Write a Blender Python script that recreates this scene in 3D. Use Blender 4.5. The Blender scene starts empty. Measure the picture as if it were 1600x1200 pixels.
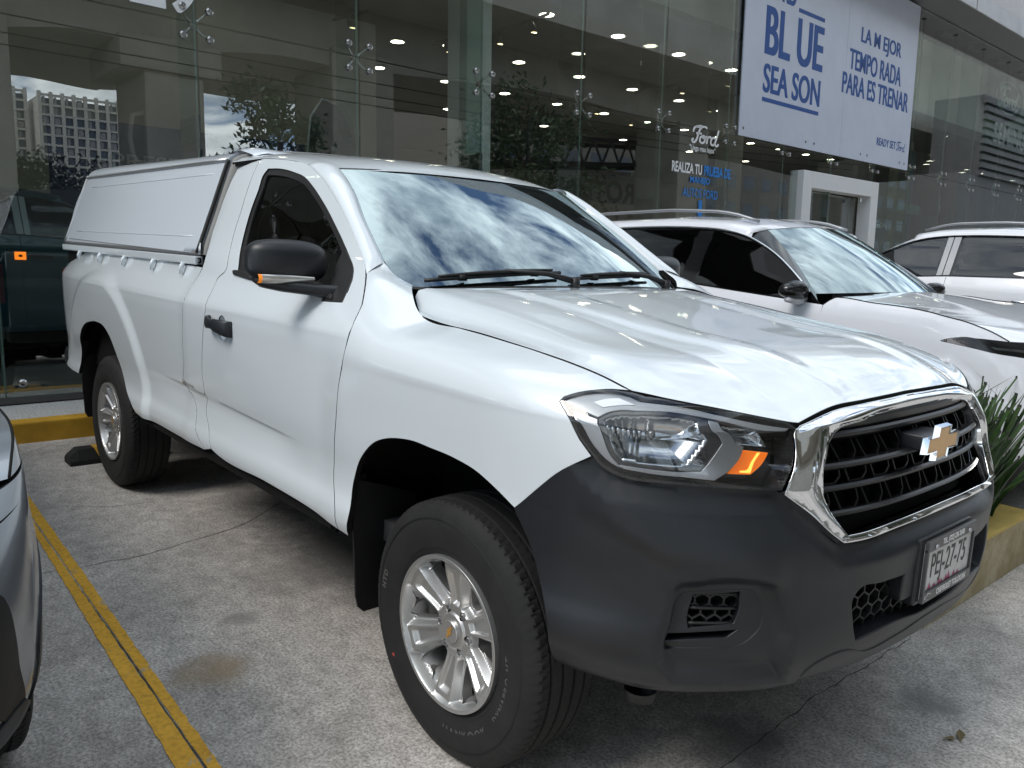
import bpy, bmesh, math, random
import numpy as np
from mathutils import Vector, Matrix
from mathutils.geometry import delaunay_2d_cdt
PI = math.pi
R = math.radians
random.seed(7)
rng = np.random.default_rng(7)
sc = bpy.context.scene
COL = sc.collection

# ------------------------------------------------------------------ camera
CAM_LOC = (1.6581, -2.1594, 1.4181)
CAM_YAW, CAM_PITCH, CAM_ROLL, CAM_F = 138.3102, 9.407, 2.5341, 1264.02
cam = bpy.data.cameras.new('camera')
cam_o = bpy.data.objects.new('camera', cam)
COL.objects.link(cam_o)
cam.sensor_width = 36.0
cam.lens = 36.0 * CAM_F / 1600.0
cam.clip_start = 0.05
cam.clip_end = 2000
_y, _p, _r = R(CAM_YAW), R(CAM_PITCH), R(CAM_ROLL)
_f = Vector((math.cos(_y) * math.cos(_p), math.sin(_y) * math.cos(_p), -math.sin(_p)))
_rt = Vector((math.sin(_y), -math.cos(_y), 0))
_up = _rt.cross(_f)
_R2 = math.cos(_r) * _rt + math.sin(_r) * _up
_U2 = -math.sin(_r) * _rt + math.cos(_r) * _up
M = Matrix((_R2, _U2, -_f)).transposed().to_4x4()
M.translation = Vector(CAM_LOC)
cam_o.matrix_world = M
sc.camera = cam_o

# ------------------------------------------------------------------ light
SUN_EL, SUN_ROT = 50.0, 262.0      # elevation, azimuth of the sun direction in the xy plane (deg from +x, ccw)
world = bpy.data.worlds.new('World')
sc.world = world
world.use_nodes = True
nt = world.node_tree
nt.nodes.clear()
def wn(t, **k):
    n = nt.nodes.new(t)
    for a, b in k.items():
        setattr(n, a, b)
    return n
sky = wn('ShaderNodeTexSky', sky_type='NISHITA')
sky.sun_disc = False
sky.sun_elevation = R(SUN_EL)
sky.sun_rotation = R(90 - SUN_ROT)
sky.altitude = 2600
sky.dust_density = 1.2
geo = wn('ShaderNodeTexCoord')
sep = wn('ShaderNodeSeparateXYZ')
nt.links.new(geo.outputs['Generated'], sep.inputs[0])
# project the view direction onto a flat cloud deck
mx = wn('ShaderNodeMath', operation='MAXIMUM'); mx.inputs[1].default_value = 0.04
ad = wn('ShaderNodeMath', operation='ADD'); ad.inputs[1].default_value = 0.10
nt.links.new(sep.outputs['Z'], mx.inputs[0]); nt.links.new(mx.outputs[0], ad.inputs[0])
dx = wn('ShaderNodeMath', operation='DIVIDE'); dy = wn('ShaderNodeMath', operation='DIVIDE')
nt.links.new(sep.outputs['X'], dx.inputs[0]); nt.links.new(ad.outputs[0], dx.inputs[1])
nt.links.new(sep.outputs['Y'], dy.inputs[0]); nt.links.new(ad.outputs[0], dy.inputs[1])
cmb = wn('ShaderNodeCombineXYZ')
nt.links.new(dx.outputs[0], cmb.inputs['X']); nt.links.new(dy.outputs[0], cmb.inputs['Y'])
no = wn('ShaderNodeTexNoise')
no.inputs['Scale'].default_value = 1.7; no.inputs['Detail'].default_value = 12; no.inputs['Roughness'].default_value = 0.60
no.inputs['Distortion'].default_value = 0.35
nt.links.new(cmb.outputs[0], no.inputs['Vector'])
rp = wn('ShaderNodeValToRGB')
rp.color_ramp.elements[0].position = 0.40; rp.color_ramp.elements[0].color = (0, 0, 0, 1)
rp.color_ramp.elements[1].position = 0.53; rp.color_ramp.elements[1].color = (1, 1, 1, 1)
nt.links.new(no.outputs['Fac'], rp.inputs[0])
no2 = wn('ShaderNodeTexNoise')
no2.inputs['Scale'].default_value = 2.6; no2.inputs['Detail'].default_value = 6; no2.inputs['Roughness'].default_value = 0.6
nt.links.new(cmb.outputs[0], no2.inputs['Vector'])
cr = wn('ShaderNodeValToRGB')
cr.color_ramp.elements[0].position = 0.32; cr.color_ramp.elements[0].color = (3.6, 4.4, 5.1, 1)
cr.color_ramp.elements[1].position = 0.68; cr.color_ramp.elements[1].color = (12.4, 13.2, 13.6, 1)
nt.links.new(no2.outputs['Fac'], cr.inputs[0])
mixc = wn('ShaderNodeMix', data_type='RGBA')
nt.links.new(rp.outputs[0], mixc.inputs['Factor'])
nt.links.new(sky.outputs[0], mixc.inputs['A']); nt.links.new(cr.outputs[0], mixc.inputs['B'])
bg = wn('ShaderNodeBackground'); bg.inputs['Strength'].default_value = 0.095
wo = wn('ShaderNodeOutputWorld')
nt.links.new(mixc.outputs['Result'], bg.inputs[0]); nt.links.new(bg.outputs[0], wo.inputs[0])

sun = bpy.data.lights.new('sun', 'SUN')
sun.energy = 1.15; sun.angle = R(24); sun.color = (1, .95, .88)
sun_o = bpy.data.objects.new('sun', sun); COL.objects.link(sun_o)
_sd = Vector((math.cos(R(SUN_ROT)) * math.cos(R(SUN_EL)), math.sin(R(SUN_ROT)) * math.cos(R(SUN_EL)), math.sin(R(SUN_EL))))
sun_o.rotation_euler = _sd.to_track_quat('Z', 'Y').to_euler()

sc.view_settings.view_transform = 'Standard'
sc.view_settings.look = 'None'
sc.view_settings.exposure = .96
sc.view_settings.gamma = 1
sc.cycles.max_bounces = 10
sc.cycles.transparent_max_bounces = 24
sc.cycles.glossy_bounces = 6
sc.cycles.transmission_bounces = 8
sc.cycles.diffuse_bounces = 4
sc.cycles.caustics_reflective = False
sc.cycles.caustics_refractive = False
sc.cycles.sample_clamp_indirect = 6
sc.cycles.use_denoising = True

# ------------------------------------------------------------------ materials
MATS = {}
def mat(name, col=(.5, .5, .5), rough=.5, metal=0., coat=0., coat_rough=.03, spec=.5, emit=None, estr=0., alpha=1.):
    if name in MATS: return MATS[name]
    m = bpy.data.materials.new(name); m.use_nodes = True
    b = m.node_tree.nodes['Principled BSDF']
    b.inputs['Base Color'].default_value = (*col, 1)
    b.inputs['Roughness'].default_value = rough
    b.inputs['Metallic'].default_value = metal
    b.inputs['Coat Weight'].default_value = coat
    b.inputs['Coat Roughness'].default_value = coat_rough
    b.inputs['Specular IOR Level'].default_value = spec
    if emit:
        b.inputs['Emission Color'].default_value = (*emit, 1); b.inputs['Emission Strength'].default_value = estr
    MATS[name] = m
    return m
def noise_mat(name, c1, c2, scale=8., detail=6, rough=.8, bump=.0, bscale=60., lo=.35, hi=.65, metal=0, coat=0, dist=.01, r2=None, space='Object'):
    if name in MATS: return MATS[name]
    m = mat(name, c1, rough, metal, coat); t = m.node_tree; b = t.nodes['Principled BSDF']
    tc = t.nodes.new('ShaderNodeTexCoord')
    n = t.nodes.new('ShaderNodeTexNoise'); n.inputs['Scale'].default_value = scale; n.inputs['Detail'].default_value = detail
    n.inputs['Roughness'].default_value = .65
    t.links.new(tc.outputs[space], n.inputs['Vector'])
    r = t.nodes.new('ShaderNodeValToRGB')
    r.color_ramp.elements[0].position = lo; r.color_ramp.elements[0].color = (*c1, 1)
    r.color_ramp.elements[1].position = hi; r.color_ramp.elements[1].color = (*c2, 1)
    t.links.new(n.outputs['Fac'], r.inputs[0]); t.links.new(r.outputs[0], b.inputs['Base Color'])
    if bump:
        n2 = t.nodes.new('ShaderNodeTexNoise'); n2.inputs['Scale'].default_value = bscale; n2.inputs['Detail'].default_value = 4
        t.links.new(tc.outputs[space], n2.inputs['Vector'])
        bp = t.nodes.new('ShaderNodeBump'); bp.inputs['Strength'].default_value = bump; bp.inputs['Distance'].default_value = dist
        t.links.new(n2.outputs['Fac'], bp.inputs['Height']); t.links.new(bp.outputs[0], b.inputs['Normal'])
    return m
def glass_mat(name, tint=(.9, .95, .93), refl=.08, rough=0., dark=None, ior=1.5, body=0., gcol=None):
    """thin pane: what is behind it, tinted, plus a fresnel reflection (two faces of the pane)"""
    if name in MATS: return MATS[name]
    m = bpy.data.materials.new(name); m.use_nodes = True; t = m.node_tree; t.nodes.clear()
    gcol = gcol or (1, 1, 1); o = t.nodes.new('ShaderNodeOutputMaterial'); tr = t.nodes.new('ShaderNodeBsdfTransparent'); tr.inputs[0].default_value = (*tint, 1)
    g = t.nodes.new('ShaderNodeBsdfGlossy'); g.inputs['Roughness'].default_value = rough; g.inputs['Color'].default_value = (*gcol, 1)
    fr = t.nodes.new('ShaderNodeFresnel'); fr.inputs['IOR'].default_value = ior
    # geometry-facing fix: fresnel of the back face would total-reflect
    ge = t.nodes.new('ShaderNodeNewGeometry'); 
    mm = t.nodes.new('ShaderNodeMix'); mm.data_type = 'FLOAT'
    mm.inputs['A'].default_value = ior; mm.inputs['B'].default_value = 1 / ior
    t.links.new(ge.outputs['Backfacing'], mm.inputs['Factor']); t.links.new(mm.outputs['Result'], fr.inputs['IOR'])
    mu = t.nodes.new('ShaderNodeMath'); mu.operation = 'MULTIPLY_ADD'; mu.inputs[1].default_value = 1.0; mu.inputs[2].default_value = refl; mu.use_clamp = True
    t.links.new(fr.outputs[0], mu.inputs[0])
    mx = t.nodes.new('ShaderNodeMixShader')
    t.links.new(mu.outputs[0], mx.inputs[0]); t.links.new(tr.outputs[0], mx.inputs[1]); t.links.new(g.outputs[0], mx.inputs[2])
    t.links.new(mx.outputs[0], o.inputs[0])
    MATS[name] = m
    return m

# ------------------------------------------------------------------ mesh helpers
def link(name, verts, faces, m, parent=None, smooth=True, normals=None, mats=None, fmat=None):
    me = bpy.data.meshes.new(name)
    me.from_pydata([tuple(map(float, v)) for v in verts], [], [tuple(int(i) for i in f) for f in faces])
    for mm in (mats or [m]): me.materials.append(mm)
    if fmat is not None: me.polygons.foreach_set('material_index', np.array(fmat, dtype=np.int32))
    me.polygons.foreach_set('use_smooth', np.full(len(me.polygons), bool(smooth)))
    me.validate()
    if normals is not None and len(normals) == len(me.vertices):
        me.normals_split_custom_set_from_vertices([tuple(map(float, n)) for n in normals])
    me.update()
    o = bpy.data.objects.new(name, me); COL.objects.link(o)
    if parent: o.parent = parent
    return o
def empty(name, loc=(0, 0, 0), rz=0., label=None, cat=None, group=None, matrix=None):
    o = bpy.data.objects.new(name, None); COL.objects.link(o)
    if matrix is not None: o.matrix_world = matrix
    else: o.location = loc; o.rotation_euler = (0, 0, rz)
    o.empty_display_size = .1
    return tag(o, label, cat, group)
def tag(o, label=None, cat=None, group=None, kind=None):
    if label: o['label'] = label
    if cat: o['category'] = cat
    if group: o['group'] = group
    if kind: o['kind'] = kind
    return o
class MB:
    """collects simple shapes into one mesh"""
    def __init__(s): s.v = []; s.f = []; s.fm = []; s.mi = 0
    def add(s, v, f):
        k = len(s.v); s.v += [tuple(map(float, q)) for q in v]; s.f += [tuple(i + k for i in q) for q in f]; s.fm += [s.mi] * len(f); return s
    def box(s, x0, x1, y0, y1, z0, z1, bev=0.):
        if bev <= 0:
            v = [(x, y, z) for z in (z0, z1) for y in (y0, y1) for x in (x0, x1)]
            return s.add(v, [(0, 2, 3, 1), (4, 5, 7, 6), (0, 1, 5, 4), (2, 6, 7, 3), (0, 4, 6, 2), (1, 3, 7, 5)])
        b = bmesh.new(); bmesh.ops.create_cube(b, size=1)
        for q in b.verts: q.co = Vector(((x0 + x1) / 2 + q.co.x * (x1 - x0), (y0 + y1) / 2 + q.co.y * (y1 - y0), (z0 + z1) / 2 + q.co.z * (z1 - z0)))
        bmesh.ops.bevel(b, geom=list(b.edges), offset=bev, segments=2, affect='EDGES', profile=.6)
        b.verts.index_update(); v = [q.co[:] for q in b.verts]; f = [[q.index for q in ff.verts] for ff in b.faces]; b.free()
        return s.add(v, f)
    def tube(s, pts, r, n=10, cap=True, flat=1.):
        pts = [Vector(p) for p in pts]; rr = r if hasattr(r, '__len__') else [r] * len(pts)
        rings = []; up = None
        for i, p in enumerate(pts):
            d = (pts[min(i + 1, len(pts) - 1)] - pts[max(i - 1, 0)]).normalized()
            if up is None: up = Vector((0, 0, 1)) if abs(d.z) < .9 else Vector((1, 0, 0))
            a = d.cross(up).normalized(); b2 = a.cross(d).normalized(); up = b2
            rings.append([p + (a * math.cos(t) + b2 * math.sin(t) * flat) * rr[i] for t in [2 * PI * k / n for k in range(n)]])
        v = [q for g in rings for q in g]; f = []
        for i in range(len(pts) - 1):
            for k in range(n): f.append((i * n + k, i * n + (k + 1) % n, (i + 1) * n + (k + 1) % n, (i + 1) * n + k))
        if cap: f += [tuple(range(n))[::-1], tuple((len(pts) - 1) * n + k for k in range(n))]
        return s.add(v, f)
    def lathe(s, prof, axis='y', n=48, c=(0, 0, 0), close=False, a0=0, a1=2 * PI):
        full = abs(a1 - a0 - 2 * PI) < 1e-6; m = n if full else n + 1; v = []
        for k in range(m):
            t = a0 + (a1 - a0) * k / n
            for (h, r) in prof:
                if axis == 'y': v.append((c[0] + r * math.cos(t), c[1] + h, c[2] + r * math.sin(t)))
                elif axis == 'z': v.append((c[0] + r * math.cos(t), c[1] + r * math.sin(t), c[2] + h))
                else: v.append((c[0] + h, c[1] + r * math.cos(t), c[2] + r * math.sin(t)))
        L = len(prof); f = []
        for k in range(n):
            k2 = (k + 1) % m
            for i in range(L - 1 + (1 if close else 0)):
                j = (i + 1) % L
                f.append((k * L + i, k2 * L + i, k2 * L + j, k * L + j))
        return s.add(v, f)
    def prism(s, poly, h0, h1, fn):
        """poly 2d points; fn(u,v,h)->3d"""
        n = len(poly); v = [fn(p[0], p[1], h0) for p in poly] + [fn(p[0], p[1], h1) for p in poly]
        f = [tuple(range(n))[::-1], tuple(range(n, 2 * n))] + [(i, (i + 1) % n, n + (i + 1) % n, n + i) for i in range(n)]
        return s.add(v, f)
    def build(s, name, m, parent=None, smooth=False, mats=None):
        return link(name, s.v, s.f, m, parent, smooth, mats=mats, fmat=s.fm if mats else None)
def autosmooth(o, ang=35):
    me = o.data; bm = bmesh.new(); bm.from_mesh(me)
    for f in bm.faces: f.smooth = True
    for e in bm.edges:
        if len(e.link_faces) == 2 and e.calc_face_angle(0) > R(ang): e.smooth = False
    bm.to_mesh(me); bm.free(); return o

# ------------------------------------------------------------------ curves and surfaces (numpy only)
def HW(k, x):
    """Catmull-Rom (hermite, non-uniform) weights of knots k at positions x -> len(x) x len(k)"""
    k = np.asarray(k, float); x = np.clip(np.asarray(x, float).ravel(), k[0], k[-1]); n = len(k)
    i = np.clip(np.searchsorted(k, x, side='right') - 1, 0, n - 2); h = k[i + 1] - k[i]; t = (x - k[i]) / h
    D = np.zeros((n, n))
    for j in range(n):
        if j == 0: D[0, 0] = -1 / (k[1] - k[0]); D[0, 1] = -D[0, 0]
        elif j == n - 1: D[j, j] = 1 / (k[j] - k[j - 1]); D[j, j - 1] = -D[j, j]
        else:
            a = k[j] - k[j - 1]; b = k[j + 1] - k[j]
            D[j, j - 1] += -b / (a * (a + b)); D[j, j] += (b - a) / (a * b); D[j, j + 1] += a / (b * (a + b))
    W = np.zeros((len(x), n)); r = np.arange(len(x))
    W[r, i] += 2 * t**3 - 3 * t**2 + 1; W[r, i + 1] += -2 * t**3 + 3 * t**2
    W += ((t**3 - 2 * t**2 + t) * h)[:, None] * D[i] + ((t**3 - t**2) * h)[:, None] * D[i + 1]
    return W
def hw(k, v, x):
    x = np.asarray(x, float); return (HW(k, x) @ np.asarray(v, float)).reshape(x.shape + np.shape(v)[1:])
def ss(a, b, x):
    t = np.clip((np.asarray(x, float) - a) / (b - a), 0, 1); return t * t * (3 - 2 * t)
# body side: half width over height
ZK = [.25, .36, .44, .50, .53, .56, .60, .65, .72, .80, .92, 1.04, 1.12, 1.15, 1.175, 1.22, 1.28, 1.34, 1.42, 1.50, 1.60, 1.68, 1.74, 1.80]
WK = [.80, .84, .875, .912, .932, .942, .940, .926, .921, .928, .934, .938, .938, .935, .921, .890, .846, .803, .765, .735, .700, .672, .640, .575]
XK = [-4.25, -4.14, -3.9, -3.5, -3.0, -2.4, -1.6, 1]
DXK = [-.085, -.058, -.028, -.008, 0, 0, 0, 0]
# front plan: superellipse from x = .2
XC, SB, SN = .2, .945, 2.6
_ph = np.linspace(0, PI / 2, 4001)
_cx, _cy = np.sin(_ph) ** (2 / SN), np.cos(_ph) ** (2 / SN)
_cx[0] = 0; _cy[-1] = 0
_s = np.concatenate([[0], np.cumsum(np.hypot(np.diff(_cx * .66), np.diff(_cy * SB)))])
SMAX = float(_s[-1]); UC = XC + SMAX          # UC: param of the centre line of the front
AZ = [.30, .36, .42, .47, .52, .60, .70, .77, .80, .84, .90, .98, 1.05, 1.10, 1.16, 1.22]
AV = [.56, .60, .655, .69, .712, .726, .728, .730, .724, .708, .682, .66, .62, .588, .555, .53]
def plan(u):
    u = np.asarray(u, float); s = np.clip(u - XC, 0, SMAX)
    return np.interp(s, _s, _cx), np.interp(s, _s, _cy)
def side_w(x, z):
    w = hw(ZK, WK, z) + hw(XK, DXK, x)
    # the bed rail leans in above the shoulder, the cab does not
    bed = ss(-1.78, -1.9, x)
    w = w + .040 * ss(-.9, -1.8, x) * ss(1.22, 1.36, z) * (1 - .35 * ss(1.55, 1.75, z))
    w = w - bed * .004
    # wheel arch flares
    rf = np.hypot(x - .0, z - .37); fd = .765 - rf; fm = (.022 * np.clip(1 + fd / .20, 0, 1) - .0 - np.clip(fd, 0, .25) * .075 - .022 * .08 * np.exp(-(fd / .012) ** 2)) * ss(-.66, -.44, x)
    w = w + fm * ss(.40, .60, z + .2 * (rf < .7)) * ss(1.22, 1.08, z)
    rr = np.hypot(x + 3.13, z - .37); rm = ss(.868, .785, rr) * .019 - np.clip(.79 - rr, 0, .3) * .022
    w = w + rm * ss(.30, .45, z)
    # long crease low on the bed and door
    zc = np.interp(x, [-2.45, -.66], [.797, .748]); e = ss(-2.42, -1.9, x) * ss(-.70, -1.0, x)
    w = w - e * .012 * ss(zc + .002, zc - .006, z) * ss(zc - .13, zc - .01, z)
    return w
def SIDE(u, v):
    """u = x along the body side (goes round the front corner past .2), v = height"""
    u, v = np.broadcast_arrays(np.asarray(u, float), np.asarray(v, float)); sg = np.where(u > UC, 1., -1.); uu = np.where(u > UC, 2 * UC - u, u)
    cx, cy = plan(uu); a = hw(AZ, AV, v)
    x = np.where(uu > XC, XC + a * cx, uu)
    w = side_w(np.minimum(uu, XC), v)
    top = ss(.22, .6, uu); w = w * (1 - top * .0)
    return np.stack([x, sg * w * cy, v], -1)
# fender above the shoulder: v runs on past 1.04 over the top to the hood line at 1.30
FX = [-.75, -.62, -.50, -.42, -.34, -.28, -.10, .15, .36, .50, .62]
FV = [1.04, 1.12, 1.20, 1.30, 1.40]
FN = np.array([  # (half width, height) rows at v = 1.12, 1.20, 1.30, 1.40
    [(.938, 1.12), (.905, 1.21), (.806, 1.335), (.770, 1.41)],
    [(.938, 1.12), (.905, 1.21), (.803, 1.335), (.690, 1.375)],
    [(.938, 1.12), (.908, 1.20), (.803, 1.310), (.660, 1.290)],
    [(.939, 1.11), (.910, 1.185), (.803, 1.275), (.660, 1.280)],
    [(.941, 1.105), (.912, 1.17), (.799, 1.240), (.66, 1.270)],
    [(.942, 1.10), (.913, 1.16), (.797, 1.212), (.66, 1.250)],
    [(.943, 1.09), (.912, 1.15), (.795, 1.197), (.65, 1.225)],
    [(.942, 1.085), (.912, 1.14), (.805, 1.180), (.65, 1.210)],
    [(.940, 1.08), (.910, 1.125), (.822, 1.156), (.65, 1.190)],
    [(.938, 1.07), (.912, 1.11), (.850, 1.138), (.65, 1.170)],
    [(.938, 1.06), (.918, 1.09), (.880, 1.115), (.65, 1.150)]])
def FEND(u, v):
    u, v = np.broadcast_arrays(np.asarray(u, float), np.asarray(v, float))
    shp = u.shape; sg = np.where(u.ravel() > UC, -1., 1.); u = np.where(u.ravel() > UC, 2 * UC - u.ravel(), u.ravel()); v = v.ravel()
    base = SIDE(u, np.minimum(v, 1.04)); out = base.copy(); k = v > 1.04
    if k.any():
        uu = u[k]; Wx = HW(FX, uu); rows = np.einsum('nk,kij->nij', Wx, FN)
        w0 = side_w(np.minimum(uu, XC), np.full(len(uu), 1.04))
        fl = w0 - hw(ZK, WK, np.full(len(uu), 1.04))
        r = np.concatenate([np.stack([w0, np.full(len(uu), 1.04)], -1)[:, None], rows], 1)
        r[:, 1, 0] += fl * .8; r[:, 2, 0] += fl * .35
        # carry the tangent at 1.04 by adding a knot below
        r = np.concatenate([np.stack([side_w(np.minimum(uu, XC), np.full(len(uu), .98)), np.full(len(uu), .98)], -1)[:, None], r], 1)
        Wv = HW([.98] + FV, v[k]); yz = np.einsum('nv,nvi->ni', Wv, r)
        cx, cy = plan(uu); a = hw(AZ, AV, yz[:, 1])
        out[k, 0] = np.where(uu > XC, XC + a * cx, uu); out[k, 1] = -yz[:, 0] * cy; out[k, 2] = yz[:, 1]
    out[:, 1] *= sg
    return out.reshape(shp + (3,))
def net_surf(ku, kv, P):
    P = np.asarray(P, float)
    def f(u, v):
        u, v = np.broadcast_arrays(np.asarray(u, float), np.asarray(v, float)); s = u.shape
        return np.einsum('nu,nv,uvi->ni', HW(ku, u.ravel()), HW(kv, v.ravel()), P).reshape(s + (3,))
    return f
def resample(pts, step, closed=True, flags=None):
    """pts: n x 2/3 control points, optional corner flag as last item of each tuple ('c')"""
    P = [np.array(p[:-1] if isinstance(p[-1], str) else p, float) for p in pts]; C = [isinstance(p[-1], str) for p in pts]
    n = len(P)
    if closed:
        if not any(C): C[0] = True
        k0 = C.index(True); P = P[k0:] + P[:k0]; C = C[k0:] + C[:k0]; P.append(P[0]); C.append(True)
    else: C[0] = C[-1] = True
    idx = [i for i, c in enumerate(C) if c]; out = []
    for a, b in zip(idx[:-1], idx[1:]):
        seg = np.array(P[a:b + 1]); d = np.concatenate([[0], np.cumsum(np.linalg.norm(np.diff(seg, axis=0), axis=1))])
        m = max(1, int(math.ceil(d[-1] / step)))
        t = np.linspace(0, d[-1], m + 1)[:-1]
        out.append(HW(d, t) @ seg if len(seg) > 2 else seg[0] + (seg[1] - seg[0]) * (t / d[-1])[:, None])
    if not closed: out.append(np.array([P[-1]]))
    return np.concatenate(out)
def inpoly(P, poly):
    P = np.asarray(P); x, y = P[:, 0], P[:, 1]; c = np.zeros(len(P), bool); n = len(poly); j = n - 1
    for i in range(n):
        xi, yi = poly[i]; xj, yj = poly[j]
        if yi != yj:
            k = ((yi > y) != (yj > y)) & (x < (xj - xi) * (y - yi) / (yj - yi) + xi); c ^= k
        j = i
    return c
def dist_poly(P, poly, closed=True):
    P = np.asarray(P); A = np.asarray(poly)
    B = np.roll(A, -1, 0) if closed else A[1:]; A = A if closed else A[:-1]; best = np.full(len(P), 1e9)
    for a, b in zip(A, B):
        d = b - a; L = d @ d
        if L < 1e-14: continue
        t = np.clip(((P - a) @ d) / L, 0, 1); best = np.minimum(best, np.hypot(*(P - a - t[:, None] * d).T))
    return best
def offset_poly(poly, d):
    """shrink (d>0) a closed polygon"""
    P = np.asarray(poly, float); A = np.sum(P[:, 0] * np.roll(P[:, 1], -1) - np.roll(P[:, 0], -1) * P[:, 1]); s = 1 if A > 0 else -1
    e = np.roll(P, -1, 0) - P; L = np.linalg.norm(e, axis=1, keepdims=True); e = e / np.maximum(L, 1e-9); n = np.stack([-e[:, 1], e[:, 0]], -1) * s
    n0 = np.roll(n, 1, 0); m = n + n0; m /= np.maximum(np.linalg.norm(m, axis=1, keepdims=True), 1e-6); k = np.clip(1 / np.maximum((m * n).sum(1), .5), 1, 1.6)
    return P + m * (d * k)[:, None]

# windshield: u = y, v = 0 (bottom) .. 1 (top)
_wy = [0, .35, .58, .72]
_wb = np.array([(-.40, 1.305), (-.418, 1.302), (-.462, 1.293), (-.515, 1.284)])
_wt = np.array([(-1.035, 1.703), (-1.055, 1.700), (-1.105, 1.691), (-1.165, 1.678)])
def WS(u, v):
    u, v = np.broadcast_arrays(np.asarray(u, float), np.asarray(v, float)); s = u.shape; y = u.ravel(); t = v.ravel()[:, None]
    K = [-q for q in _wy[:0:-1]] + _wy; B = np.concatenate([_wb[:0:-1], _wb]); Tt = np.concatenate([_wt[:0:-1], _wt])
    W = HW(K, y); p = (W @ B) * (1 - t) + (W @ Tt) * t; bul = 4 * t * (1 - t) * .012
    return np.stack([p[:, 0] + bul[:, 0] * .55, y, p[:, 1] + bul[:, 0] * .83], -1).reshape(s + (3,))
_ry = [0, .2, .4, .55, .62, .66, .70]
_rx = [-1.90, -1.60, -1.40, -1.25, -1.12, -1.03, -.96]
_rz = [[1.805, 1.803, 1.795, 1.785, 1.775, 1.763, 1.742],
       [1.800, 1.797, 1.788, 1.775, 1.760, 1.745, 1.718],
       [1.783, 1.780, 1.768, 1.750, 1.736, 1.720, 1.692],
       [1.763, 1.760, 1.746, 1.724, 1.710, 1.694, 1.662],
       [1.735, 1.731, 1.716, 1.693, 1.680, 1.665, 1.635],
       [1.702, 1.698, 1.685, 1.665, 1.655, 1.645, 1.620],
       [1.67, 1.665, 1.65, 1.63, 1.62, 1.61, 1.59]]
def ROOF(u, v):
    u, v = np.broadcast_arrays(np.asarray(u, float), np.asarray(v, float)); s = u.shape
    z = np.einsum('nu,nv,uv->n', HW(_rx, u.ravel()), HW(_ry, np.abs(v.ravel())), np.array(_rz)); return np.stack([u.ravel(), v.ravel(), z], -1).reshape(s + (3,))
# generic SUV side surface, local frame: front axle at x = 0, nose towards +x, right side at -y
CSZ = [.18, .28, .42, .60, .80, .95, 1.04, 1.12, 1.19, 1.26, 1.34, 1.44, 1.52, 1.57, 1.61, 1.65]
CSW = [.80, .885, .935, .95, .955, .955, .950, .935, .902, .872, .830, .776, .735, .700, .660, .600]
CXC, CSB, CSN = .05, .95, 2.7
_p2 = np.linspace(0, PI / 2, 3001); _cx2, _cy2_ = np.sin(_p2) ** (2 / CSN), np.cos(_p2) ** (2 / CSN); _cx2[0] = 0; _cy2_[-1] = 0
_s2 = np.concatenate([[0], np.cumsum(np.hypot(np.diff(_cx2 * .80), np.diff(_cy2_ * CSB)))]); CUC = CXC + float(_s2[-1])
CAZ = [.20, .32, .45, .60, .75, .85, .93, 1.0, 1.08, 1.16]
CAV = [.58, .73, .83, .84, .83, .80, .76, .70, .60, .50]
def CS(u, v):
    u, v = np.broadcast_arrays(np.asarray(u, float), np.asarray(v, float)); sg = np.where(u > CUC, 1., -1.); uu = np.where(u > CUC, 2 * CUC - u, u)
    s = np.clip(uu - CXC, 0, float(_s2[-1])); cx = np.interp(s, _s2, _cx2); cy = np.interp(s, _s2, _cy2_); a = hw(CAZ, CAV, v)
    x = np.where(uu > CXC, CXC + a * cx, uu); w = hw(CSZ, CSW, v)
    w = w - .10 * ss(-3.0, -3.72, uu) ** 2 - .03 * ss(1.2, 1.5, v) * ss(-2.2, -3.3, uu)
    rf = np.hypot(uu, v - .36); rr = np.hypot(uu + 2.72, v - .36)
    w = w + .012 * ss(.58, .50, rf) + .012 * ss(.58, .50, rr) - .018 * ss(.5, .62, v) * ss(.86, .70, v) * ss(.1, -.5, uu)
    return np.stack([x, sg * w * cy, v], -1)
def CS2(u, v): return CS(u, v) + np.array([-.10, 3.2, .05])
def CSL(u, v): return CS(u, v) * np.array([.985, .985, .985 * .86]) + np.array([-.80, -2.70, 0])

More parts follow.
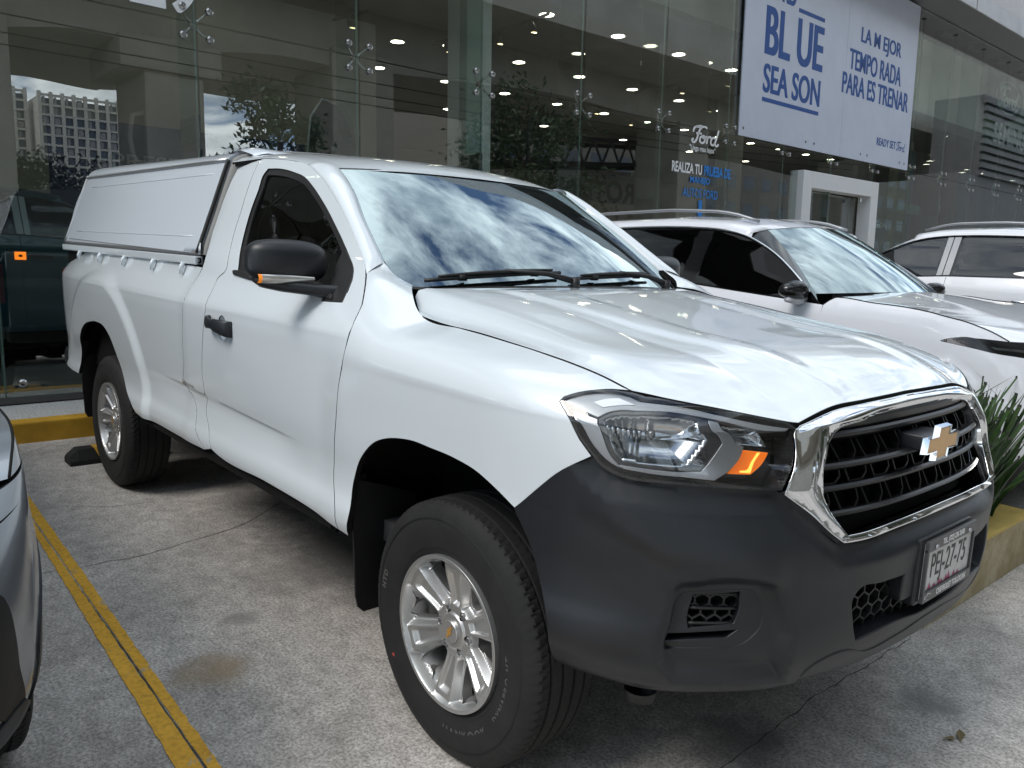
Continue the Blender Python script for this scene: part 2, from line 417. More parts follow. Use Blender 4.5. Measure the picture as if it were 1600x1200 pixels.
def surf_normal(S, u, v, e=1e-3, flip=1.):
    a = S(u + e, v) - S(u - e, v); b = S(u, v + e) - S(u, v - e); n = np.cross(a, b)
    return flip * n / np.maximum(np.linalg.norm(n, axis=-1, keepdims=True), 1e-12)
def mesh2d(outline, holes=(), res=.03, lines=()):
    o = np.asarray(outline, float); lo, hi = o.min(0), o.max(0)
    gx = np.arange(lo[0], hi[0], res); gy = np.arange(lo[1], hi[1], res * .866)
    G = np.array([(x + (res / 2 if j % 2 else 0), y) for j, y in enumerate(gy) for x in gx]).reshape(-1, 2)
    G = G + np.array([.37, .41]) * res * .2
    loops = [o] + [np.asarray(h, float) for h in holes]
    k = inpoly(G, o)
    for h in loops[1:]: k &= ~inpoly(G, h)
    G = G[k]
    for L in loops: G = G[dist_poly(G, L) > .45 * res] if len(G) else G
    for L in lines: G = G[dist_poly(G, L, False) > .3 * res] if len(G) else G
    V = []; E = []
    for L in loops:
        k0 = len(V); V += [tuple(p) for p in L]; E += [(k0 + i, k0 + (i + 1) % len(L)) for i in range(len(L))]
    for L in lines:
        k0 = len(V); V += [tuple(p) for p in L]; E += [(k0 + i, k0 + i + 1) for i in range(len(L) - 1)]
    V += [tuple(p) for p in G]
    vo, eo, fo, ov, oe, of = delaunay_2d_cdt([Vector(v) for v in V], E, [], 0, 1e-6)
    VO = np.array([v[:] for v in vo]); F = np.array([f for f in fo if len(f) == 3])
    c = VO[F].mean(1); k = inpoly(c, o)
    for h in loops[1:]: k &= ~inpoly(c, h)
    F = F[k]
    # orientation
    a, b, d = VO[F[:, 0]], VO[F[:, 1]], VO[F[:, 2]]; ar = (b[:, 0] - a[:, 0]) * (d[:, 1] - a[:, 1]) - (b[:, 1] - a[:, 1]) * (d[:, 0] - a[:, 0])
    F = F[np.abs(ar) > 1e-12]; ar = ar[np.abs(ar) > 1e-12]
    F[ar < 0] = F[ar < 0][:, ::-1]
    used = np.unique(F); m = -np.ones(len(VO), int); m[used] = np.arange(len(used))
    return VO[used], m[F], loops
def panel(name, S, outline, m, parent, holes=(), res=.03, flange=.012, flip=1., off=0., lines=(), edge=.0009, offfn=None, hole_flange=None, mirror=False, dark=None):
    """a sheet-metal panel: part of the surface S(u,v) inside an outline given in (u,v), edges turned inwards"""
    if dark is None: dark = m in (M_WHITE, M_CAP) or m.name.endswith('_paint')  # black inner flange puts the shade of the panel gaps into colour
    V, F, loops = mesh2d(outline, holes, res, lines)
    def SS(u, v):
        if offfn is None and off == 0: return S(u, v)
        n = surf_normal(S, u, v, flip=flip); d = off + (offfn(u, v) if offfn else 0)
        return S(u, v) + n * (np.asarray(d)[..., None] if np.ndim(d) else d)
    P = SS(V[:, 0], V[:, 1]); N = surf_normal(SS, V[:, 0], V[:, 1], flip=flip)
    F3 = F if flip > 0 else F[:, ::-1]
    vs = [P]; ns = [N]; fs = [tuple(f) for f in F3]; fm = [0] * len(fs); base = len(P)
    for li, L in enumerate(loops):
        fl = flange if (li == 0 or hole_flange is None) else hole_flange
        if fl <= 0: continue
        p = SS(L[:, 0], L[:, 1]); n = surf_normal(SS, L[:, 0], L[:, 1], flip=flip); nb = surf_normal(S, L[:, 0], L[:, 1], flip=flip)
        t = np.roll(p, -1, 0) - np.roll(p, 1, 0); t /= np.maximum(np.linalg.norm(t, axis=1, keepdims=True), 1e-9)
        A = np.sum(L[:, 0] * np.roll(L[:, 1], -1) - np.roll(L[:, 0], -1) * L[:, 1]); sgn = (1 if A > 0 else -1) * (1 if li == 0 else -1) * flip
        o = np.cross(t, nb) * sgn     # points away from the sheet
        r0 = p; r1 = p + o * edge * .7 - nb * edge * .3; r2 = p + o * edge - nb * edge; r3 = p + o * edge - nb * fl
        q = len(L)
        vs += [r0, r1, r2, r3]; ns += [n, (n + o) / 1.4142, o, o]
        for a in range(3):
            for i in range(q):
                j = (i + 1) % q; f = (base + a * q + i, base + (a + 1) * q + i, base + (a + 1) * q + j, base + a * q + j)
                fs.append(f if sgn > 0 else f[::-1]); fm.append(1 if (a == 2 and dark) else 0)
        base += 4 * q
    P = np.concatenate(vs); N = np.concatenate(ns)
    if mirror: P = P * [1, -1, 1]; N = N * [1, -1, 1]; fs = [f[::-1] for f in fs]
    return link(name, P, fs, m, parent, True, normals=N, mats=[m, M_BLACK] if dark else None, fmat=fm if dark else None)
def both(name, *a, **k):
    r = panel(name, *a, **k); l = panel(name, *a, mirror=True, **k); return r, l
def loft(name, curves, m, parent, smooth=True, flip=False, mirror=False, thick=0.):
    """grid of curves (each n x 3) -> skin"""
    C = [np.asarray(c, float) for c in curves]; n = len(C[0]); V = np.concatenate(C); F = []
    for i in range(len(C) - 1):
        for j in range(n - 1):
            f = (i * n + j, i * n + j + 1, (i + 1) * n + j + 1, (i + 1) * n + j); F.append(f[::-1] if flip else f)
    if mirror: V = V * [1, -1, 1]; F = [f[::-1] for f in F]
    return link(name, V, F, m, parent, smooth)
def strip(S, line, w0, w1, n=3, off=0., flip=1.):
    pass

# ------------------------------------------------------------------ truck materials
def paint(name, col, rough=.28, flake=False, metal=0.):
    m = mat(name, col, rough, metal, coat=1., coat_rough=.015, spec=.5); t = m.node_tree; b = t.nodes['Principled BSDF']
    tc = t.nodes.new('ShaderNodeTexCoord'); n = t.nodes.new('ShaderNodeTexNoise'); n.inputs['Scale'].default_value = 3.5; n.inputs['Detail'].default_value = 5
    t.links.new(tc.outputs['Object'], n.inputs['Vector'])
    mr = t.nodes.new('ShaderNodeMapRange'); mr.inputs['From Min'].default_value = .35; mr.inputs['From Max'].default_value = .75
    mr.inputs['To Min'].default_value = .008; mr.inputs['To Max'].default_value = .035
    t.links.new(n.outputs['Fac'], mr.inputs[0]); t.links.new(mr.outputs[0], b.inputs['Coat Roughness'])
    n2 = t.nodes.new('ShaderNodeTexNoise'); n2.inputs['Scale'].default_value = 420; n2.inputs['Detail'].default_value = 1
    t.links.new(tc.outputs['Object'], n2.inputs['Vector'])
    bp = t.nodes.new('ShaderNodeBump'); bp.inputs['Strength'].default_value = .03; bp.inputs['Distance'].default_value = .0005
    t.links.new(n2.outputs['Fac'], bp.inputs['Height']); t.links.new(bp.outputs[0], b.inputs['Coat Normal'])
    return m
M_WHITE = paint('white_paint', (.66, .715, .755))
M_CAP = paint('white_canopy_paint', (.63, .685, .755), rough=.35)
M_PLAST = noise_mat('black_grained_plastic', (.0085, .010, .013), (.0145, .0165, .020), 5, 5, .40, bump=.25, bscale=900, dist=.0008)
M_PLAST.node_tree.nodes['Principled BSDF'].inputs['Specular IOR Level'].default_value = .45
M_PLASTD = mat('dark_plastic', (.010, .010, .011), .5)
M_BLACK = mat('matt_black', (.006, .006, .006), .8, spec=.2)
M_GLOSSB = mat('gloss_black', (.008, .008, .009), .12)
M_CHROME = mat('chrome', (.82, .83, .84), .06, 1.)
M_ALLOY = mat('silver_alloy', (.52, .52, .515), .36, .8, coat=.3, coat_rough=.12)
M_STEEL = mat('steel', (.45, .45, .46), .35, 1.)
M_RUBBER = noise_mat('tyre_rubber', (.0055, .0055, .006), (.012, .0118, .012), 9, 5, .78, bump=.15, bscale=300, dist=.0006)
M_SEAL = mat('rubber_seal', (.012, .012, .012), .6)
M_GREYSEAL = mat('grey_seal', (.22, .22, .215), .6)
M_ALU = mat('aluminium_trim', (.55, .55, .56), .35, .9)
M_WS = glass_mat('windshield_glass', (.30, .36, .35), refl=.34, ior=1.52, gcol=(.80, .93, .96))  # blue-green of the reflected sky is put into the glossy colour
M_TINT = glass_mat('tinted_glass', (.012, .015, .016), refl=.03, ior=1.52)
M_LENS = glass_mat('lens_glass', (.93, .94, .95), refl=.02, ior=1.46)
M_AMBER = mat('amber_plastic', (.85, .25, .02), .15, coat=1.)
M_AMBER.node_tree.nodes['Principled BSDF'].inputs['Emission Color'].default_value = (1, .28, .02, 1)
M_AMBER.node_tree.nodes['Principled BSDF'].inputs['Emission Strength'].default_value = .15
M_GOLD = mat('gold_badge', (.62, .33, .07), .33, .5, coat=.6)
M_RED = mat('red_lamp', (.35, .01, .01), .15, coat=1)
M_INT = mat('cab_interior', (.05, .05, .055), .8)
M_BODYIN = mat('underbody_black', (.012, .012, .012), .9, spec=.1)

truck = empty('pickup_truck', (0, 0, 0), label='white single cab pickup truck with a white bed canopy and black front bumper', cat='pickup truck')

# ------------------------------------------------------------------ side panels
GAP = .0030
O_DOORGAP_F = [(-0.5872, 1.3428, 'c'), (-0.5383, 1.3012), (-0.5009, 1.2624), (-0.4725, 1.228), (-0.4653, 1.1982), (-0.4526, 1.1637), (-0.4497, 1.1188), (-0.4603, 1.068), (-0.4777, 0.9978), (-0.5033, 0.8941), (-0.5357, 0.785), (-0.5519, 0.6765), (-0.5092, 0.5864), (-0.5088, 0.5252, 'c')]
O_FEND_GAP = [(-0.5088, 0.5252, 'c'), (-0.5092, 0.5864), (-0.5519, 0.6765), (-0.5357, 0.785), (-0.5033, 0.8941), (-0.4777, 0.9978), (-0.4553, 1.0706), (-0.4417, 1.1279), (-0.4481, 1.1729), (-0.4582, 1.2063), (-0.4675, 1.23), (-0.4946, 1.2515), (-0.5354, 1.2763), (-0.6039, 1.3104, 'c')]
O_DOORGAP_R = [(-1.5223, 0.5679, 'c'), (-1.5831, 0.6394), (-1.6442, 0.7075), (-1.6284, 0.7896), (-1.6355, 0.8529), (-1.6015, 1.0337), (-1.5739, 1.1468), (-1.586, 1.184), (-1.6091, 1.252), (-1.5612, 1.288), (-1.5876, 1.3436), (-1.621, 1.4209), (-1.6322, 1.5497), (-1.6484, 1.6591), (-1.6589, 1.722), (-1.6658, 1.7419), (-1.6511, 1.7497, 'c'), (-1.4859, 1.738), (-1.3433, 1.7228), (-1.2341, 1.7051), (-1.1552, 1.6773), (-1.0849, 1.6486), (-0.979, 1.5903), (-0.8321, 1.5038), (-0.7135, 1.4256), (-0.5872, 1.3428, 'c')]
O_DOOR_BOT = [(-0.5088, 0.5252, 'c'), (-0.6202, 0.5408), (-0.9924, 0.5555), (-1.4847, 0.5601), (-1.5223, 0.5679, 'c')]
O_WINDOW = [(-1.4575, 1.2904, 'c'), (-1.5245, 1.3946), (-1.5477, 1.5024), (-1.546, 1.6114), (-1.5528, 1.6825), (-1.5378, 1.7004, 'c'), (-1.4382, 1.6962), (-1.2997, 1.6755), (-1.2129, 1.6553), (-1.1234, 1.6145), (-1.0217, 1.559), (-0.8627, 1.4642), (-0.725, 1.3809), (-0.6414, 1.328), (-0.615, 1.3008, 'c'), (-0.5959, 1.2617, 'c'), (-1.0103, 1.2648)]
door_out = resample(O_DOORGAP_R[:-1] + O_DOORGAP_F[:-1] + O_DOOR_BOT[:-1], .022)
door_out = offset_poly(door_out, GAP)
win = resample(O_WINDOW, .018)
# crease lines kept as mesh edges
CR1 = np.array([(x, float(np.interp(x, [-2.45, -.66], [.797, .748]))) for x in np.linspace(-1.50, -.62, 40)])
HC = [(-1.4086, -0.9386, 1.0663)][0]
cup = np.array([(HC[0] + .005 + .045 * math.cos(a), HC[2] + .006 + .050 * math.sin(a)) for a in np.linspace(0, 2 * PI, 25)[:-1]])
CRB = [c_ - [0, .0075] for c_ in (CR1,)][0]
door_r, door_l = both('door', SIDE, door_out, M_WHITE, truck, holes=[win, cup], res=.024, flange=.02, lines=[CR1 + [0, .003], CRB], hole_flange=.02)
for dd, mir in ((door_r, False), (door_l, True)):
    fr = panel('window_frame', SIDE, offset_poly(win, -.004), M_PLASTD, dd, holes=[offset_poly(win, .024)], res=.05, flange=.010, off=-.006, mirror=mir)
    gl = panel('window_glass', SIDE, offset_poly(win, .018), M_TINT, dd, res=.05, flange=0, off=-.014, mirror=mir)
# fender
O_FENDER = O_FEND_GAP + [(-0.6135, 1.3731, 'c'), (-0.5285, 1.3661), (-0.4967, 1.3866, 'c'), (-0.3804, 1.3333), (-0.325, 1.3127), (-0.276, 1.3053, 'c'), (-0.1623, 1.3046), (-0.0178, 1.3052), (0.1222, 1.3042), (0.2502, 1.3091), (0.3778, 1.3137), (0.4882, 1.3103), (0.5785, 1.3012, 'c'), (0.5472, 1.2832), (0.5015, 1.23), (0.471, 1.1941), (0.4529, 1.1741), (0.4468, 1.1559, 'c'), (0.4705, 1.1207), (0.4956, 1.0217), (0.5193, 0.9853, 'c'), (0.4857, 0.9678), (0.4448, 0.9434), (0.3716, 0.8837), (0.2979, 0.8188, 'c'), (0.2496, 0.8446), (0.1825, 0.8723), (0.0784, 0.8891), (-0.0329, 0.8935), (-0.1058, 0.8957), (-0.1515, 0.8916), (-0.2308, 0.877), (-0.2984, 0.8516), (-0.3541, 0.8105), (-0.4127, 0.7409), (-0.4378, 0.6641), (-0.4283, 0.6081), (-0.4502, 0.5213, 'c')]
fender_out = offset_poly(resample(O_FENDER, .022), GAP)
both('fender', FEND, fender_out, M_WHITE, truck, res=.026, flange=.02)
# cab rear side, behind the door
O_CAB = [(-1.5223, 0.5679, 'c'), (-1.5831, 0.6394), (-1.6442, 0.7075), (-1.6284, 0.7896), (-1.6355, 0.8529), (-1.6015, 1.0337), (-1.5739, 1.1468), (-1.586, 1.184), (-1.6091, 1.252), (-1.5612, 1.288), (-1.5876, 1.3436), (-1.621, 1.4209), (-1.6322, 1.5497), (-1.6484, 1.6591), (-1.6589, 1.722), (-1.6658, 1.7419), (-1.6511, 1.7497, 'c'), (-1.7917, 1.7729, 'c'), (-1.8364, 1.7606), (-1.8678, 1.7327), (-1.8705, 1.6671), (-1.8624, 1.5467), (-1.8444, 1.4252), (-1.8069, 1.3304), (-1.8021, 1.2927), (-1.8162, 1.2568), (-1.8389, 1.204), (-1.8217, 1.162), (-1.8291, 1.0967), (-1.8476, 0.9719), (-1.8521, 0.8659), (-1.8835, 0.7699), (-1.8034, 0.7378), (-1.7434, 0.6902), (-1.7138, 0.6172), (-1.6538, 0.5778), (-1.6105, 0.5455, 'c')]
cab_out = offset_poly(resample(O_CAB, .022), GAP)
CR2 = np.array([(x, float(np.interp(x, [-2.45, -.66], [.797, .748]))) for x in np.linspace(-2.45, -1.83, 40)])
CR3 = np.array([(x, float(np.interp(x, [-2.45, -.66], [.797, .748]))) for x in np.linspace(-1.74, -1.57, 8)])
both('cab_side', SIDE, cab_out, M_WHITE, truck, res=.022, flange=.02, lines=[CR3 + [0, .003], CR3 - [0, .0075]])
# bed side
O_BED = [(-1.6105, 0.5455, 'c'), (-1.6538, 0.5778), (-1.7138, 0.6172), (-1.7434, 0.6902), (-1.8034, 0.7378), (-1.8835, 0.7699), (-1.8521, 0.8659), (-1.8476, 0.9719), (-1.8291, 1.0967), (-1.8217, 1.162), (-1.8389, 1.204), (-1.8162, 1.2568), (-1.8074, 1.2897, 'c')]
O_BED2 = [(-3.5544, 0.7827), (-3.5101, 0.8328), (-3.4103, 0.8875), (-3.2716, 0.9191), (-3.1347, 0.9322), (-2.9763, 0.9166), (-2.8834, 0.8721), (-2.8141, 0.8095), (-2.7587, 0.7429), (-2.6691, 0.6499), (-2.5329, 0.5887), (-2.459, 0.5501, 'c'), (-2.3318, 0.5379), (-2.1951, 0.5409), (-2.0162, 0.5398), (-1.791, 0.54), (-1.6105, 0.5455, 'c')]
bed_pts = O_BED + [(-4.13, 1.325, 'c'), (-4.155, 1.15), (-4.165, .93), (-4.155, .78), (-4.08, .66), (-3.90, .60), (-3.72, .585), (-3.56, .585, 'c'), (-3.565, .66), (-3.55, .74)] + O_BED2[:-1]
bed_out = offset_poly(resample(bed_pts, .024), GAP)
both('bed_side', SIDE, bed_out, M_WHITE, truck, res=.020, flange=.02, lines=[CR2 + [0, .003], CR2 - [0, .0075]])

# ------------------------------------------------------------------ windshield, roof, pillars
WS_EDGE = [(-0.6012, 1.0018), (-0.6069, 0.9121), (-0.6191, 0.7886), (-0.6669, 0.504), (-0.7044, 0.2031), (-0.6991, 0.0661), (-0.6741, 0.0117)]
ws_r = resample(WS_EDGE, .02, closed=False)                     # right edge, top -> bottom corner
ws_top = np.array([(y, 1.0) for y in np.linspace(.58, -.58, 50)])
ws_bot = np.array([(y, -.005) for y in np.linspace(-.64, .64, 50)])
ws_out = np.concatenate([ws_r, ws_bot[1:-1], (ws_r * [-1, 1])[::-1], ws_top[1:-1]])
def inner_ws(d):
    P = WS(ws_out[:, 0], ws_out[:, 1]); sc_ = np.array([1, .62]); q = offset_poly(ws_out * [1, .75], d) / [1, .75]; return q
wshield = panel('windshield', WS, ws_out, M_WS, truck, res=.05, flange=0, off=-.004)
def band_off(u, v): return -.0045
frit = panel('ceramic_border', WS, ws_out, mat('frit_black', (.012, .012, .013), .12, coat=.6), wshield, holes=[inner_ws(.034)], res=.05, flange=0, off=-.0055)
panel('rubber_trim', WS, offset_poly(ws_out * [1, .75], -.012) / [1, .75], M_SEAL, wshield, holes=[inner_ws(.0)], res=.03, flange=.01, off=-.004)
# sensor patch at the top right corner, inspection stickers behind the glass
tpatch = [(-.600 + .095 + .115 * math.cos(a), .925 + .085 * math.sin(a)) for a in np.linspace(-PI * .62, PI * .55, 26)] + [(-.60, 1.0), (-.625, .93), (-.62, .86)]
panel('tint_patch', WS, np.array(tpatch), mat('patch_dark', (.03, .032, .036), .5), wshield, res=.03, flange=0, off=-.008)
M_STK = mat('sticker_pale', (.62, .80, .78), .6); M_STK2 = mat('sticker_teal', (.30, .62, .62), .6)
def stick(pts, m, off): panel('sticker', WS, np.array(pts), m, wshield, res=.05, flange=0, off=off)
def sq(u0, u1, v0, v1): return [(u0, v0), (u1, v0), (u1, v1), (u0, v1)]
WSP = [(-0.5033, 0.8111), (-0.4714, 0.7254), (0.4548, 0.055), (0.5094, 0.0205)]
stick([(WSP[0][0], WSP[0][1]), (WSP[0][0] + .004, WSP[1][1]), (WSP[1][0] + .012, WSP[1][1] - .002), (WSP[1][0] + .008, WSP[0][1])], M_STK, -.0065)
stick([(WSP[0][0] + .010, WSP[0][1] - .006), (WSP[0][0] + .012, WSP[1][1] + .008), (WSP[1][0] + .002, WSP[1][1] + .006), (WSP[1][0] - .002, WSP[0][1] - .008)], M_STK2, -.0062)
for i in range(3):
    u0 = .52 + .012 * i; v0 = .10 + .035 * i
    stick(sq(u0, u0 + .07, v0, v0 + .022), M_STK if i % 2 == 0 else M_STK2, -.0065)
# roof skin
RG = [(-1.6414, -0.6599), (-1.5774, -0.6531), (-1.5102, -0.6488), (-1.4414, -0.6436), (-1.3925, -0.6404), (-1.2814, -0.6452)]
rg = resample(RG, .02, closed=False); rg = np.concatenate([rg, [(-1.20, -.668)]])
def on_ws_top(y): p = WS(y, 1.0); return p[0]
tp = np.array([(float(WS(np.array(y), np.array(1.0 if abs(y) < .58 else 1.0))[0]) + .004, y) for y in np.linspace(-.60, .60, 60)])
back = np.array([(-1.88, y) for y in np.linspace(.66, -.66, 60)])
mid_l = rg * [1, -1]
roof_out = np.concatenate([[(-1.86, -.70)], rg, tp, mid_l[::-1], [(-1.86, .70)], back])
panel('roof', ROOF, resample([tuple(p) for p in roof_out] , .5) if False else roof_out, M_WHITE, truck, res=.035, flange=.02)
# A pillar: skin between the door gap and the windshield edge
gap3 = SIDE(*resample([(-1.2319, 1.7025), (-1.1552, 1.6773), (-1.0849, 1.6486), (-0.979, 1.5903), (-0.8321, 1.5038), (-0.7135, 1.4256), (-0.5872, 1.3428)], .02, closed=False).T)
w3 = WS(*resample(WS_EDGE[0:5], .02, closed=False).T)
def param(c, n):
    d = np.concatenate([[0], np.cumsum(np.linalg.norm(np.diff(c, axis=0), axis=1))]); t = np.linspace(0, d[-1], n)
    return np.stack([np.interp(t, d, c[:, i]) for i in range(3)], -1)
NP = 40
g_ = param(gap3, NP); w_ = param(w3, NP)
g_[0] = ROOF(np.array(rg[-2][0]), np.array(rg[-2][1]))
g_ = g_ + (w_ - g_) * .012
_ge = g_[-1] + (g_[-1] - g_[-3]) * .55; _we = w_[-1] + (w_[-1] - w_[-3]) * .55; g_ = np.concatenate([g_, [_ge - [0, 0, .006]]]); w_ = np.concatenate([w_, [_we - [0, 0, .006]]]); NP += 1
rows = []
across = w_ - g_; along = np.gradient(g_, axis=0); nn_ = np.cross(across, along); nn_ /= np.linalg.norm(nn_, axis=1, keepdims=True)
if nn_[NP // 2] @ np.array([.3, -1, .6]) < 0: nn_ = -nn_
for s_ in np.linspace(0, 1, 11):
    bul = .017 * (4 * s_ * (1 - s_)) ** .8
    rows.append(g_ + across * s_ + nn_ * bul)
rows = [g_ - nn_ * .015] + rows + [w_ - nn_ * .010 ]
Cc = np.stack(rows)
for mir in (False, True):
    V = Cc.reshape(-1, 3) * ([1, -1, 1] if mir else [1, 1, 1]); n1 = Cc.shape[1]; F = []
    for i in range(Cc.shape[0] - 1):
        for j in range(n1 - 1):
            f = (i * n1 + j, i * n1 + j + 1, (i + 1) * n1 + j + 1, (i + 1) * n1 + j); F.append(f if not mir else f[::-1])
    o = link('roof_pillar', V, F, M_WHITE, truck, True)
    bm = bmesh.new(); bm.from_mesh(o.data); bmesh.ops.recalc_face_normals(bm, faces=bm.faces); bm.to_mesh(o.data); bm.free()
    autosmooth(o, 50)
# cab back wall, floor, dash, seats
mb = MB(); mb.box(-1.84, -1.80, -.72, .72, .55, 1.60); mb.box(-1.84, .2, -.80, .80, .48, .55); mb.box(-.75, -.50, -.80, .80, .80, 1.17, .03)
mb.box(-.62, -.36, -.64, .64, 1.05, 1.20, .02)
cabin = mb.build('cabin_interior', M_INT, truck)
for s in (-1, 1):
    mb = MB()
    mb.box(-1.45, -1.0, s * .40 - .25, s * .40 + .25, .75, .95, .05); mb.box(-1.52, -1.38, s * .40 - .25, s * .40 + .25, .9, 1.40, .05); mb.box(-1.50, -1.42, s * .40 - .13, s * .40 + .13, 1.42, 1.60, .03)
    mb.build('seat', mat('seat_fabric', (.035, .035, .04), .9), truck)
mb = MB(); mb.lathe([(-.012, .185), (0, .197), (.012, .185), (0, .173)], 'x', 40, c=(0, 0, 0), close=True)
mb.box(-.01, .01, -.18, .18, -.02, .02); mb.box(0, .2, -.03, .03, -.03, .03)
sw = mb.build('steering_wheel', M_PLASTD, truck, True); sw.location = (-.93, .38, 1.09); sw.rotation_euler = (0, R(25), 0)
mb = MB(); mb.box(-.012, .012, -.12, .12, -.03, .03, .01); ivm = mb.build('rear_view_mirror', M_PLASTD, truck); ivm.location = (-1.03, 0, 1.60)
# cowl and wipers
cow_t = np.stack([WS(y, 0.0) for y in np.linspace(-.66, .66, 40)]); cow_b = cow_t + np.array([.10, 0, -.05])
loft('cowl_panel', [cow_t + np.array([-.02, 0, .006]), cow_t + [.004, 0, -.010], cow_b], M_PLASTD, truck)
def wiper(y0, y1, x0, arm_y, sgn):
    ys = np.linspace(y0, y1, 14); pts = []
    for i, y in enumerate(ys):
        t = i / 13.; v = .02 + .045 * t if sgn > 0 else .045 - .02 * t
        p = WS(np.array(y), np.array(v)); n = surf_normal(WS, np.array(y), np.array(v)); n = n if n[2] > 0 else -n
        pts.append(p + n * .014)
    mb = MB(); mb.tube(pts, .0065, 8)
    mid = [p + np.array([.002, 0, .011]) for p in pts]; mb.tube(mid[1:-1], [.004 + .004 * math.sin(PI * i / 11) for i in range(12)], 8)
    base = WS(np.array(arm_y), np.array(-.02)); c_ = pts[7] + np.array([0, 0, .012])
    pv = base + np.array([.045, 0, .022]); mb.tube([pv, pv * .6 + c_ * .4 + np.array([0, 0, .012]), c_ + np.array([0, 0, .004])], [.012, .009, .006], 8)
    mb.tube([pv - np.array([0, 0, .03]), pv + np.array([0, 0, .012])], .017, 12)
    for q in (3, 10): mb.box(*sum([[pts[q][k] - d, pts[q][k] + d] for k, d in zip(range(3), (.008, .014, .010))], []))
    mb.build('wiper', M_PLASTD, truck, True)
wiper(-.64, -.09, 0, -.10, 1)
wiper(-.05, .46, 0, .45, 1)
# ------------------------------------------------------------------ hood
HLINE = [(-0.276, -0.79, 1.2129), (-0.1623, -0.7888, 1.1997), (-0.0178, -0.7897, 1.1934), (0.1222, -0.7976, 1.1839), (0.2418, -0.7979, 1.1724), (0.3492, -0.7949, 1.1583), (0.4419, -0.7955, 1.143), (0.5163, -0.7917, 1.1236)]
HFRONT = [(0.5163, -0.7917, 1.1236), (0.5437, -0.7695, 1.119), (0.5957, -0.7454, 1.1127), (0.6388, -0.7111, 1.1055), (0.6743, -0.6662, 1.0962), (0.7073, -0.6167, 1.0858), (0.7379, -0.5616, 1.0742), (0.7588, -0.5155, 1.0652), (0.7663, -0.4953, 1.0622), (0.7691, -0.452, 1.0728), (0.7736, -0.3666, 1.089), (0.7846, -0.2309, 1.0952), (0.7887, -0.0751, 1.0983), (0.7876, 0.068, 1.1003)]
hl_ = param(resample(HLINE, .02, closed=False), 60); hf_ = resample([HFRONT[0] + ('c',)] + HFRONT[1:8] + [HFRONT[8] + ('c',)] + HFRONT[9:], .01, closed=False)
# front edge as a function of |y|
hf_ = hf_[np.argsort(-np.abs(hf_[:, 1]))] if False else hf_
_hfy = -hf_[:, 1]; _o = np.argsort(_hfy)
def hfront(y):
    y = np.abs(y); return np.interp(y, _hfy[_o], hf_[_o, 0]), np.interp(y, _hfy[_o], hf_[_o, 2])
_hlx = hl_[:, 0]
def hline(x): return np.interp(x, _hlx, -hl_[:, 1]), np.interp(x, _hlx, hl_[:, 2])
_rear_y = [0, .25, .50, .62, .68, .71, .74, .80]; _rear_x = [-.345, -.352, -.385, -.425, -.468, -.445, -.385, -.278]; _rear_z = [1.297, 1.296, 1.292, 1.288, 1.282, 1.262, 1.235, 1.2127]
def HOOD(u, v):
    """u 0..1 rear to front, v -1..1 across"""
    u, v = np.broadcast_arrays(np.asarray(u, float), np.asarray(v, float)); s = u.shape; u = u.ravel(); v = v.ravel(); a = np.abs(v); sg = np.sign(v + 1e-12)
    # side line point
    xs = _hlx[0] + (_hlx[-1] - _hlx[0]) * u; ys, zs = hline(xs)
    # lateral position
    y = a * ys
    yr = a * .788; xr = hw(_rear_y, _rear_x, yr); zr = hw(_rear_y, _rear_z, yr)
    yf = a * -hl_[-1, 1]; xf, zf = hfront(yf)
    x = xr * (1 - u) + xf * u
    # crown profile between side line and centre
    crown_c = hw([0, .33, .66, .85, 1], [.084, .090, .088, .055, .0], u)            # height of the crest above the line
    t = 1 - a
    prof = 1 - (1 - np.clip(t / .42, 0, 1)) ** 2.2
    z0 = zr * (1 - u) + zf * u
    side_lin = zs
    zlin_edge = (_rear_z[-1] * (1 - u) + zf[0] * 0 + hl_[-1, 2] * u)
    # blend: z = rear/front interpolation + extra crown in the middle of the length
    mid = 4 * u * (1 - u)
    z = z0 + (side_lin - (1.2127 * (1 - u) + hl_[-1, 2] * u)) * (1 - prof) + mid * (.030 * prof + .008 * np.exp(-((t - .36) / .10) ** 2))
    z = z + .030 * np.exp(-((u - .80) / .17) ** 2) * prof * ss(1.0, .93, u)
    # pressed ridges: from the cowl corners converging to the grille corners
    yc = .62 - .20 * u; r = (a - yc)
    z = z + .008 * (ss(.035, -.035, r)) * ss(0, .12, u) * ss(1.0, .86, u) 
    yc2 = .36 - .02 * u; r2 = a - yc2
    z = z - .008 * ss(.05, -.05, r2) * ss(.05, .35, u) * ss(1.0, .80, u)
    return np.stack([x, sg * y * (1 - u) + sg * yf * u if False else sg * (a * (ys)), z], -1).reshape(s + (3,))
def HOODF(u, v): return HOOD(u, v)
# outline in (u,v), with the exact corner of the grille kept
uu = np.linspace(0, 1, 50); vt = 0.494 / -hl_[-1, 1]
frontv = np.concatenate([np.linspace(-1, -vt, 22)[:-1], np.linspace(-vt, vt, 60)[:-1], np.linspace(vt, 1, 22)])
hood_out = np.concatenate([np.stack([uu[:-1], -np.ones(49)], -1), np.stack([np.ones(len(frontv)), frontv], -1)[:-1], np.stack([uu[::-1][:-1], np.ones(49)], -1), np.stack([np.zeros(60), np.linspace(1, -1, 61)[:-1]], -1)])
def HS(u, v):   # scaled params so that a mesh cell is square
    return HOOD(np.asarray(u) / .85, np.asarray(v) / .8)
ho = hood_out * [.85, .8]; cen = np.array([.42, 0]); 
hood = panel('hood', HS, offset_poly(ho, .0062), M_WHITE, truck, res=.022, flange=.024, edge=.0012)
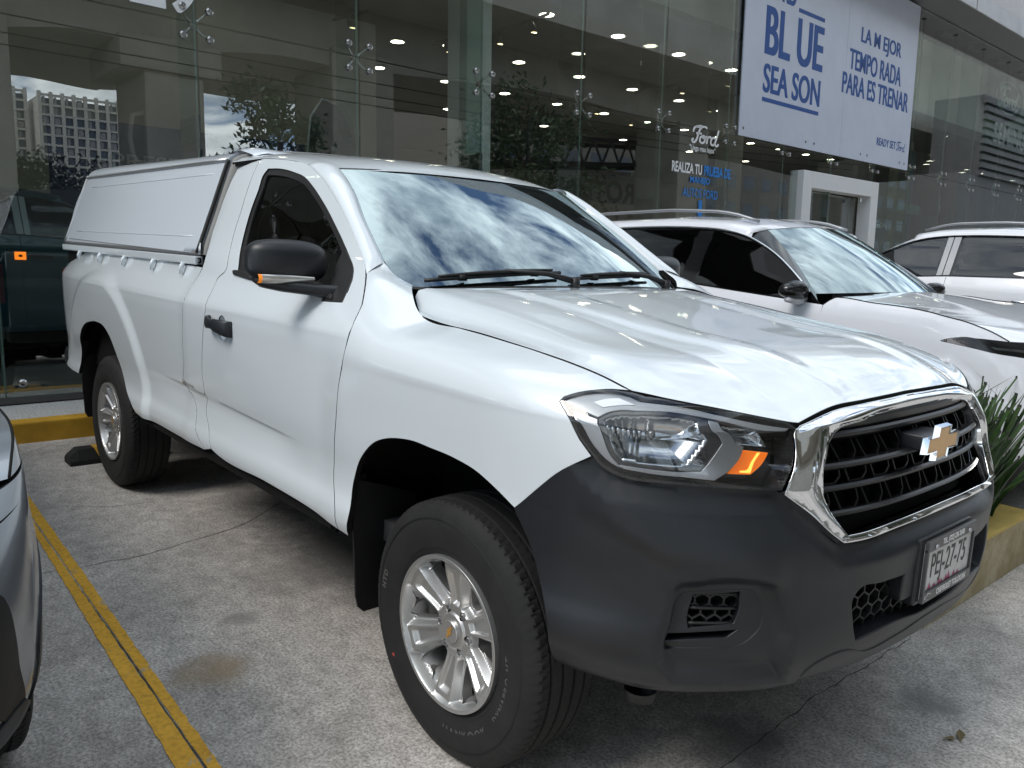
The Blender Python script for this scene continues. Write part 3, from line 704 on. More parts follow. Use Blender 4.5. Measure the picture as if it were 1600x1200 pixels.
# black tubes below the hood gaps, standing in for the shade inside them
mb = MB(); 
for s in (-1, 1):
    pts = [(p[0], s * (-p[1] - .012) * 1.0, p[2] - .028) for p in hl_[::4]]; mb.tube(pts, .016, 6)
pts = [(p[0] - .012, p[1], p[2] - .026) for p in hf_[::3]] ; mb.tube(pts, .014, 6); mb.tube([(a, -b, c_) for a, b, c_ in pts], .014, 6)
mb.build('gap_shade', M_BLACK, truck, True)

# ------------------------------------------------------------------ headlights
def mirror_uv(pts): return [(2 * UC - p[0],) + tuple(p[1:]) for p in pts][::-1]
def Fs(uv): uv = np.asarray(uv); return FEND(uv[:, 0], uv[:, 1])
HL = {
 'lens': [(0.4468, 1.1559, 'c'), (0.449, 1.1704), (0.471, 1.1941), (0.5015, 1.23), (0.5491, 1.2806), (0.5864, 1.2966), (0.667, 1.2927), (0.7925, 1.2315), (0.9147, 1.1735), (1.0044, 1.1272), (1.0173, 1.0961, 'c'), (0.9863, 1.0167), (0.9293, 0.9312, 'c'), (0.7633, 0.9412), (0.6626, 0.9447), (0.5961, 0.9466), (0.5628, 0.9537), (0.5364, 0.9669), (0.5198, 0.9881), (0.4959, 1.0231), (0.4701, 1.1233)],
 'low': [(0.5557, 1.1351, 'c'), (0.5719, 1.1553), (0.6003, 1.1768), (0.653, 1.1922), (0.7192, 1.1859), (0.7675, 1.1699, 'c'), (0.7877, 1.0385, 'c'), (0.7217, 0.9817, 'c'), (0.6871, 0.9775), (0.6339, 0.9791), (0.5804, 0.982, 'c'), (0.5697, 0.9969), (0.5633, 1.0515)],
 'bez': [(0.5473, 1.1317, 'c'), (0.5703, 1.1652), (0.5984, 1.1879), (0.6511, 1.2068), (0.7178, 1.1995), (0.7886, 1.1675, 'c'), (0.8129, 1.0322, 'c'), (0.7474, 0.9746, 'c'), (0.6996, 0.9728), (0.633, 0.9736), (0.5736, 0.9744, 'c'), (0.5605, 0.9932), (0.5533, 1.0352)],
 'chev': [(0.7917, 1.1645, 'c'), (0.8147, 1.1528, 'c'), (0.8467, 1.0306, 'c'), (0.8622, 1.0239, 'c'), (0.8442, 1.0024), (0.8058, 0.9727, 'c'), (0.7746, 0.9551, 'c'), (0.7244, 0.9591), (0.6446, 0.9624), (0.5849, 0.9675, 'c'), (0.5734, 0.973, 'c'), (0.6325, 0.9709), (0.6989, 0.9688), (0.7496, 0.972, 'c'), (0.8173, 1.0321, 'c')],
 'high': [(0.8269, 1.1466, 'c'), (0.9158, 1.1261, 'c'), (0.9259, 1.0234, 'c'), (0.8558, 1.0304, 'c')],
 'amber': [(0.8645, 1.0187, 'c'), (0.9252, 1.0118, 'c'), (0.8995, 0.9894), (0.865, 0.9666, 'c'), (0.8122, 0.9687, 'c'), (0.8395, 0.9934)],
 'aglow': [(0.8964, 1.0128, 'c'), (0.9043, 1.0125, 'c'), (0.8802, 0.9926), (0.864, 0.9693, 'c'), (0.839, 0.9711, 'c'), (0.8399, 0.9751, 'c'), (0.8566, 0.9761), (0.8726, 0.9928)],
 'side': [(0.4814, 1.1426, 'c'), (0.541, 1.1347, 'c'), (0.5474, 1.0346), (0.5548, 0.9925), (0.575, 0.965, 'c'), (0.5517, 0.9759), (0.5222, 1.0075), (0.5019, 1.0594)],
 'top': [(0.4572, 1.1664, 'c'), (0.478, 1.189), (0.5088, 1.223), (0.5541, 1.2718), (0.5914, 1.2854, 'c'), (0.6765, 1.2681), (0.7926, 1.2036), (0.9992, 1.1104, 'c'), (0.9884, 1.0754, 'c'), (0.7941, 1.1797), (0.6801, 1.2113), (0.5968, 1.1968), (0.5626, 1.167), (0.5435, 1.1384, 'c')],
 'drl': [(0.4913, 1.1177, 'c'), (0.4955, 1.1223, 'c'), (0.542, 1.0995, 'c'), (0.5443, 1.0666, 'c')],
 'glow': [(0.5239, 1.1886, 'c'), (0.5746, 1.2538, 'c'), (0.6155, 1.2402, 'c'), (0.5481, 1.1788, 'c')],
}
M_REFL = mat('reflector_chrome', (.40, .42, .44), .15, 1.)
M_BEZ = mat('lamp_bezel', (.38, .39, .41), .28, .9)
M_BEZD = mat('lamp_bezel_dark', (.018, .018, .02), .18, coat=.8)
M_WTUBE = mat('light_guide', (.8, .82, .85), .25)
for mir in (False, True):
    L = resample(HL['lens'], .012)
    body = panel('headlight', FEND, L, M_BEZD, truck, res=.02, flange=0, off=-.072, mirror=mir)
    def P(nm, key, m, off, fl=.02, offfn=None, res=.012, holes=()):
        return panel(nm, FEND, resample(HL[key], .008), m, body, res=res, flange=fl, off=off, offfn=offfn, mirror=mir, holes=holes, edge=.001)
    # wall from lens edge to the back
    c0 = Fs(L); n0 = surf_normal(FEND, L[:, 0], L[:, 1]); c0 = np.concatenate([c0, c0[:1]]); n0 = np.concatenate([n0, n0[:1]])
    loft('housing_wall', [c0 - n0 * .001, c0 - n0 * .064], M_BEZD, body, mirror=mir)
    le = resample(HL['lens'], .012)
    P('lens', 'lens', M_LENS, .0, fl=.004, res=.015)
    rim_in = offset_poly(le, .0055)
    panel('lens_rim', FEND, le, M_GLOSSB, body, holes=[rim_in], res=.02, flange=0, off=-.0015, mirror=mir)
    lowp = resample(HL['low'], .008)
    def bowl(u, v):
        d = dist_poly(np.stack([np.ravel(u), np.ravel(v)], -1), lowp).reshape(np.shape(u)); cu, cv = lowp.mean(0)
        return -.045 * (1 - np.exp(-d / .022))
    P('reflector', 'low', M_REFL, -.010, .0, bowl, .006)
    P('bezel', 'bez', M_BEZD, -.008, .03, holes=[lowp])
    P('bezel', 'chev', M_BEZ, -.004, .03)
    hp = resample(HL['high'], .008)
    P('reflector', 'high', M_REFL, -.014, 0, lambda u, v: -.03 * (1 - np.exp(-dist_poly(np.stack([np.ravel(u), np.ravel(v)], -1), hp).reshape(np.shape(u)) / .014)), .006)
    P('turn_signal', 'amber', M_AMBER, -.014, .02)
    P('signal_glow', 'aglow', mat('amber_glow', (1, .45, .08), .2, emit=(1, .42, .06), estr=.9), -.0125, .0)
    P('bezel', 'side', M_BEZ, -.016, .02)
    P('bezel', 'top', mat('lamp_shelf', (.34, .35, .36), .3, .6), -.007, .02)
    P('light_guide', 'drl', M_WTUBE, -.010, .004); P('light_guide', 'glow', M_WTUBE, -.005, .003)
    # bulbs and shields inside the low beam reflector
    cu, cv = lowp.mean(0); p = FEND(np.array(cu), np.array(cv)); n = surf_normal(FEND, np.array(cu), np.array(cv))
    mb = MB(); q = p - n * .05
    mb.tube([q - n * .01, q + n * .012, q + n * .022], [.010, .010, .006], 12)
    mb.build('bulb', mat('bulb_glass', (.5, .5, .5), .1, .6), body, True)
    if mir:
        mb_o = body.children[-1]; mb_o.scale = (1, -1, 1)
    # vertical flutes in the reflector side
    mb = MB()
    for k in range(7):
        a = .10 + .035 * k; uq = lowp[:, 0].min() + .012 + .012 * k; vq = cv + .022 - .002 * k
        pp = FEND(np.array(uq), np.array(vq)); nn = surf_normal(FEND, np.array(uq), np.array(vq)); mb.tube([pp - nn * .012, pp - nn * .03 - np.array([0, 0, .016])], .0045, 6)
    fo = mb.build('flute', M_REFL, body, True)
    if mir: fo.scale = (1, -1, 1)

# ------------------------------------------------------------------ front bumper
BU = [(1.2566, 0.8162), (1.1294, 0.8091), (1.0695, 0.8069, 'c'), (1.0364, 0.8331), (0.997, 0.8738), (0.9404, 0.9167), (0.9271, 0.9271, 'c'), (0.7628, 0.9371), (0.6622, 0.9405), (0.5957, 0.9424), (0.5624, 0.9495), (0.5359, 0.9627), (0.5188, 0.9825, 'c'), (0.4448, 0.9434), (0.3716, 0.8837), (0.2979, 0.8188, 'c'), (0.3336, 0.7588), (0.3751, 0.6627), (0.4165, 0.5721), (0.4098, 0.4595), (0.418, 0.441, 'c'), (0.4583, 0.4447), (0.53, 0.4342), (0.5998, 0.4224), (0.6542, 0.4214), (0.787, 0.427), (0.9728, 0.4153, 'c'), (0.9842, 0.4565), (1.0048, 0.5102), (1.0735, 0.5419), (1.1443, 0.5371), (1.162, 0.5284), (1.3317, 0.528)]
vt_c, vb_c = BU[0][1] + .004, BU[-1][1] + .012
half = [(UC - .05, vt_c)] + BU + [(UC - .05, vb_c)]
bump_out = resample(half + mirror_uv(half), .018)
TOPL = np.array([p[:2] for p in half[:14]]); TOPL = np.concatenate([TOPL, (TOPL * [-1, 1] + [2 * UC, 0])[::-1]]) ; TOPL = TOPL[np.argsort(TOPL[:, 0])]
SCO = np.array([p[:2] for p in [(0.6494, 0.7194), (0.6746, 0.7403), (0.7869, 0.7576), (0.8653, 0.7508), (0.8967, 0.7297), (0.9275, 0.6753), (0.9559, 0.6134), (0.958, 0.5433), (0.9511, 0.4743), (0.7521, 0.4872), (0.675, 0.4877), (0.6495, 0.5226), (0.6449, 0.6149)]])
CRS = np.array([p[:2] for p in [(0.5238, 0.8652), (0.5985, 0.8291), (0.6523, 0.7995), (0.722, 0.789), (0.8011, 0.7749), (0.8653, 0.7508)]])
def bump_off(u, v):
    uu = np.where(np.ravel(u) > UC, 2 * UC - np.ravel(u), np.ravel(u)); P = np.stack([uu, np.ravel(v)], -1)
    d = dist_poly(P, TOPL, False); o = -(.022 + .016 * ss(1.0, 1.15, P[:, 0])) * np.clip(1 - d / .058, 0, 1) ** 1.15
    ins = inpoly(P, SCO); ds = dist_poly(P, SCO)
    o = o - np.where(ins, .032 * ss(0, .042, ds), 0)
    # soft shoulder running into the scoop
    yc = np.interp(P[:, 0], CRS[:, 0], CRS[:, 1]); w = ss(.45, .60, P[:, 0]) * ss(.93, .86, P[:, 0])
    o = o + w * .012 * (ss(yc - .05, yc, P[:, 1]) - .5 * ss(yc, yc + .12, P[:, 1])) - w * .0
    # underside tuck
    o = o - .02 * ss(.47, .42, P[:, 1])
    return o.reshape(np.shape(u))
FOG = [(0.6863, 0.7002, 'c'), (0.7647, 0.7082), (0.8385, 0.7099, 'c'), (0.8532, 0.6991), (0.8807, 0.6443, 'c'), (0.8818, 0.6274), (0.8487, 0.5812), (0.8316, 0.5729, 'c'), (0.749, 0.5701), (0.6839, 0.5637, 'c'), (0.6704, 0.5684), (0.6629, 0.5841), (0.664, 0.6311), (0.6719, 0.6884)]
FOGG = [(0.7064, 0.6947, 'c'), (0.8177, 0.7043, 'c'), (0.8194, 0.6581), (0.813, 0.633, 'c'), (0.7092, 0.6217, 'c'), (0.7008, 0.6403)]
FOGS = [(0.6681, 0.6095, 'c'), (0.7522, 0.6186), (0.8313, 0.6229, 'c'), (0.8054, 0.5962, 'c'), (0.7318, 0.5918), (0.6642, 0.5843, 'c')]
LG = [(1.145, 0.5602, 'c'), (1.118, 0.6115), (1.1036, 0.676), (1.1179, 0.6919), (1.2096, 0.697), (1.3082, 0.6962, 'c'), (1.3023, 0.6299, 'c'), (1.4105, 0.6305)]
LGB = [(1.3068, 0.572), (1.4401, 0.5595)]
lg_half = [(UC - .03, LGB[-1][1])] + LGB[::-1] + LG + [(UC - .03, LG[-1][1])]
lg_out = resample(lg_half + mirror_uv(lg_half), .014)
fog = resample(FOG, .010); fog_l = fog * [-1, 1] + [2 * UC, 0]
bumper = panel('front_bumper', SIDE, bump_out, M_PLAST, truck, holes=[fog, fog_l[::-1], lg_out], res=.018, flange=.03, offfn=bump_off, hole_flange=.090, edge=.004)
def hexbars(name, S, poly, off, pu, pv, r, parent, m, stretch=1.):
    """honeycomb bars inside poly, pitch pu x pv"""
    poly = np.asarray(poly); lo, hi = poly.min(0), poly.max(0); mb = MB(); j = 0; seen = set()
    y = lo[1] - pv
    segs = []
    while y < hi[1] + pv:
        x = lo[0] - pu + (pu / 2 if j % 2 else 0)
        while x < hi[0] + pu:
            a = pu / 2; c = [(x - a, y - pv * .22), (x - a, y + pv * .22), (x, y + pv * .5), (x + a, y + pv * .22), (x + a, y - pv * .22), (x, y - pv * .5)]
            for k in range(3): segs.append((c[k], c[k + 1]))
            x += pu
        y += pv * .72; j += 1
    for a, b in segs:
        a = np.array(a); b = np.array(b); T_ = np.linspace(0, 1, 5); Pn = a + (b - a) * T_[:, None]; ok = inpoly(Pn, poly)
        if not ok.any(): continue
        Pn = Pn[ok]
        if len(Pn) < 2: continue
        q = S(Pn[:, 0], Pn[:, 1]); n = surf_normal(S, Pn[:, 0], Pn[:, 1]); q = q + n * off; q2 = q - n * .022
        t = (q[-1] - q[0]) / np.linalg.norm(q[-1] - q[0]); s_ = np.cross(t, n[0]) * r
        v = [q[0] + s_, q[-1] + s_, q[-1] - s_, q[0] - s_, q2[0] + s_, q2[-1] + s_, q2[-1] - s_, q2[0] - s_]
        mb.add(v, [(0, 3, 2, 1), (0, 1, 5, 4), (2, 3, 7, 6), (0, 4, 7, 3), (1, 2, 6, 5)])
    return mb.build(name, m, parent)
panel('lower_grille', SIDE, lg_out, M_BLACK, bumper, res=.04, flange=0, off=-.075)
hexbars('grille_mesh', SIDE, lg_out, -.030, .044, .044, .0022, bumper, M_PLASTD)
def fog_off(u, v):
    return -.026 + 0 * np.asarray(u)
for mir in (False, True):
    f = panel('fog_lamp_panel', SIDE, offset_poly(fog, .0015), M_PLAST, bumper, holes=[resample(FOGG, .01), resample(FOGS, .01)], res=.014, flange=.02, off=-.034, mirror=mir, hole_flange=.03, edge=.003)
    panel('fog_lamp_back', SIDE, offset_poly(fog, .001), M_BLACK, f, res=.03, flange=0, off=-.072, mirror=mir)
    pp = resample(FOGG, .01)
    q = hexbars('grille_mesh', SIDE, pp, -.046, .034, .030, .0022, f, M_PLASTD)
    mbx = MB()
    for vv in np.linspace(pp[:, 1].min() + .012, pp[:, 1].max() - .01, 3):
        us = np.linspace(pp[:, 0].min() + .006, pp[:, 0].max() - .006, 8); mbx.tube([SIDE(np.array(a), np.array(vv)) - surf_normal(SIDE, np.array(a), np.array(vv)) * .042 for a in us], .004, 6)
    w = mbx.build('slat', M_PLASTD, f, True)
    if mir: q.scale = (1, -1, 1); w.scale = (1, -1, 1)
# lip below the seam
LIPT = [(0.9728, 0.4153), (0.9842, 0.4565), (1.0048, 0.5102), (1.0735, 0.5419), (1.1443, 0.5371), (1.162, 0.5284), (1.3317, 0.528)]
lt = LIPT + [(UC - .05, vb_c)]
lb = [(p[0], q) for p, q in zip(LIPT, [.405, .405, .41, .425, .435, .44, .47])] + [(UC - .05, .475)]
lip_half = [(lb[-1][0], lb[-1][1])] + lb[:-1][::-1] + [lt[0] + ('c',)] + lt[1:]
lip_half[0] = (UC - .05, .475)
lip_out = resample([(UC, .475)] + lip_half + [(UC, vb_c)] + mirror_uv(lip_half), .02)
panel('front_lip', SIDE, offset_poly(lip_out, .001), M_PLAST, bumper, res=.02, flange=.04, off=.003, edge=.005, offfn=lambda u, v: -.03 * ss(.50, .42, v))
# ------------------------------------------------------------------ grille
GO = [(1.0322, 1.1191, 'c'), (0.9969, 1.0161), (0.9394, 0.9209, 'c'), (0.998, 0.8763), (1.0374, 0.8357), (1.0703, 0.8095, 'c'), (1.1294, 0.8091), (1.2566, 0.8162)]
GT = [(1.4465, 1.2092), (1.2883, 1.1996), (1.1514, 1.1791), (1.0716, 1.142)]
GI = [(1.4172, 1.1367), (1.3173, 1.1281), (1.2092, 1.0897, 'c'), (1.1377, 1.044), (1.0976, 1.0201, 'c'), (1.0529, 0.9629), (1.0446, 0.9074, 'c'), (1.0559, 0.8658), (1.0811, 0.8217, 'c'), (1.1349, 0.822), (1.2641, 0.8291)]
go = GO + [(UC - .04, GO[-1][1] + .004)]; go = [(UC - .04, GT[0][1] + .003)] + GT + go
gout = resample(go + mirror_uv(go), .012)
gi = [(UC - .04, GI[0][1] + .003)] + GI + [(UC - .04, GI[-1][1] + .004)]
gin = resample(gi + mirror_uv(gi), .012)
def ring_off(u, v):
    P = np.stack([np.ravel(u), np.ravel(v)], -1); a = dist_poly(P, gin); b = dist_poly(P, gout); t = a / (a + b + 1e-6)
    return (.013 * np.sin(PI * np.clip(t, 0, 1) ** .8)).reshape(np.shape(u)) - .003
grille = panel('grille', FEND, gout, M_CHROME, truck, holes=[gin], res=.010, flange=.02, offfn=ring_off, hole_flange=.05, edge=.002)
panel('grille_back', FEND, gin, M_BLACK, grille, res=.05, flange=0, off=-.085)
# slats
gmin = {}
def urange(v):
    us = np.linspace(gin[:, 0].min(), UC, 300); k = inpoly(np.stack([us, us * 0 + v], -1), gin); return us[k].min() if k.any() else None
M_GRILLE = mat('grille_black', (.0045, .0045, .005), .32, spec=.3)
def slat(v, h, off, depth, m=M_GRILLE, taper=0.):
    u0 = urange(v)
    if u0 is None: return
    u0 -= .01; us = np.linspace(u0, 2 * UC - u0, 60); mb = MB(); P0 = FEND(us, us * 0 + v); N = surf_normal(FEND, us, us * 0 + v); N[:, 2] *= .3; N /= np.linalg.norm(N, axis=1, keepdims=True)
    a = P0 + N * off; prof = [(0, -h / 2), (.006, -h * .2), (.006, h * .2), (0, h / 2), (-depth, h * .35), (-depth, -h * .35)]; n = len(prof); V = []; F = []
    for i in range(len(us)):
        for dn, dz in prof: V.append(a[i] + N[i] * dn + np.array([0, 0, dz]))
    for i in range(len(us) - 1):
        for k in range(n): F.append((i * n + k, (i + 1) * n + k, (i + 1) * n + (k + 1) % n, i * n + (k + 1) % n))
    mb.add(V, F); o = mb.build('slat', m, grille, True); autosmooth(o, 25); return o
for v, h, off in ((.862, .014, -.030), (.915, .016, -.026), (.965, .017, -.022), (1.03, .020, -.020), (1.135, .016, -.030)): slat(v, h, off, .05)
# broad winged bar behind the badge
slat(1.075, .034, -.012, .05)
# staggered hexagon cells between the slats
def cells(v0, v1, pitch, phase, off):
    mb = MB(); u0 = urange((v0 + v1) / 2); n = int((UC - u0) * 2 / pitch) + 1; vm = (v0 + v1) / 2
    for k in range(n):
        uc = u0 + (k + phase) * pitch
        c = [(uc - pitch * .40, v1), (uc - pitch * .28, v0 + (v1 - v0) * .25), (uc + pitch * .18, v0 + (v1 - v0) * .25), (uc + pitch * .40, v0 + (v1 - v0) * .55), (uc + pitch * .40, v1)]
        for a, b in zip(c[:-1], c[1:]):
            a = np.array(a); b = np.array(b)
            if not inpoly(np.array([(a + b) / 2]), gin)[0]: continue
            Pn = np.stack([a, b]); q = FEND(Pn[:, 0], Pn[:, 1]); nn = surf_normal(FEND, Pn[:, 0], Pn[:, 1]); q = q + nn * off; q2 = q - nn * .03
            t = (q[1] - q[0]) / np.linalg.norm(q[1] - q[0]); s_ = np.cross(t, nn[0]) * .0028
            mb.add([q[0] + s_, q[1] + s_, q[1] - s_, q[0] - s_, q2[0] + s_, q2[1] + s_, q2[1] - s_, q2[0] - s_], [(0, 3, 2, 1), (0, 1, 5, 4), (2, 3, 7, 6)])
    mb.build('grille_mesh', M_GRILLE, grille)
for i, (a, b) in enumerate(((.862, .915), (.915, .965), (.965, 1.03), (1.09, 1.135))): cells(a, b, .105, .5 * (i % 2), -.034)
# bow-tie badge
def bowtie(w, h, wing, slant):
    """outline of a slanted cross with long horizontal arms"""
    a = wing
    return [(-w, -h * .45 - 0), (-a, -h * .45), (-a * 1.12, -h), (a * .88, -h), (a, -h * .45), (w * .93, -h * .45), (w, h * .45), (a, h * .45), (a * 1.12, h), (-a * .88, h), (-a, h * .45), (-w * .93, h * .45)]
def badge(parent, c, w, h, depth, m1, m2, ax=(0, 1, 0), up=(0, 0, 1), nm='badge', border=.88):
    c = np.array(c); ax = np.array(ax, float); up = np.array(up, float); n = np.cross(ax, up)
    mb = MB(); pts = bowtie(w, h, w * .36, 0)
    outer = [c + ax * p[0] + up * p[1] for p in pts]; mid = [c + ax * p[0] * .95 + up * p[1] * .93 + n * depth for p in pts]; k = len(pts)
    mb.add(outer + mid, [(i, (i + 1) % k, k + (i + 1) % k, k + i) for i in range(k)])
    inn = [c + ax * p[0] * .88 + up * p[1] * .82 + n * depth * .75 for p in pts]
    mb.add(mid + inn, [(i, (i + 1) % k, k + (i + 1) % k, k + i) for i in range(k)])
    o = mb.build(nm, m1, parent)
    mb = MB(); mb.add([q + n * .0006 for q in inn], [(0, 1, 2, 3, 4, 5, 6, 7, 8, 9, 10, 11)]); o2 = mb.build('badge_face', m2, parent); return o
badge(grille, (.878, -.006, .985), .104, .045, .015, M_CHROME, M_GOLD)
mb = MB(); mb.box(.80, .880, -.075, .065, .965, 1.005, .005); mb.build('badge_mount', M_PLAST, grille, True)

# ------------------------------------------------------------------ wheels (local: axle along y, outer face towards -y)
TR, RW, HUBR = .3705, .2165, .08
def build_wheel(parent):
    root = empty('wheel'); root.parent = parent
    # tyre: revolved section with modelled tread blocks
    prof = [(-.095, .212), (-.103, .222), (-.113, .245), (-.1185, .275), (-.1195, .300), (-.1165, .325), (-.1105, .343), (-.1035, .355), (-.096, .3625)]
    prof_in = [(h * -1, r) for h, r in prof][::-1]
    ys = [-.090, -.080, -.066, -.064, -.058, -.056, -.040, -.026, -.024, -.017, -.015, 0, .015, .017, .024, .026, .040, .056, .058, .064, .066, .080, .090]
    P = prof + [(y, .3665 + .004 * (1 - (y / .09) ** 2)) for y in ys] + prof_in
    n = 432; L = len(P); V = []; F = []
    grooves = {-.064: 1, -.058: 1, -.024: 1, -.017: 1, .017: 1, .024: 1, .064: 1, .058: 1}
    for k in range(n):
        for (h, r) in P:
            t = 2 * PI * k / n; rr = r
            a = abs(h)
            if abs(h) <= .0905:
                if a in (.064, .058, .024, .017): rr -= .0075
                else:
                    ph = (k * 84.0 / n + h * 30 * (1 if h > 0 else -1)) % 1.0
                    if ph < .18: rr -= .0045 if a > .066 else .0022
            elif abs(h) in (.096, .1035, .1105):
                ph = (k * 84.0 / n + a * 30) % 1.0
                if ph < .2: rr -= .0025
            # raised lettering bands and a protector rib are in the material bump
            V.append((rr * math.cos(t), h, rr * math.sin(t)))
    for k in range(n):
        k2 = (k + 1) % n
        for i in range(L - 1): F.append((k * L + i, k * L + i + 1, k2 * L + i + 1, k2 * L + i))
    ty = link('tyre', V, F, M_RUBBER, root, True); autosmooth(ty, 28)
    mb = MB()   # ribs on the sidewall
    for r in (.236, .3185, .322): mb.lathe([(-.1165 + (.0 if r > .3 else .010), r - .0012), (-.1190 + (.0 if r > .3 else .009), r), (-.1165 + (.0 if r > .3 else .010), r + .0012)], 'y', 96)
    mb.build('sidewall_rib', M_RUBBER, root, True)
    # rim face: plate with six openings, pressed spokes
    def rim_h(x, z):
        r = np.hypot(x, z); th = np.arctan2(z, x)
        s6 = (th - PI / 2) / (PI / 3); f = np.abs(s6 - np.round(s6)) * (PI / 3) * r          # distance from the spoke's middle line
        lip = np.clip((r - .198) / .010, 0, 1) * .013
        dish = -.022 + .022 * ss(.07, .20, r)
        W_ = np.interp(r, [.07, .10, .15, .195], [.027, .030, .039, .047]); q = f / W_
        on = ss(.072, .088, r)
        rec = -.013 * ss(.64, .34, q) * on * ss(.188, .168, r)
        bev = -.020 * np.clip((q - .76) / .24, 0, 1.3) * on * ss(.207, .196, r)
        hub = .007 * ss(.056, .046, r)
        return lip + dish + rec + bev + hub
    def RIM(u, v):
        h = rim_h(u, v); return np.stack([u, -.103 - h + 0 * u, v], -1)
    out = np.array([(RW * math.cos(t), RW * math.sin(t)) for t in np.linspace(0, 2 * PI, 121)[:-1]])
    holes = []
    for k in range(6):
        a0 = PI / 2 + (k + .5) * PI / 3; c = []
        for r, w in ((.098, .012), (.115, .022), (.150, .035), (.180, .044), (.191, .043)): c.append((r, w))
        pts = [(r, -w) for r, w in c] + [(.195, 0)] + [(r, w) for r, w in c[::-1]] + [(.093, 0)]
        q = resample([(r, w) if i not in () else (r, w) for i, (r, w) in enumerate(pts)], .008)
        holes.append(np.stack([q[:, 0] * math.cos(a0) - q[:, 1] * math.sin(a0), q[:, 0] * math.sin(a0) + q[:, 1] * math.cos(a0)], -1))
    # lug recesses
    lugs = [(.064 * math.cos(PI / 2 + (k + .5) * PI / 3), .064 * math.sin(PI / 2 + (k + .5) * PI / 3)) for k in range(6)]
    lug_h = [np.array([(cx + .0135 * math.cos(t), cz + .0135 * math.sin(t)) for t in np.linspace(0, 2 * PI, 19)[:-1]]) for cx, cz in lugs]
    rim = panel('rim', RIM, out, M_ALLOY, root, holes=holes + lug_h, res=.0034, flange=.02, flip=1., hole_flange=.036, edge=.0015)
    mb = MB(); mb.lathe([(-.108, RW - .002), (-.111, RW), (-.106, RW + .001), (-.095, RW - .002), (-.06, .196), (.09, .19), (.10, .21)], 'y', 72)
    mb.build('rim_barrel', M_ALLOY, root, True)
    mb = MB()
    for cx, cz in lugs: mb.lathe([(-.060, .011), (-.078, .011), (-.083, .008), (-.084, 0)], 'y', 6, c=(cx, 0, cz)); mb.lathe([(-.055, .0135), (-.0556, .001)], 'y', 18, c=(cx, 0, cz))
    mb.build('wheel_nuts', M_STEEL, root, False)
    mb = MB(); mb.lathe([(-.080, .0325), (-.0935, .032), (-.0960, .030), (-.0965, 0)], 'y', 40); cap = mb.build('centre_cap', M_ALLOY, root, True); autosmooth(cap, 30)
    mb = MB(); pts = bowtie(.022, .009, .008, 0); ca, sa = math.cos(1.15), math.sin(1.15)
    v = [(p[0] * ca - p[1] * sa, -.0975, p[0] * sa + p[1] * ca) for p in pts]; mb.add(v, [tuple(range(12))]); mb.build('cap_emblem', M_GOLD, cap)
    mb = MB(); mb.lathe([(-.02, .0), (-.02, .15), (-.005, .15), (-.005, 0)], 'y', 48); mb.lathe([(-.03, .055), (-.06, .055), (-.06, 0)], 'y', 24)
    mb.build('brake_disc', mat('brake_iron', (.10, .09, .085), .45, .7), root, True)
    mb = MB(); mb.box(.07, .17, -.06, .03, -.07, .09, .01); mb.build('brake_caliper', M_PLASTD, root)
    mb = MB(); a = math.radians(122); mb.tube([(.186 * math.cos(a), -.085, .186 * math.sin(a)), (.176 * math.cos(a), -.112, .176 * math.sin(a))], .0035, 8); mb.build('valve', M_STEEL, root, True)
    return root
wheel0 = build_wheel(truck)
def place(o, x, y, rz, ry=0):
    o.location = (x, y, .3694); o.rotation_euler = (0, ry, rz)
def copy_tree(o, parent=None):
    c = o.copy(); COL.objects.link(c)
    if parent: c.parent = parent
    for ch in list(o.children): copy_tree(ch, c)
    return c
YW = .8905 - .113
place(wheel0, 0, -YW, 0, R(4))
for x, y, rz, ry in ((-3.155, -YW, 0, R(27)), (0, YW, PI, R(17)), (-3.155, YW, PI, R(40))):
    w = copy_tree(wheel0, truck); w.location = (x, y, .3694); w.rotation_euler = (0, ry, rz)
# DOT mark, red balance dot and raised words on the front tyre's side wall
def arc_text(s, r, a_mid, size, m, parent, y, extrude=.0006, name='tyre_lettering', flip=False, spacing=1.0):
    cu = bpy.data.curves.new('t', 'FONT'); objs = MB(); tot = 0
    ws = []
    for ch in s:
        cu.body = ch; o = bpy.data.objects.new('t', cu); cu.size = size; cu.extrude = extrude; cu.offset = size * .02
        COL.objects.link(o); dg = bpy.context.evaluated_depsgraph_get(); dg.update(); me = bpy.data.meshes.new_from_object(o.evaluated_get(dg))
        xs = [v.co.x for v in me.vertices] or [0, size * .4]; w = (max(xs) - min(xs)) if me.vertices else size * .4
        ws.append((me, min(xs), w)); COL.objects.unlink(o); bpy.data.objects.remove(o)
    total = sum(w for _, _, w in ws) + size * .16 * spacing * (len(ws) - 1); ang = a_mid + (total / 2) / r * (1 if not flip else -1)
    for me, x0, w in ws:
        sgn = -1 if not flip else 1; am = ang + sgn * (w / 2) / r
        rad = Vector((math.cos(am), 0, math.sin(am))); tan = Vector((math.sin(am), 0, -math.cos(am)))
        upv = rad if not flip else -rad; tn = tan if not flip else -tan
        V = [(rad * r + tn * (v.co.x - x0 - w / 2) + upv * (v.co.y - (0 if not flip else size * .7)) + Vector((0, y - v.co.z, 0)))[:] for v in me.vertices]
        objs.add(V, [tuple(p.vertices) for p in me.polygons]); ang += sgn * (w + size * .16 * spacing) / r
        bpy.data.meshes.remove(me)
    o = objs.build(name, m, parent); bpy.data.curves.remove(cu); return o
M_LET = mat('tyre_lettering', (.075, .075, .075), .55)
arc_text('HANKOOK', .262, R(-62), .034, M_LET, wheel0, -.1172, flip=True)
arc_text('DYNAPRO HT', .262, R(-8), .026, M_LET, wheel0, -.1172, flip=True)
arc_text('HTD', .29, R(172), .026, mat('chalk_mark', (.09, .085, .08), .9), wheel0, -.1190, flip=False)
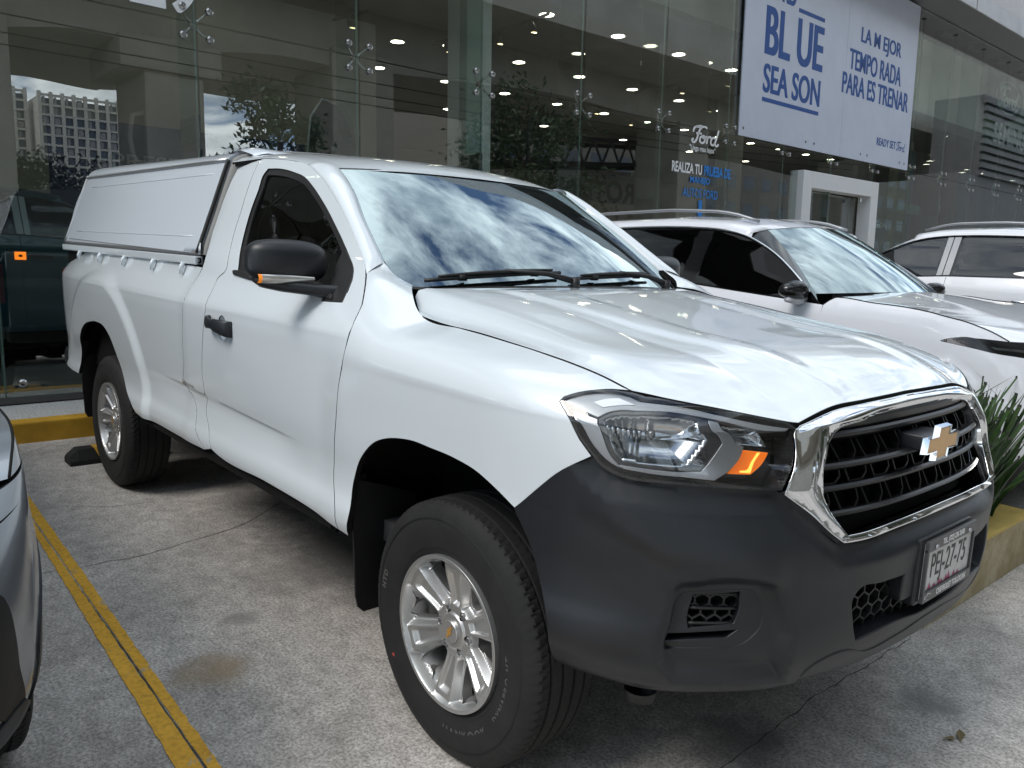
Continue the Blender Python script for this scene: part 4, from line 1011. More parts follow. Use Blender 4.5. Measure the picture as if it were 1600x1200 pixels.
mb = MB(); a = R(-142); mb.lathe([(-.1195, .006), (-.1200, .0)], 'y', 14, c=(.288 * math.cos(a), 0, .288 * math.sin(a))); mb.build('red_dot', mat('red_paint', (.35, .05, .03), .7), wheel0)

# ------------------------------------------------------------------ wheel housings, mud flaps, underside
def liner(cx, r, x_clip, name='wheel_liner'):
    for s in (-1, 1):
        mb = MB(); n = 30; a0, a1 = R(17), R(x_clip); V = []
        secs = [(.893, r), (.87, r + .012), (.62, r + .02), (.52, r + .0), (.50, r * .3)]
        for k in range(n + 1):
            a = a0 + (a1 - a0) * k / n
            for y, rr in secs: V.append((cx + rr * math.cos(a), s * y, .40 + rr * math.sin(a) * 1.0))
        L = len(secs); F = [(k * L + i, k * L + i + 1, (k + 1) * L + i + 1, (k + 1) * L + i) for k in range(n) for i in range(L - 1)]
        mb.add(V, F); o = mb.build(name, M_BLACK, truck, True)
liner(-.06, .545, 172); liner(-3.10, .555, 188)
mb = MB()
mb.box(-4.05, .62, -.50, .50, .42, .60); 
for s in (-1, 1):
    mb.box(-4.1, .55, s * .45 - .05, s * .45 + .05, .36, .48); mb.box(-2.45, -.58, s * .88 - (.04), s * .88 + .03, .505, .60)
mb.box(-2.5, -.55, -.86, .86, .56, .62); mb.box(-4.08, -3.7, -.84, .84, .58, .66); mb.box(.30, .60, -.72, .72, .50, .58)
mb.tube([(-3.155, -.75, .369), (-3.155, .75, .369)], .05, 12); mb.tube([(0, -.7, .33), (0, .7, .33)], .04, 12)
mb.lathe([(-.14, .03), (-.10, .13), (.10, .13), (.14, .03)], 'y', 20, c=(-3.155, 0, .369))
mb.tube([(-.6, .1, .40), (-3.0, .1, .38)], .045, 12); mb.tube([(.1, -.2, .40), (-1.6, -.25, .38), (-2.6, -.45, .40), (-4.1, -.55, .42)], .035, 10)
mb.build('underbody', M_BODYIN, truck)
def flap(pts, x0, x1, th, nm='mud_flap'):
    for s in (-1, 1):
        mb = MB(); n = len(pts)
        def fn(y, z, h): t = np.clip((z - .2) / .5, 0, 1); return (x0 + (x1 - x0) * t + h, s * y, z)
        mb.prism(pts if s > 0 else pts[::-1], 0, th, fn); mb.build(nm, M_PLASTD, truck)
flap([(.915, .56), (.905, .45), (.895, .31), (.885, .27), (.865, .25), (.70, .25), (.68, .28), (.68, .62), (.90, .70)], -.475, -.455, .008)
flap([(.915, .70), (.915, .50), (.905, .34), (.89, .31), (.70, .31), (.68, .34), (.68, .75), (.90, .78)], -3.62, -3.59, .008)
mb = MB()   # inner end panels of the wheel housings and small ribs seen in the front arch
for k in range(3): mb.box(-.475 + .0, -.462, -.90, -.86, .60 + .07 * k, .64 + .07 * k, .004)
mb.build('liner_clip', M_PLASTD, truck)
mb = MB(); mb.lathe([(0, .0), (.004, .035), (.03, .040)], 'z', 20, c=(.55, -.72, .375)); mb.build('tow_hook_cover', M_PLASTD, truck, True)
# ------------------------------------------------------------------ rear end
mb = MB(); mb.box(-4.17, -4.13, -.80, .80, .62, 1.29, .01); mb.build('tailgate', M_WHITE, truck)
mb = MB(); mb.box(-4.36, -4.16, -.84, .84, .52, .66, .04); mb.tube([(-4.2, -.86, .60), (-4.2, .86, .60)], .05, 12)
mb.build('rear_bumper', M_PLAST, truck)
for s in (-1, 1):
    mb = MB(); mb.box(-4.185, -4.11, s * .842 - .02, s * .842 + .02, .85, 1.18, .012); mb.build('tail_lamp', M_RED, truck)
mb = MB(); mb.box(-4.12, -1.90, -.80, .80, .62, .66); mb.box(-1.93, -1.89, -.84, .84, .62, 1.28)
for s in (-1, 1): mb.box(-4.12, -1.90, s * .82 - .02, s * .82 + .0, .64, 1.29)
mb.build('bed_floor', M_BODYIN, truck)
# ------------------------------------------------------------------ mirrors
def side_mirror(s):
    root = empty('side_mirror'); root.parent = truck
    # housing: rounded shell, front convex
    nu = 64; ring = [0, .12, .25, .38, .5, .62, .72, .80, .87, .92, .955, .98, .993, 1.0]; V = []; F = []
    def prof(a):
        ex = 2 / 3.3; ca, sa = math.cos(a), math.sin(a); Y = math.copysign(abs(ca) ** ex, ca) * .122; Z = math.copysign(abs(sa) ** ex, sa) * .068
        if Z > 0: Z *= 1 - .13 * max(0, -Y / .122) ** 1.5 - .03
        return Y, Z
    for i in range(nu):
        Y, Z = prof(2 * PI * i / nu)
        for r in ring: V.append((.060 * math.sqrt(max(0, 1 - r ** 2.7)) - .018 * Y * r / .122, Y * r, Z * r + .004))
        for x_, r in ((-.012, 1.0), (-.028, .985), (-.034, .95), (-.030, .90)): V.append((x_ - .018 * Y * r / .122, Y * r, Z * r + .004))
    L_ = len(ring) + 4
    for i in range(nu):
        for j in range(L_ - 1): F.append((i * L_ + j, i * L_ + j + 1, ((i + 1) % nu) * L_ + j + 1, ((i + 1) % nu) * L_ + j))
    def tr(p): return (p[0] - .800, s * (.962 + p[1] * 1.04), p[2] * 1.04 + 1.347)
    V2 = [tr((x, y, z)) for x, y, z in V]
    o = link('mirror_housing', V2, F, M_PLAST, root, True); bm = bmesh.new(); bm.from_mesh(o.data); bmesh.ops.remove_doubles(bm, verts=bm.verts, dist=1e-5); bmesh.ops.recalc_face_normals(bm, faces=bm.faces); bm.to_mesh(o.data); bm.free()
    # reflecting glass facing rearwards
    mb = MB(); pts = []
    for k in range(32):
        a = 2 * PI * k / 32; pts.append((math.copysign(abs(math.cos(a)) ** .6, math.cos(a)) * .108, math.copysign(abs(math.sin(a)) ** .6, math.sin(a)) * .058))
    mb.add([tr((-.030 - .018 * y / .12, y, z)) for y, z in pts], [tuple(range(32))]); mb.build('mirror_glass', M_CHROME, root)
    # lower arm and sail
    mb = MB()
    arm = [(-.690, .835, 1.258, .030, .024), (-.705, .86, 1.258, .036, .022), (-.745, .91, 1.264, .040, .020), (-.790, .99, 1.272, .040, .019), (-.810, 1.045, 1.281, .030, .016), (-.815, 1.070, 1.290, .012, .008)]
    V = []; n = 16
    for x, y, z, rx, rz in arm:
        for k in range(n):
            a = 2 * PI * k / n; V.append((x + rx * math.copysign(abs(math.cos(a)) ** .7, math.cos(a)), s * y, z + rz * math.copysign(abs(math.sin(a)) ** .7, math.sin(a))))
    F = [(i * n + k, i * n + (k + 1) % n, (i + 1) * n + (k + 1) % n, (i + 1) * n + k) for i in range(len(arm) - 1) for k in range(n)] + [tuple(range(n)), tuple((len(arm) - 1) * n + k for k in range(n))]
    mb.add(V, F); o = mb.build('mirror_arm', M_PLAST, root, True); bm = bmesh.new(); bm.from_mesh(o.data); bmesh.ops.recalc_face_normals(bm, faces=bm.faces); bm.to_mesh(o.data); bm.free(); autosmooth(o, 45)
    # turn signal strip wrapped on the lower front edge
    V = []; cols = 18
    for k in range(cols + 1):
        t = k / cols; Y = .105 - .165 * t ; w = .0095 * (1 - .55 * t ** 2.2)
        Xn = .060 * math.sqrt(max(0, 1 - abs(Y / .1215) ** 3.4)) ** .8
        x = Xn * .93 - .018 * Y / .12 + .0045; V += [tr((x - .006, Y, -.046 + w)), tr((x + .0005, Y, -.048 + w * .3)), tr((x - .001, Y, -.050 - w * .6)), tr((x - .012, Y, -.054 - w))]
    F = [(k * 4 + i, k * 4 + i + 1, (k + 1) * 4 + i + 1, (k + 1) * 4 + i) for k in range(cols) for i in range(3)]
    mi = [1 if f[0] // 4 < 1 else 0 for f in F]
    o = link('turn_signal', V, F, None, root, True, mats=[mat('clear_signal', (.50, .49, .47), .14, .6, coat=1), M_AMBER], fmat=mi)
    bm = bmesh.new(); bm.from_mesh(o.data); bmesh.ops.recalc_face_normals(bm, faces=bm.faces); bm.to_mesh(o.data); bm.free()
    return root
side_mirror(-1); side_mirror(1)
# triangular sail and waist strip of each door
SAIL = [(-0.7157, 1.2289, 'c'), (-0.7701, 1.3474, 'c'), (-0.7657, 1.3903), (-0.7165, 1.3707), (-0.6452, 1.3279), (-0.6187, 1.3006, 'c'), (-0.5914, 1.2342, 'c')]
BELT = [(-1.4827, 1.2867, 'c'), (-1.4656, 1.275, 'c'), (-1.31, 1.2637), (-0.986, 1.2485), (-0.6561, 1.2374, 'c'), (-0.6711, 1.2485, 'c'), (-1.0103, 1.2648), (-1.3187, 1.2802), (-1.4497, 1.2883, 'c')]
for dd, mir in ((door_r, False), (door_l, True)):
    panel('mirror_sail', SIDE, resample(SAIL, .012), M_PLASTD, dd, res=.02, flange=.012, off=.002, mirror=mir, edge=.003)
    panel('waist_strip', SIDE, resample(BELT, .012), M_PLASTD, dd, res=.02, flange=.014, off=.009, mirror=mir, edge=.003)
# ------------------------------------------------------------------ door handles
def door_handle(parent, s):
    root = empty('door_handle'); root.parent = parent
    hx, hz = HC[0], HC[2]; yb = -HC[1]
    n = 22; V = []; m = 14
    for i in range(n + 1):
        t = i / n; x = hx - .105 + .21 * t; arch = math.sin(PI * t) ** .5
        y = yb + .006 + .034 * arch; z = hz + .016 - .032 * t * 0 + .006 * math.sin(PI * t)
        rz = .0225 + .006 * math.cos(2 * PI * (t - .5)) * -1 * .6 + (.005 if t > .55 else 0) ; ry = .010
        for k in range(m):
            a = 2 * PI * k / m; V.append((x, s * (y + ry * math.cos(a)), z - .012 * (t - .5) + rz * math.copysign(abs(math.sin(a)) ** .8, math.sin(a))))
    F = [(i * m + k, i * m + (k + 1) % m, (i + 1) * m + (k + 1) % m, (i + 1) * m + k) for i in range(n) for k in range(m)] + [tuple(range(m)), tuple(n * m + k for k in range(m))]
    o = link('handle_grip', V, F, M_PLAST, parent, True); bm = bmesh.new(); bm.from_mesh(o.data); bmesh.ops.recalc_face_normals(bm, faces=bm.faces); bm.to_mesh(o.data); bm.free()
    COL.objects.unlink(root); bpy.data.objects.remove(root)
    o.name = 'door_handle'
    # scooped cup behind the grip
    mb = MB(); nr = 7; na = 28; V = []
    for j in range(nr):
        r = 1 - j / (nr - 1) * .999
        for k in range(na):
            a = 2 * PI * k / na; V.append((hx + .005 + .048 * r * math.cos(a), s * (yb + .0022 - .026 * (1 - r ** 2.4) - .0035), hz + .006 + .052 * r * math.sin(a)))
    F = [(j * na + k, j * na + (k + 1) % na, (j + 1) * na + (k + 1) % na, (j + 1) * na + k) for j in range(nr - 1) for k in range(na)]
    mb.add(V, F); mb.build('handle_cup', M_WHITE, parent, True)
for dd, s in ((door_r, -1), (door_l, 1)):
    door_handle(dd, s)
# ------------------------------------------------------------------ number plate
PX_, PZ_, PW, PH = .9401, .6865, .1521, .0794
plate = empty('license_plate', (0, 0, 0)); plate.parent = truck
M_FRAME = mat('plate_frame_plastic', (.045, .047, .050), .35)
mb = MB(); x0, x1 = PX_ - .006, PX_ + .004
mb.box(x0, x1, -PW, PW, PZ_ + PH - .028, PZ_ + PH, .002); mb.box(x0, x1, -PW, PW, PZ_ - PH, PZ_ - PH + .027, .002)
mb.box(x0, x1 - .0003, -PW, -PW + .009, PZ_ - PH + .02, PZ_ + PH - .02, .002); mb.box(x0, x1 - .0003, PW - .009, PW, PZ_ - PH + .02, PZ_ + PH - .02, .002)
mb.build('plate_frame', M_FRAME, plate)
mb = MB(); mb.box(x0 - .002, x0 + .003, -PW + .004, PW - .004, PZ_ - PH + .008, PZ_ + PH - .008, .001); mb.build('plate_sheet', noise_mat('plate_white', (.60, .61, .60), (.50, .50, .49), 30, 4, .4), plate)
mb = MB(); mb.box(.86, x0 - .003, -PW - .018, PW + .0, PZ_ - PH - .005, PZ_ + PH + .006, .006); mb.build('plate_bracket', M_PLAST, plate)
def text_mesh(s, size, m, parent, origin, ax, up, name='lettering', sx=1., bold=.0, extrude=.0004, align='CENTER', shear=0.):
    cu = bpy.data.curves.new('t', 'FONT'); cu.body = s; cu.size = size; cu.extrude = extrude; cu.offset = bold * size; cu.align_x = align; cu.align_y = 'CENTER'; cu.shear = shear
    o = bpy.data.objects.new('t', cu); COL.objects.link(o); dg = bpy.context.evaluated_depsgraph_get(); dg.update(); me = bpy.data.meshes.new_from_object(o.evaluated_get(dg))
    COL.objects.unlink(o); bpy.data.objects.remove(o)
    A = Vector(ax).normalized(); U = Vector(up).normalized(); N = A.cross(U); O = Vector(origin)
    V = [(O + A * v.co.x * sx + U * v.co.y + N * v.co.z)[:] for v in me.vertices]; F = [tuple(p.vertices) for p in me.polygons]
    bpy.data.meshes.remove(me); bpy.data.curves.remove(cu)
    return link(name, V, F, m, parent, False)
yax = (0, 1, 0); zax = (0, 0, 1)
M_INK = mat('plate_ink', (.03, .03, .035), .5); M_LW = mat('white_print', (.72, .72, .72), .5)
text_mesh('PEJ-27-75', .088, M_INK, plate, (x0 + .0036, .002, PZ_ + .004), yax, zax, sx=.66, bold=.0)
text_mesh('TEL. (722) 236 3640', .020, M_LW, plate, (x1 + .0003, 0, PZ_ + PH - .0145), yax, zax, sx=.82, bold=.02)
text_mesh('CHEVROLET TOLLOCAN', .021, M_LW, plate, (x1 + .0003, .022, PZ_ - PH + .0135), yax, zax, sx=.80, bold=.02)
badge(plate, (x1 + .0001, -.122, PZ_ - PH + .0135), .020, .0085, .0006, M_LW, M_FRAME)
mb = MB()
for k, (yy, hh) in enumerate(((-.105, .018), (-.075, .010), (-.045, .016), (-.03, .010), (.0, .014), (.015, .022), (.05, .016), (.075, .01))):
    mb.add([(x0 + .0036, yy - .010, PZ_ - PH + .0275), (x0 + .0036, yy + .010, PZ_ - PH + .0275), (x0 + .0036, yy, PZ_ - PH + .0275 + hh)], [(0, 1, 2)])
mb.build('plate_emblem', mat('plate_magenta', (.42, .06, .16), .5), plate)
mb = MB()
for yy in (-.105, .105): mb.lathe([(-.002, .006), (.003, .006), (.0045, .003), (.0045, 0)], 'x', 12, c=(x1, yy, PZ_ + PH - .020))
mb.build('plate_screw', M_STEEL, plate, True)
# ------------------------------------------------------------------ bed canopy
_cy2 = [.846, .812, .776, .738, .712, .702, .690, .655, .560, .300, 0]
_cz2 = [1.345, 1.440, 1.540, 1.650, 1.722, 1.748, 1.785, 1.818, 1.840, 1.858, 1.865]
def CAP(u, v):
    u, v = np.broadcast_arrays(np.asarray(u, float), np.asarray(v, float)); a = np.abs(v); y = hw(range(11), _cy2, a); z = hw(range(11), _cz2, a)
    top = ss(4.8, 7, a); z = z - top * (.022 * ss(-4.1, -1.95, u) + .012) ; return np.stack([u, np.where(v < 0, 1, -1) * y, z], -1)

capn = empty('bed_canopy'); capn.parent = truck
us = np.linspace(-4.14, -1.90, 60); vsn = np.concatenate([np.linspace(-10, 10, 161)]); U_, V_ = np.meshgrid(us, np.where(vsn < 0, -(10 + vsn) , 10 - vsn) if False else vsn, indexing='ij')
vv = np.linspace(0, 10, 81)
secs = np.concatenate([np.stack([hw(range(11), _cy2, vv) * -1, hw(range(11), _cz2, vv)], -1), np.stack([hw(range(11), _cy2, vv) , hw(range(11), _cz2, vv)], -1)[::-1][1:]])
topm = np.concatenate([ss(4.8, 7, vv), ss(4.8, 7, vv)[::-1][1:]])
grid = np.array([[(u - .0, y, z - t * (.022 * float(ss(-4.1, -1.95, u)) + .012)) for (y, z), t in zip(secs, topm)] for u in us])
mb = MB(); a, b = grid.shape[:2]
mb.add(grid.reshape(-1, 3), [(i * b + j, (i + 1) * b + j, (i + 1) * b + j + 1, i * b + j + 1) for i in range(a - 1) for j in range(b - 1)])
for e in (0, a - 1):
    base = grid[e]; mb.add(list(base), [tuple(range(b))])
sh = mb.build('canopy_shell', M_CAP, capn, True); bm = bmesh.new(); bm.from_mesh(sh.data); bmesh.ops.recalc_face_normals(bm, faces=bm.faces); bm.to_mesh(sh.data); bm.free(); autosmooth(sh, 40)
# spoiler lip over the cab roof
ys = np.linspace(-.655, .655, 40); zt = np.interp(np.abs(ys), [0, .3, .5, .60, .655], [1.812, 1.813, 1.815, 1.816, 1.797])
loft('canopy_spoiler', [np.stack([ys * 0 - 2.02, ys, zt - .012], -1), np.stack([ys * 0 - 1.93, ys, zt], -1), np.stack([ys * 0 - 1.88, ys, zt - .002], -1), np.stack([ys * 0 - 1.80, ys * .97, zt - .022], -1), np.stack([ys * 0 - 1.79, ys * .965, zt - .030], -1)], M_CAP, capn)
def CAPR(u, v): return CAP(u, v)
CP = [(-4.0659, 4.4714, 'c'), (-2.8371, 3.8655), (-1.8929, 3.7594, 'c'), (-1.8994, 2.6608), (-1.9172, 1.8368), (-1.9077, 0.8263), (-1.8562, 0.0, 'c'), (-2.765, 0.1005), (-4.0741, 0.2593, 'c'), (-4.1864, 2.2636)]
cpo = resample([(p[0], p[1] * .1) + tuple(p[2:]) for p in CP], .03)
def CAPS(u, v): return CAP(u, np.asarray(v) / .1)
inner = offset_poly(cpo, .0)
cx_, cv_ = cpo.mean(0)
ipoly = cx_ * 0 + np.array([(u, v) for u, v in [(-3.93, .085), (-2.02, .085), (-1.98, .36), (-3.93, .36)]])
def cap_off(u, v):
    P = np.stack([np.ravel(u), np.ravel(v)], -1); ins = inpoly(P, ipoly); d = dist_poly(P, ipoly) * np.where(ins, 1, -1)
    return (.004 * ss(-.006, .006, d)).reshape(np.shape(u)) + .006
for mir in (False, True):
    o = panel('canopy_side_door', CAPS, cpo, M_CAP, capn, res=.03, flange=.010, off=.006, mirror=mir, edge=.003)
    for v_ in (.075, .345):
        mb = MB(); mb.tube([tuple((CAPS(np.array(u), np.array(v_ + (.01 if v_ > .2 else 0) * (u + 3) / 2)) + np.array([0, -.0052, 0])) * ([1, -1, 1] if mir else [1, 1, 1])) for u in np.linspace(-3.93, -2.0, 16)], .0035, 8); mb.build('pressed_bead', M_CAP, o, True)
def rail(name, path, r, m, both_=True, parent=capn, flat=1., n=8):
    for s in ((1, -1) if both_ else (1,)):
        mb = MB(); mb.tube([(p[0], p[1] * s, p[2]) for p in path], r, n, flat=flat); mb.build(name, m, parent, True)
uL = np.linspace(-4.135, -1.90, 12)
rail('drip_trim', [tuple(CAP(np.array(u), np.array(5.15)) + np.array([0, -.006, 0])) for u in uL], .007, M_ALU)
rail('bottom_seal', [tuple(CAP(np.array(u), np.array(-.02 + .0)) + np.array([0, -.004, -.004])) for u in uL], .009, mat('dark_trim', (.11, .11, .11), .5))
rail('front_seal', [tuple(CAP(np.array(-1.893), np.array(v)) + np.array([0, -.002, 0])) for v in np.linspace(0, 5.1, 14)], .009, M_SEAL)
rail('rear_seal', [tuple(CAP(np.array(-4.142), np.array(v))) for v in np.linspace(0, 5.5, 12)], .010, M_ALU)
# foam strip between canopy and cab
mb = MB(); pr = [CAP(np.array(-1.89), np.array(v)) for v in np.linspace(0, 10, 40)]
V = []
for p in pr: V += [(-1.888, p[1] * .985, p[2] - .005), (-1.845, p[1] * .985, p[2] - .005), (-1.845, p[1] * .93, p[2] - .03)]
F = [(i * 3 + k, i * 3 + k + 1, (i + 1) * 3 + k + 1, (i + 1) * 3 + k) for i in range(39) for k in range(2)]
for s in (1, -1): mb.add([(v[0], v[1] * s, v[2]) for v in V], F)
mb.build('foam_strip', M_GREYSEAL, capn, True)
for s in (-1, 1):
    mb = MB(); mb.box(-4.14, -1.87, s * .845 - .022, s * .845 + .016, 1.296, 1.333, .006); mb.build('bed_rail', M_WHITE, truck)
for s in (-1, 1):
    for xk in (-3.70, -3.28, -2.84, -2.39, -2.00):
        mb = MB(); mb.tube([(xk, s * .868, 1.300), (xk, s * .880, 1.275), (xk - .003, s * .878, 1.250)], [.011, .011, .008], 10, flat=.7); mb.build('clamp_bracket', M_WHITE, capn, True)
        mb = MB(); mb.box(xk - .05, xk + .02, s * .886 - .003, s * .886 + .003, 1.232, 1.238); 
mb = MB()
for s in (-1, 1):
    mb.lathe([(-.008, .012), (.0, .012), (.004, .004), (.004, 0)], 'y', 12, c=(-1.86, s * .846, 1.315))
mb.build('rail_plug', M_BLACK, truck)
# loose bits: the aerial ball on the roof

# ------------------------------------------------------------------ frames
BO = Vector((-5.34511094, 0.45960999, 3.12776573))
BA = Vector((-9.88111517e-04, 9.99978225e-01, 6.52479855e-03)).normalized()
BU_ = Vector((-0.0326208, -0.00655356, 0.99944631)).normalized()
BB = BU_.cross(BA).normalized()
BMAT = Matrix((BA, BB, BU_)).transposed().to_4x4()
BMAT.translation = BO - BU_ * 2.98          # local: x along the facade, y into the building, z = 0 at the showroom slab
def bempty(name, label, cat, group=None):
    return empty(name, label=label, cat=cat, group=group, matrix=BMAT.copy())
def bx(*a, **k): return MB().box(*a, **k)
# ------------------------------------------------------------------ ground
def concrete():
    m = bpy.data.materials.new('lot_concrete'); m.use_nodes = True; t = m.node_tree; b = t.nodes['Principled BSDF']; b.inputs['Roughness'].default_value = .85
    L = t.links.new; N = t.nodes.new; tc = N('ShaderNodeTexCoord')
    def noise(s, d=6, r=.6, dist=0.): n = N('ShaderNodeTexNoise'); n.inputs['Scale'].default_value = s; n.inputs['Detail'].default_value = d; n.inputs['Roughness'].default_value = r; n.inputs['Distortion'].default_value = dist; L(tc.outputs['Object'], n.inputs['Vector']); return n
    def ramp(n, p0, c0, p1, c1): r = N('ShaderNodeValToRGB'); r.color_ramp.elements[0].position = p0; r.color_ramp.elements[0].color = (*c0, 1); r.color_ramp.elements[1].position = p1; r.color_ramp.elements[1].color = (*c1, 1); L(n.outputs['Fac'], r.inputs[0]); return r
    base = ramp(noise(1.3, 8, .62, .4), .32, (.38, .365, .35), .68, (.60, .58, .56))
    fine = ramp(noise(95, 3, .75), .38, (.48, .47, .46), .60, (1.32, 1.30, 1.28))
    mid = ramp(noise(14, 7, .7, .3), .34, (.66, .65, .64), .62, (1.12, 1.11, 1.10))
    speck = N('ShaderNodeTexVoronoi'); speck.inputs['Scale'].default_value = 95; L(tc.outputs['Object'], speck.inputs['Vector'])
    sr = N('ShaderNodeValToRGB'); sr.color_ramp.elements[0].position = .10; sr.color_ramp.elements[0].color = (.55, .54, .53, 1); sr.color_ramp.elements[1].position = .30; sr.color_ramp.elements[1].color = (1, 1, 1, 1); L(speck.outputs['Distance'], sr.inputs[0])
    def mul(a, b_, f=1.): x = N('ShaderNodeMix'); x.data_type = 'RGBA'; x.blend_type = 'MULTIPLY'; x.inputs['Factor'].default_value = f; L(a, x.inputs['A']); L(b_, x.inputs['B']); return x.outputs['Result']
    c = mul(mul(mul(base.outputs[0], fine.outputs[0], .8), mid.outputs[0], .8), sr.outputs[0], .5)
    # rusty oil patch and dark drips
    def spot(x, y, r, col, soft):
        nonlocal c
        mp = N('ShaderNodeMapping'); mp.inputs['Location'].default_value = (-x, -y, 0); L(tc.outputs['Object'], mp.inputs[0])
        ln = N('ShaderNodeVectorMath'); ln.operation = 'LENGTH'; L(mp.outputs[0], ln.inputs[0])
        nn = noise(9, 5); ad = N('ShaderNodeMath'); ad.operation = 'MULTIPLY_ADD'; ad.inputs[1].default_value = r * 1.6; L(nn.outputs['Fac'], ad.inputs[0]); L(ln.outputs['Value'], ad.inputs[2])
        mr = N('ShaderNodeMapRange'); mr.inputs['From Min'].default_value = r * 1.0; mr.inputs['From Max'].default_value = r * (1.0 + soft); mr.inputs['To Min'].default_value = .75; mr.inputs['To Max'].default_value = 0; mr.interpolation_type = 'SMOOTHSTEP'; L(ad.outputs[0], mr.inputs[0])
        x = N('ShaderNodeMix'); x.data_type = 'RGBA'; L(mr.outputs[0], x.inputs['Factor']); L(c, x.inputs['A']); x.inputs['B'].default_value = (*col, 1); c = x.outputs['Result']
    spot(*(-0.8222, -1.2237), .12, (.30, .22, .13), 1.2)
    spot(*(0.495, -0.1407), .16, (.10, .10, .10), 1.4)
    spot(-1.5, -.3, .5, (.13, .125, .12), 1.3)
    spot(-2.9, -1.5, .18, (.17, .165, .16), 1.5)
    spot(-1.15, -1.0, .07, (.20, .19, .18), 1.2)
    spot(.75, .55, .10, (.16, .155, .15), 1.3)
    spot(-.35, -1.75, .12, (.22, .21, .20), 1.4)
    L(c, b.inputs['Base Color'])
    bp = N('ShaderNodeBump'); bp.inputs['Strength'].default_value = .5; bp.inputs['Distance'].default_value = .004; n3 = noise(170, 4, .7); L(n3.outputs['Fac'], bp.inputs['Height']); L(bp.outputs[0], b.inputs['Normal'])
    return m
M_CONC = concrete()
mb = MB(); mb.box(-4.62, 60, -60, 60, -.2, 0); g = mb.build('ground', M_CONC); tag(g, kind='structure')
mb = MB(); mb.box(-400, 400, -400, 400, -.6, -.25); g = mb.build('street', noise_mat('asphalt', (.045, .045, .047), (.07, .07, .07), 3, 6, .9)); tag(g, kind='structure')
# saw-cut joints and cracks as shallow dark seams
M_CRACK = mat('crack_dirt', (.075, .07, .065), .95)
def seam(pts, w, name, jag=.004, z=.0015, seed=0):
    r = np.random.default_rng(seed); P = resample([tuple(p[:2]) for p in pts], .03, closed=False); d = np.gradient(P, axis=0); d /= np.linalg.norm(d, axis=1, keepdims=True); n = np.stack([-d[:, 1], d[:, 0]], -1)
    j = np.cumsum(r.normal(0, jag, len(P))); j -= np.linspace(j[0], j[-1], len(P)); P = P + n * j[:, None]; ww = w * (.5 + r.random(len(P)))
    A = P + n * ww[:, None] / 2; B = P - n * ww[:, None] / 2; V = [(a[0], a[1], z) for a in A] + [(b[0], b[1], z) for b in B]; k = len(P)
    return link(name, V, [(i + k, i + k + 1, i + 1, i) for i in range(k - 1)], M_CRACK, None, False)
for i, (pts, w) in enumerate((([(.49, -1.2), (.495, -.33), (.487, .01), (.50, .30), (.499, .58), (.51, 1.0)], .0035), ([(-2.0, -1.9), (-2.0, -1.49), (-1.976, -1.30), (-2.0, -.94), (-2.09, -.63), (-2.5, .03), (-2.6, .6)], .004),
                       ([(-2.9, -1.2), (-2.75, -1.0), (-2.72, -.8)], .003))):
    tag(seam(pts, w, 'ground_crack', seed=i), kind='structure')
# painted parking line: two strips either side of the slab joint, worn
def worn_paint():
    m = bpy.data.materials.new('worn_yellow_paint'); m.use_nodes = True; t = m.node_tree; b = t.nodes['Principled BSDF']; b.inputs['Roughness'].default_value = .6; L = t.links.new; N = t.nodes.new; tc = N('ShaderNodeTexCoord')
    def noise(s, d=6, r=.65, di=0.): n = N('ShaderNodeTexNoise'); n.inputs['Scale'].default_value = s; n.inputs['Detail'].default_value = d; n.inputs['Roughness'].default_value = r; n.inputs['Distortion'].default_value = di; L(tc.outputs['Object'], n.inputs['Vector']); return n
    r1 = N('ShaderNodeValToRGB'); e = r1.color_ramp.elements; e[0].position = .3; e[0].color = (.66, .35, .025, 1); e[1].position = .7; e[1].color = (.86, .48, .045, 1); L(noise(6).outputs['Fac'], r1.inputs[0])
    r2 = N('ShaderNodeValToRGB'); e = r2.color_ramp.elements; e[0].position = .60; e[0].color = (0, 0, 0, 1); e[1].position = .63; e[1].color = (1, 1, 1, 1); L(noise(7, 8, .7, .6).outputs['Fac'], r2.inputs[0])
    r3 = N('ShaderNodeValToRGB'); e = r3.color_ramp.elements; e[0].position = .30; e[0].color = (.55, .52, .5, 1); e[1].position = .55; e[1].color = (1, 1, 1, 1); L(noise(60, 5).outputs['Fac'], r3.inputs[0])
    mx = N('ShaderNodeMix'); mx.data_type = 'RGBA'; L(r2.outputs[0], mx.inputs['Factor']); L(r1.outputs[0], mx.inputs['A']); mx.inputs['B'].default_value = (.40, .37, .30, 1)
    ml = N('ShaderNodeMix'); ml.data_type = 'RGBA'; ml.blend_type = 'MULTIPLY'; ml.inputs['Factor'].default_value = .7; L(mx.outputs['Result'], ml.inputs['A']); L(r3.outputs[0], ml.inputs['B']); L(ml.outputs['Result'], b.inputs['Base Color'])
    bp = N('ShaderNodeBump'); bp.inputs['Strength'].default_value = .3; bp.inputs['Distance'].default_value = .003; L(noise(150, 3).outputs['Fac'], bp.inputs['Height']); L(bp.outputs[0], b.inputs['Normal']); return m
M_YEL = worn_paint()
LL = [(-2.6042, -1.3988), (-1.9591, -1.4208), (-0.8892, -1.4706), (-0.3916, -1.4858)]
LR = [(-3.1293, -1.3029), (-1.794, -1.3472), (-0.9575, -1.3774), (-0.3141, -1.3855)]
LC = [(-2.6934, -1.3678), (-1.9312, -1.3814), (-0.8913, -1.4159), (-0.3431, -1.423)]
def fitx(P, x):
    P = np.array(P); A = np.polyfit(P[:, 0], P[:, 1], 1); return np.polyval(A, x)
xs_ = np.linspace(-4.45, 2.2, 200); rj = np.random.default_rng(3)
yl, yr, yc_ = fitx(LL, xs_), fitx(LR, xs_), fitx(LC, xs_)
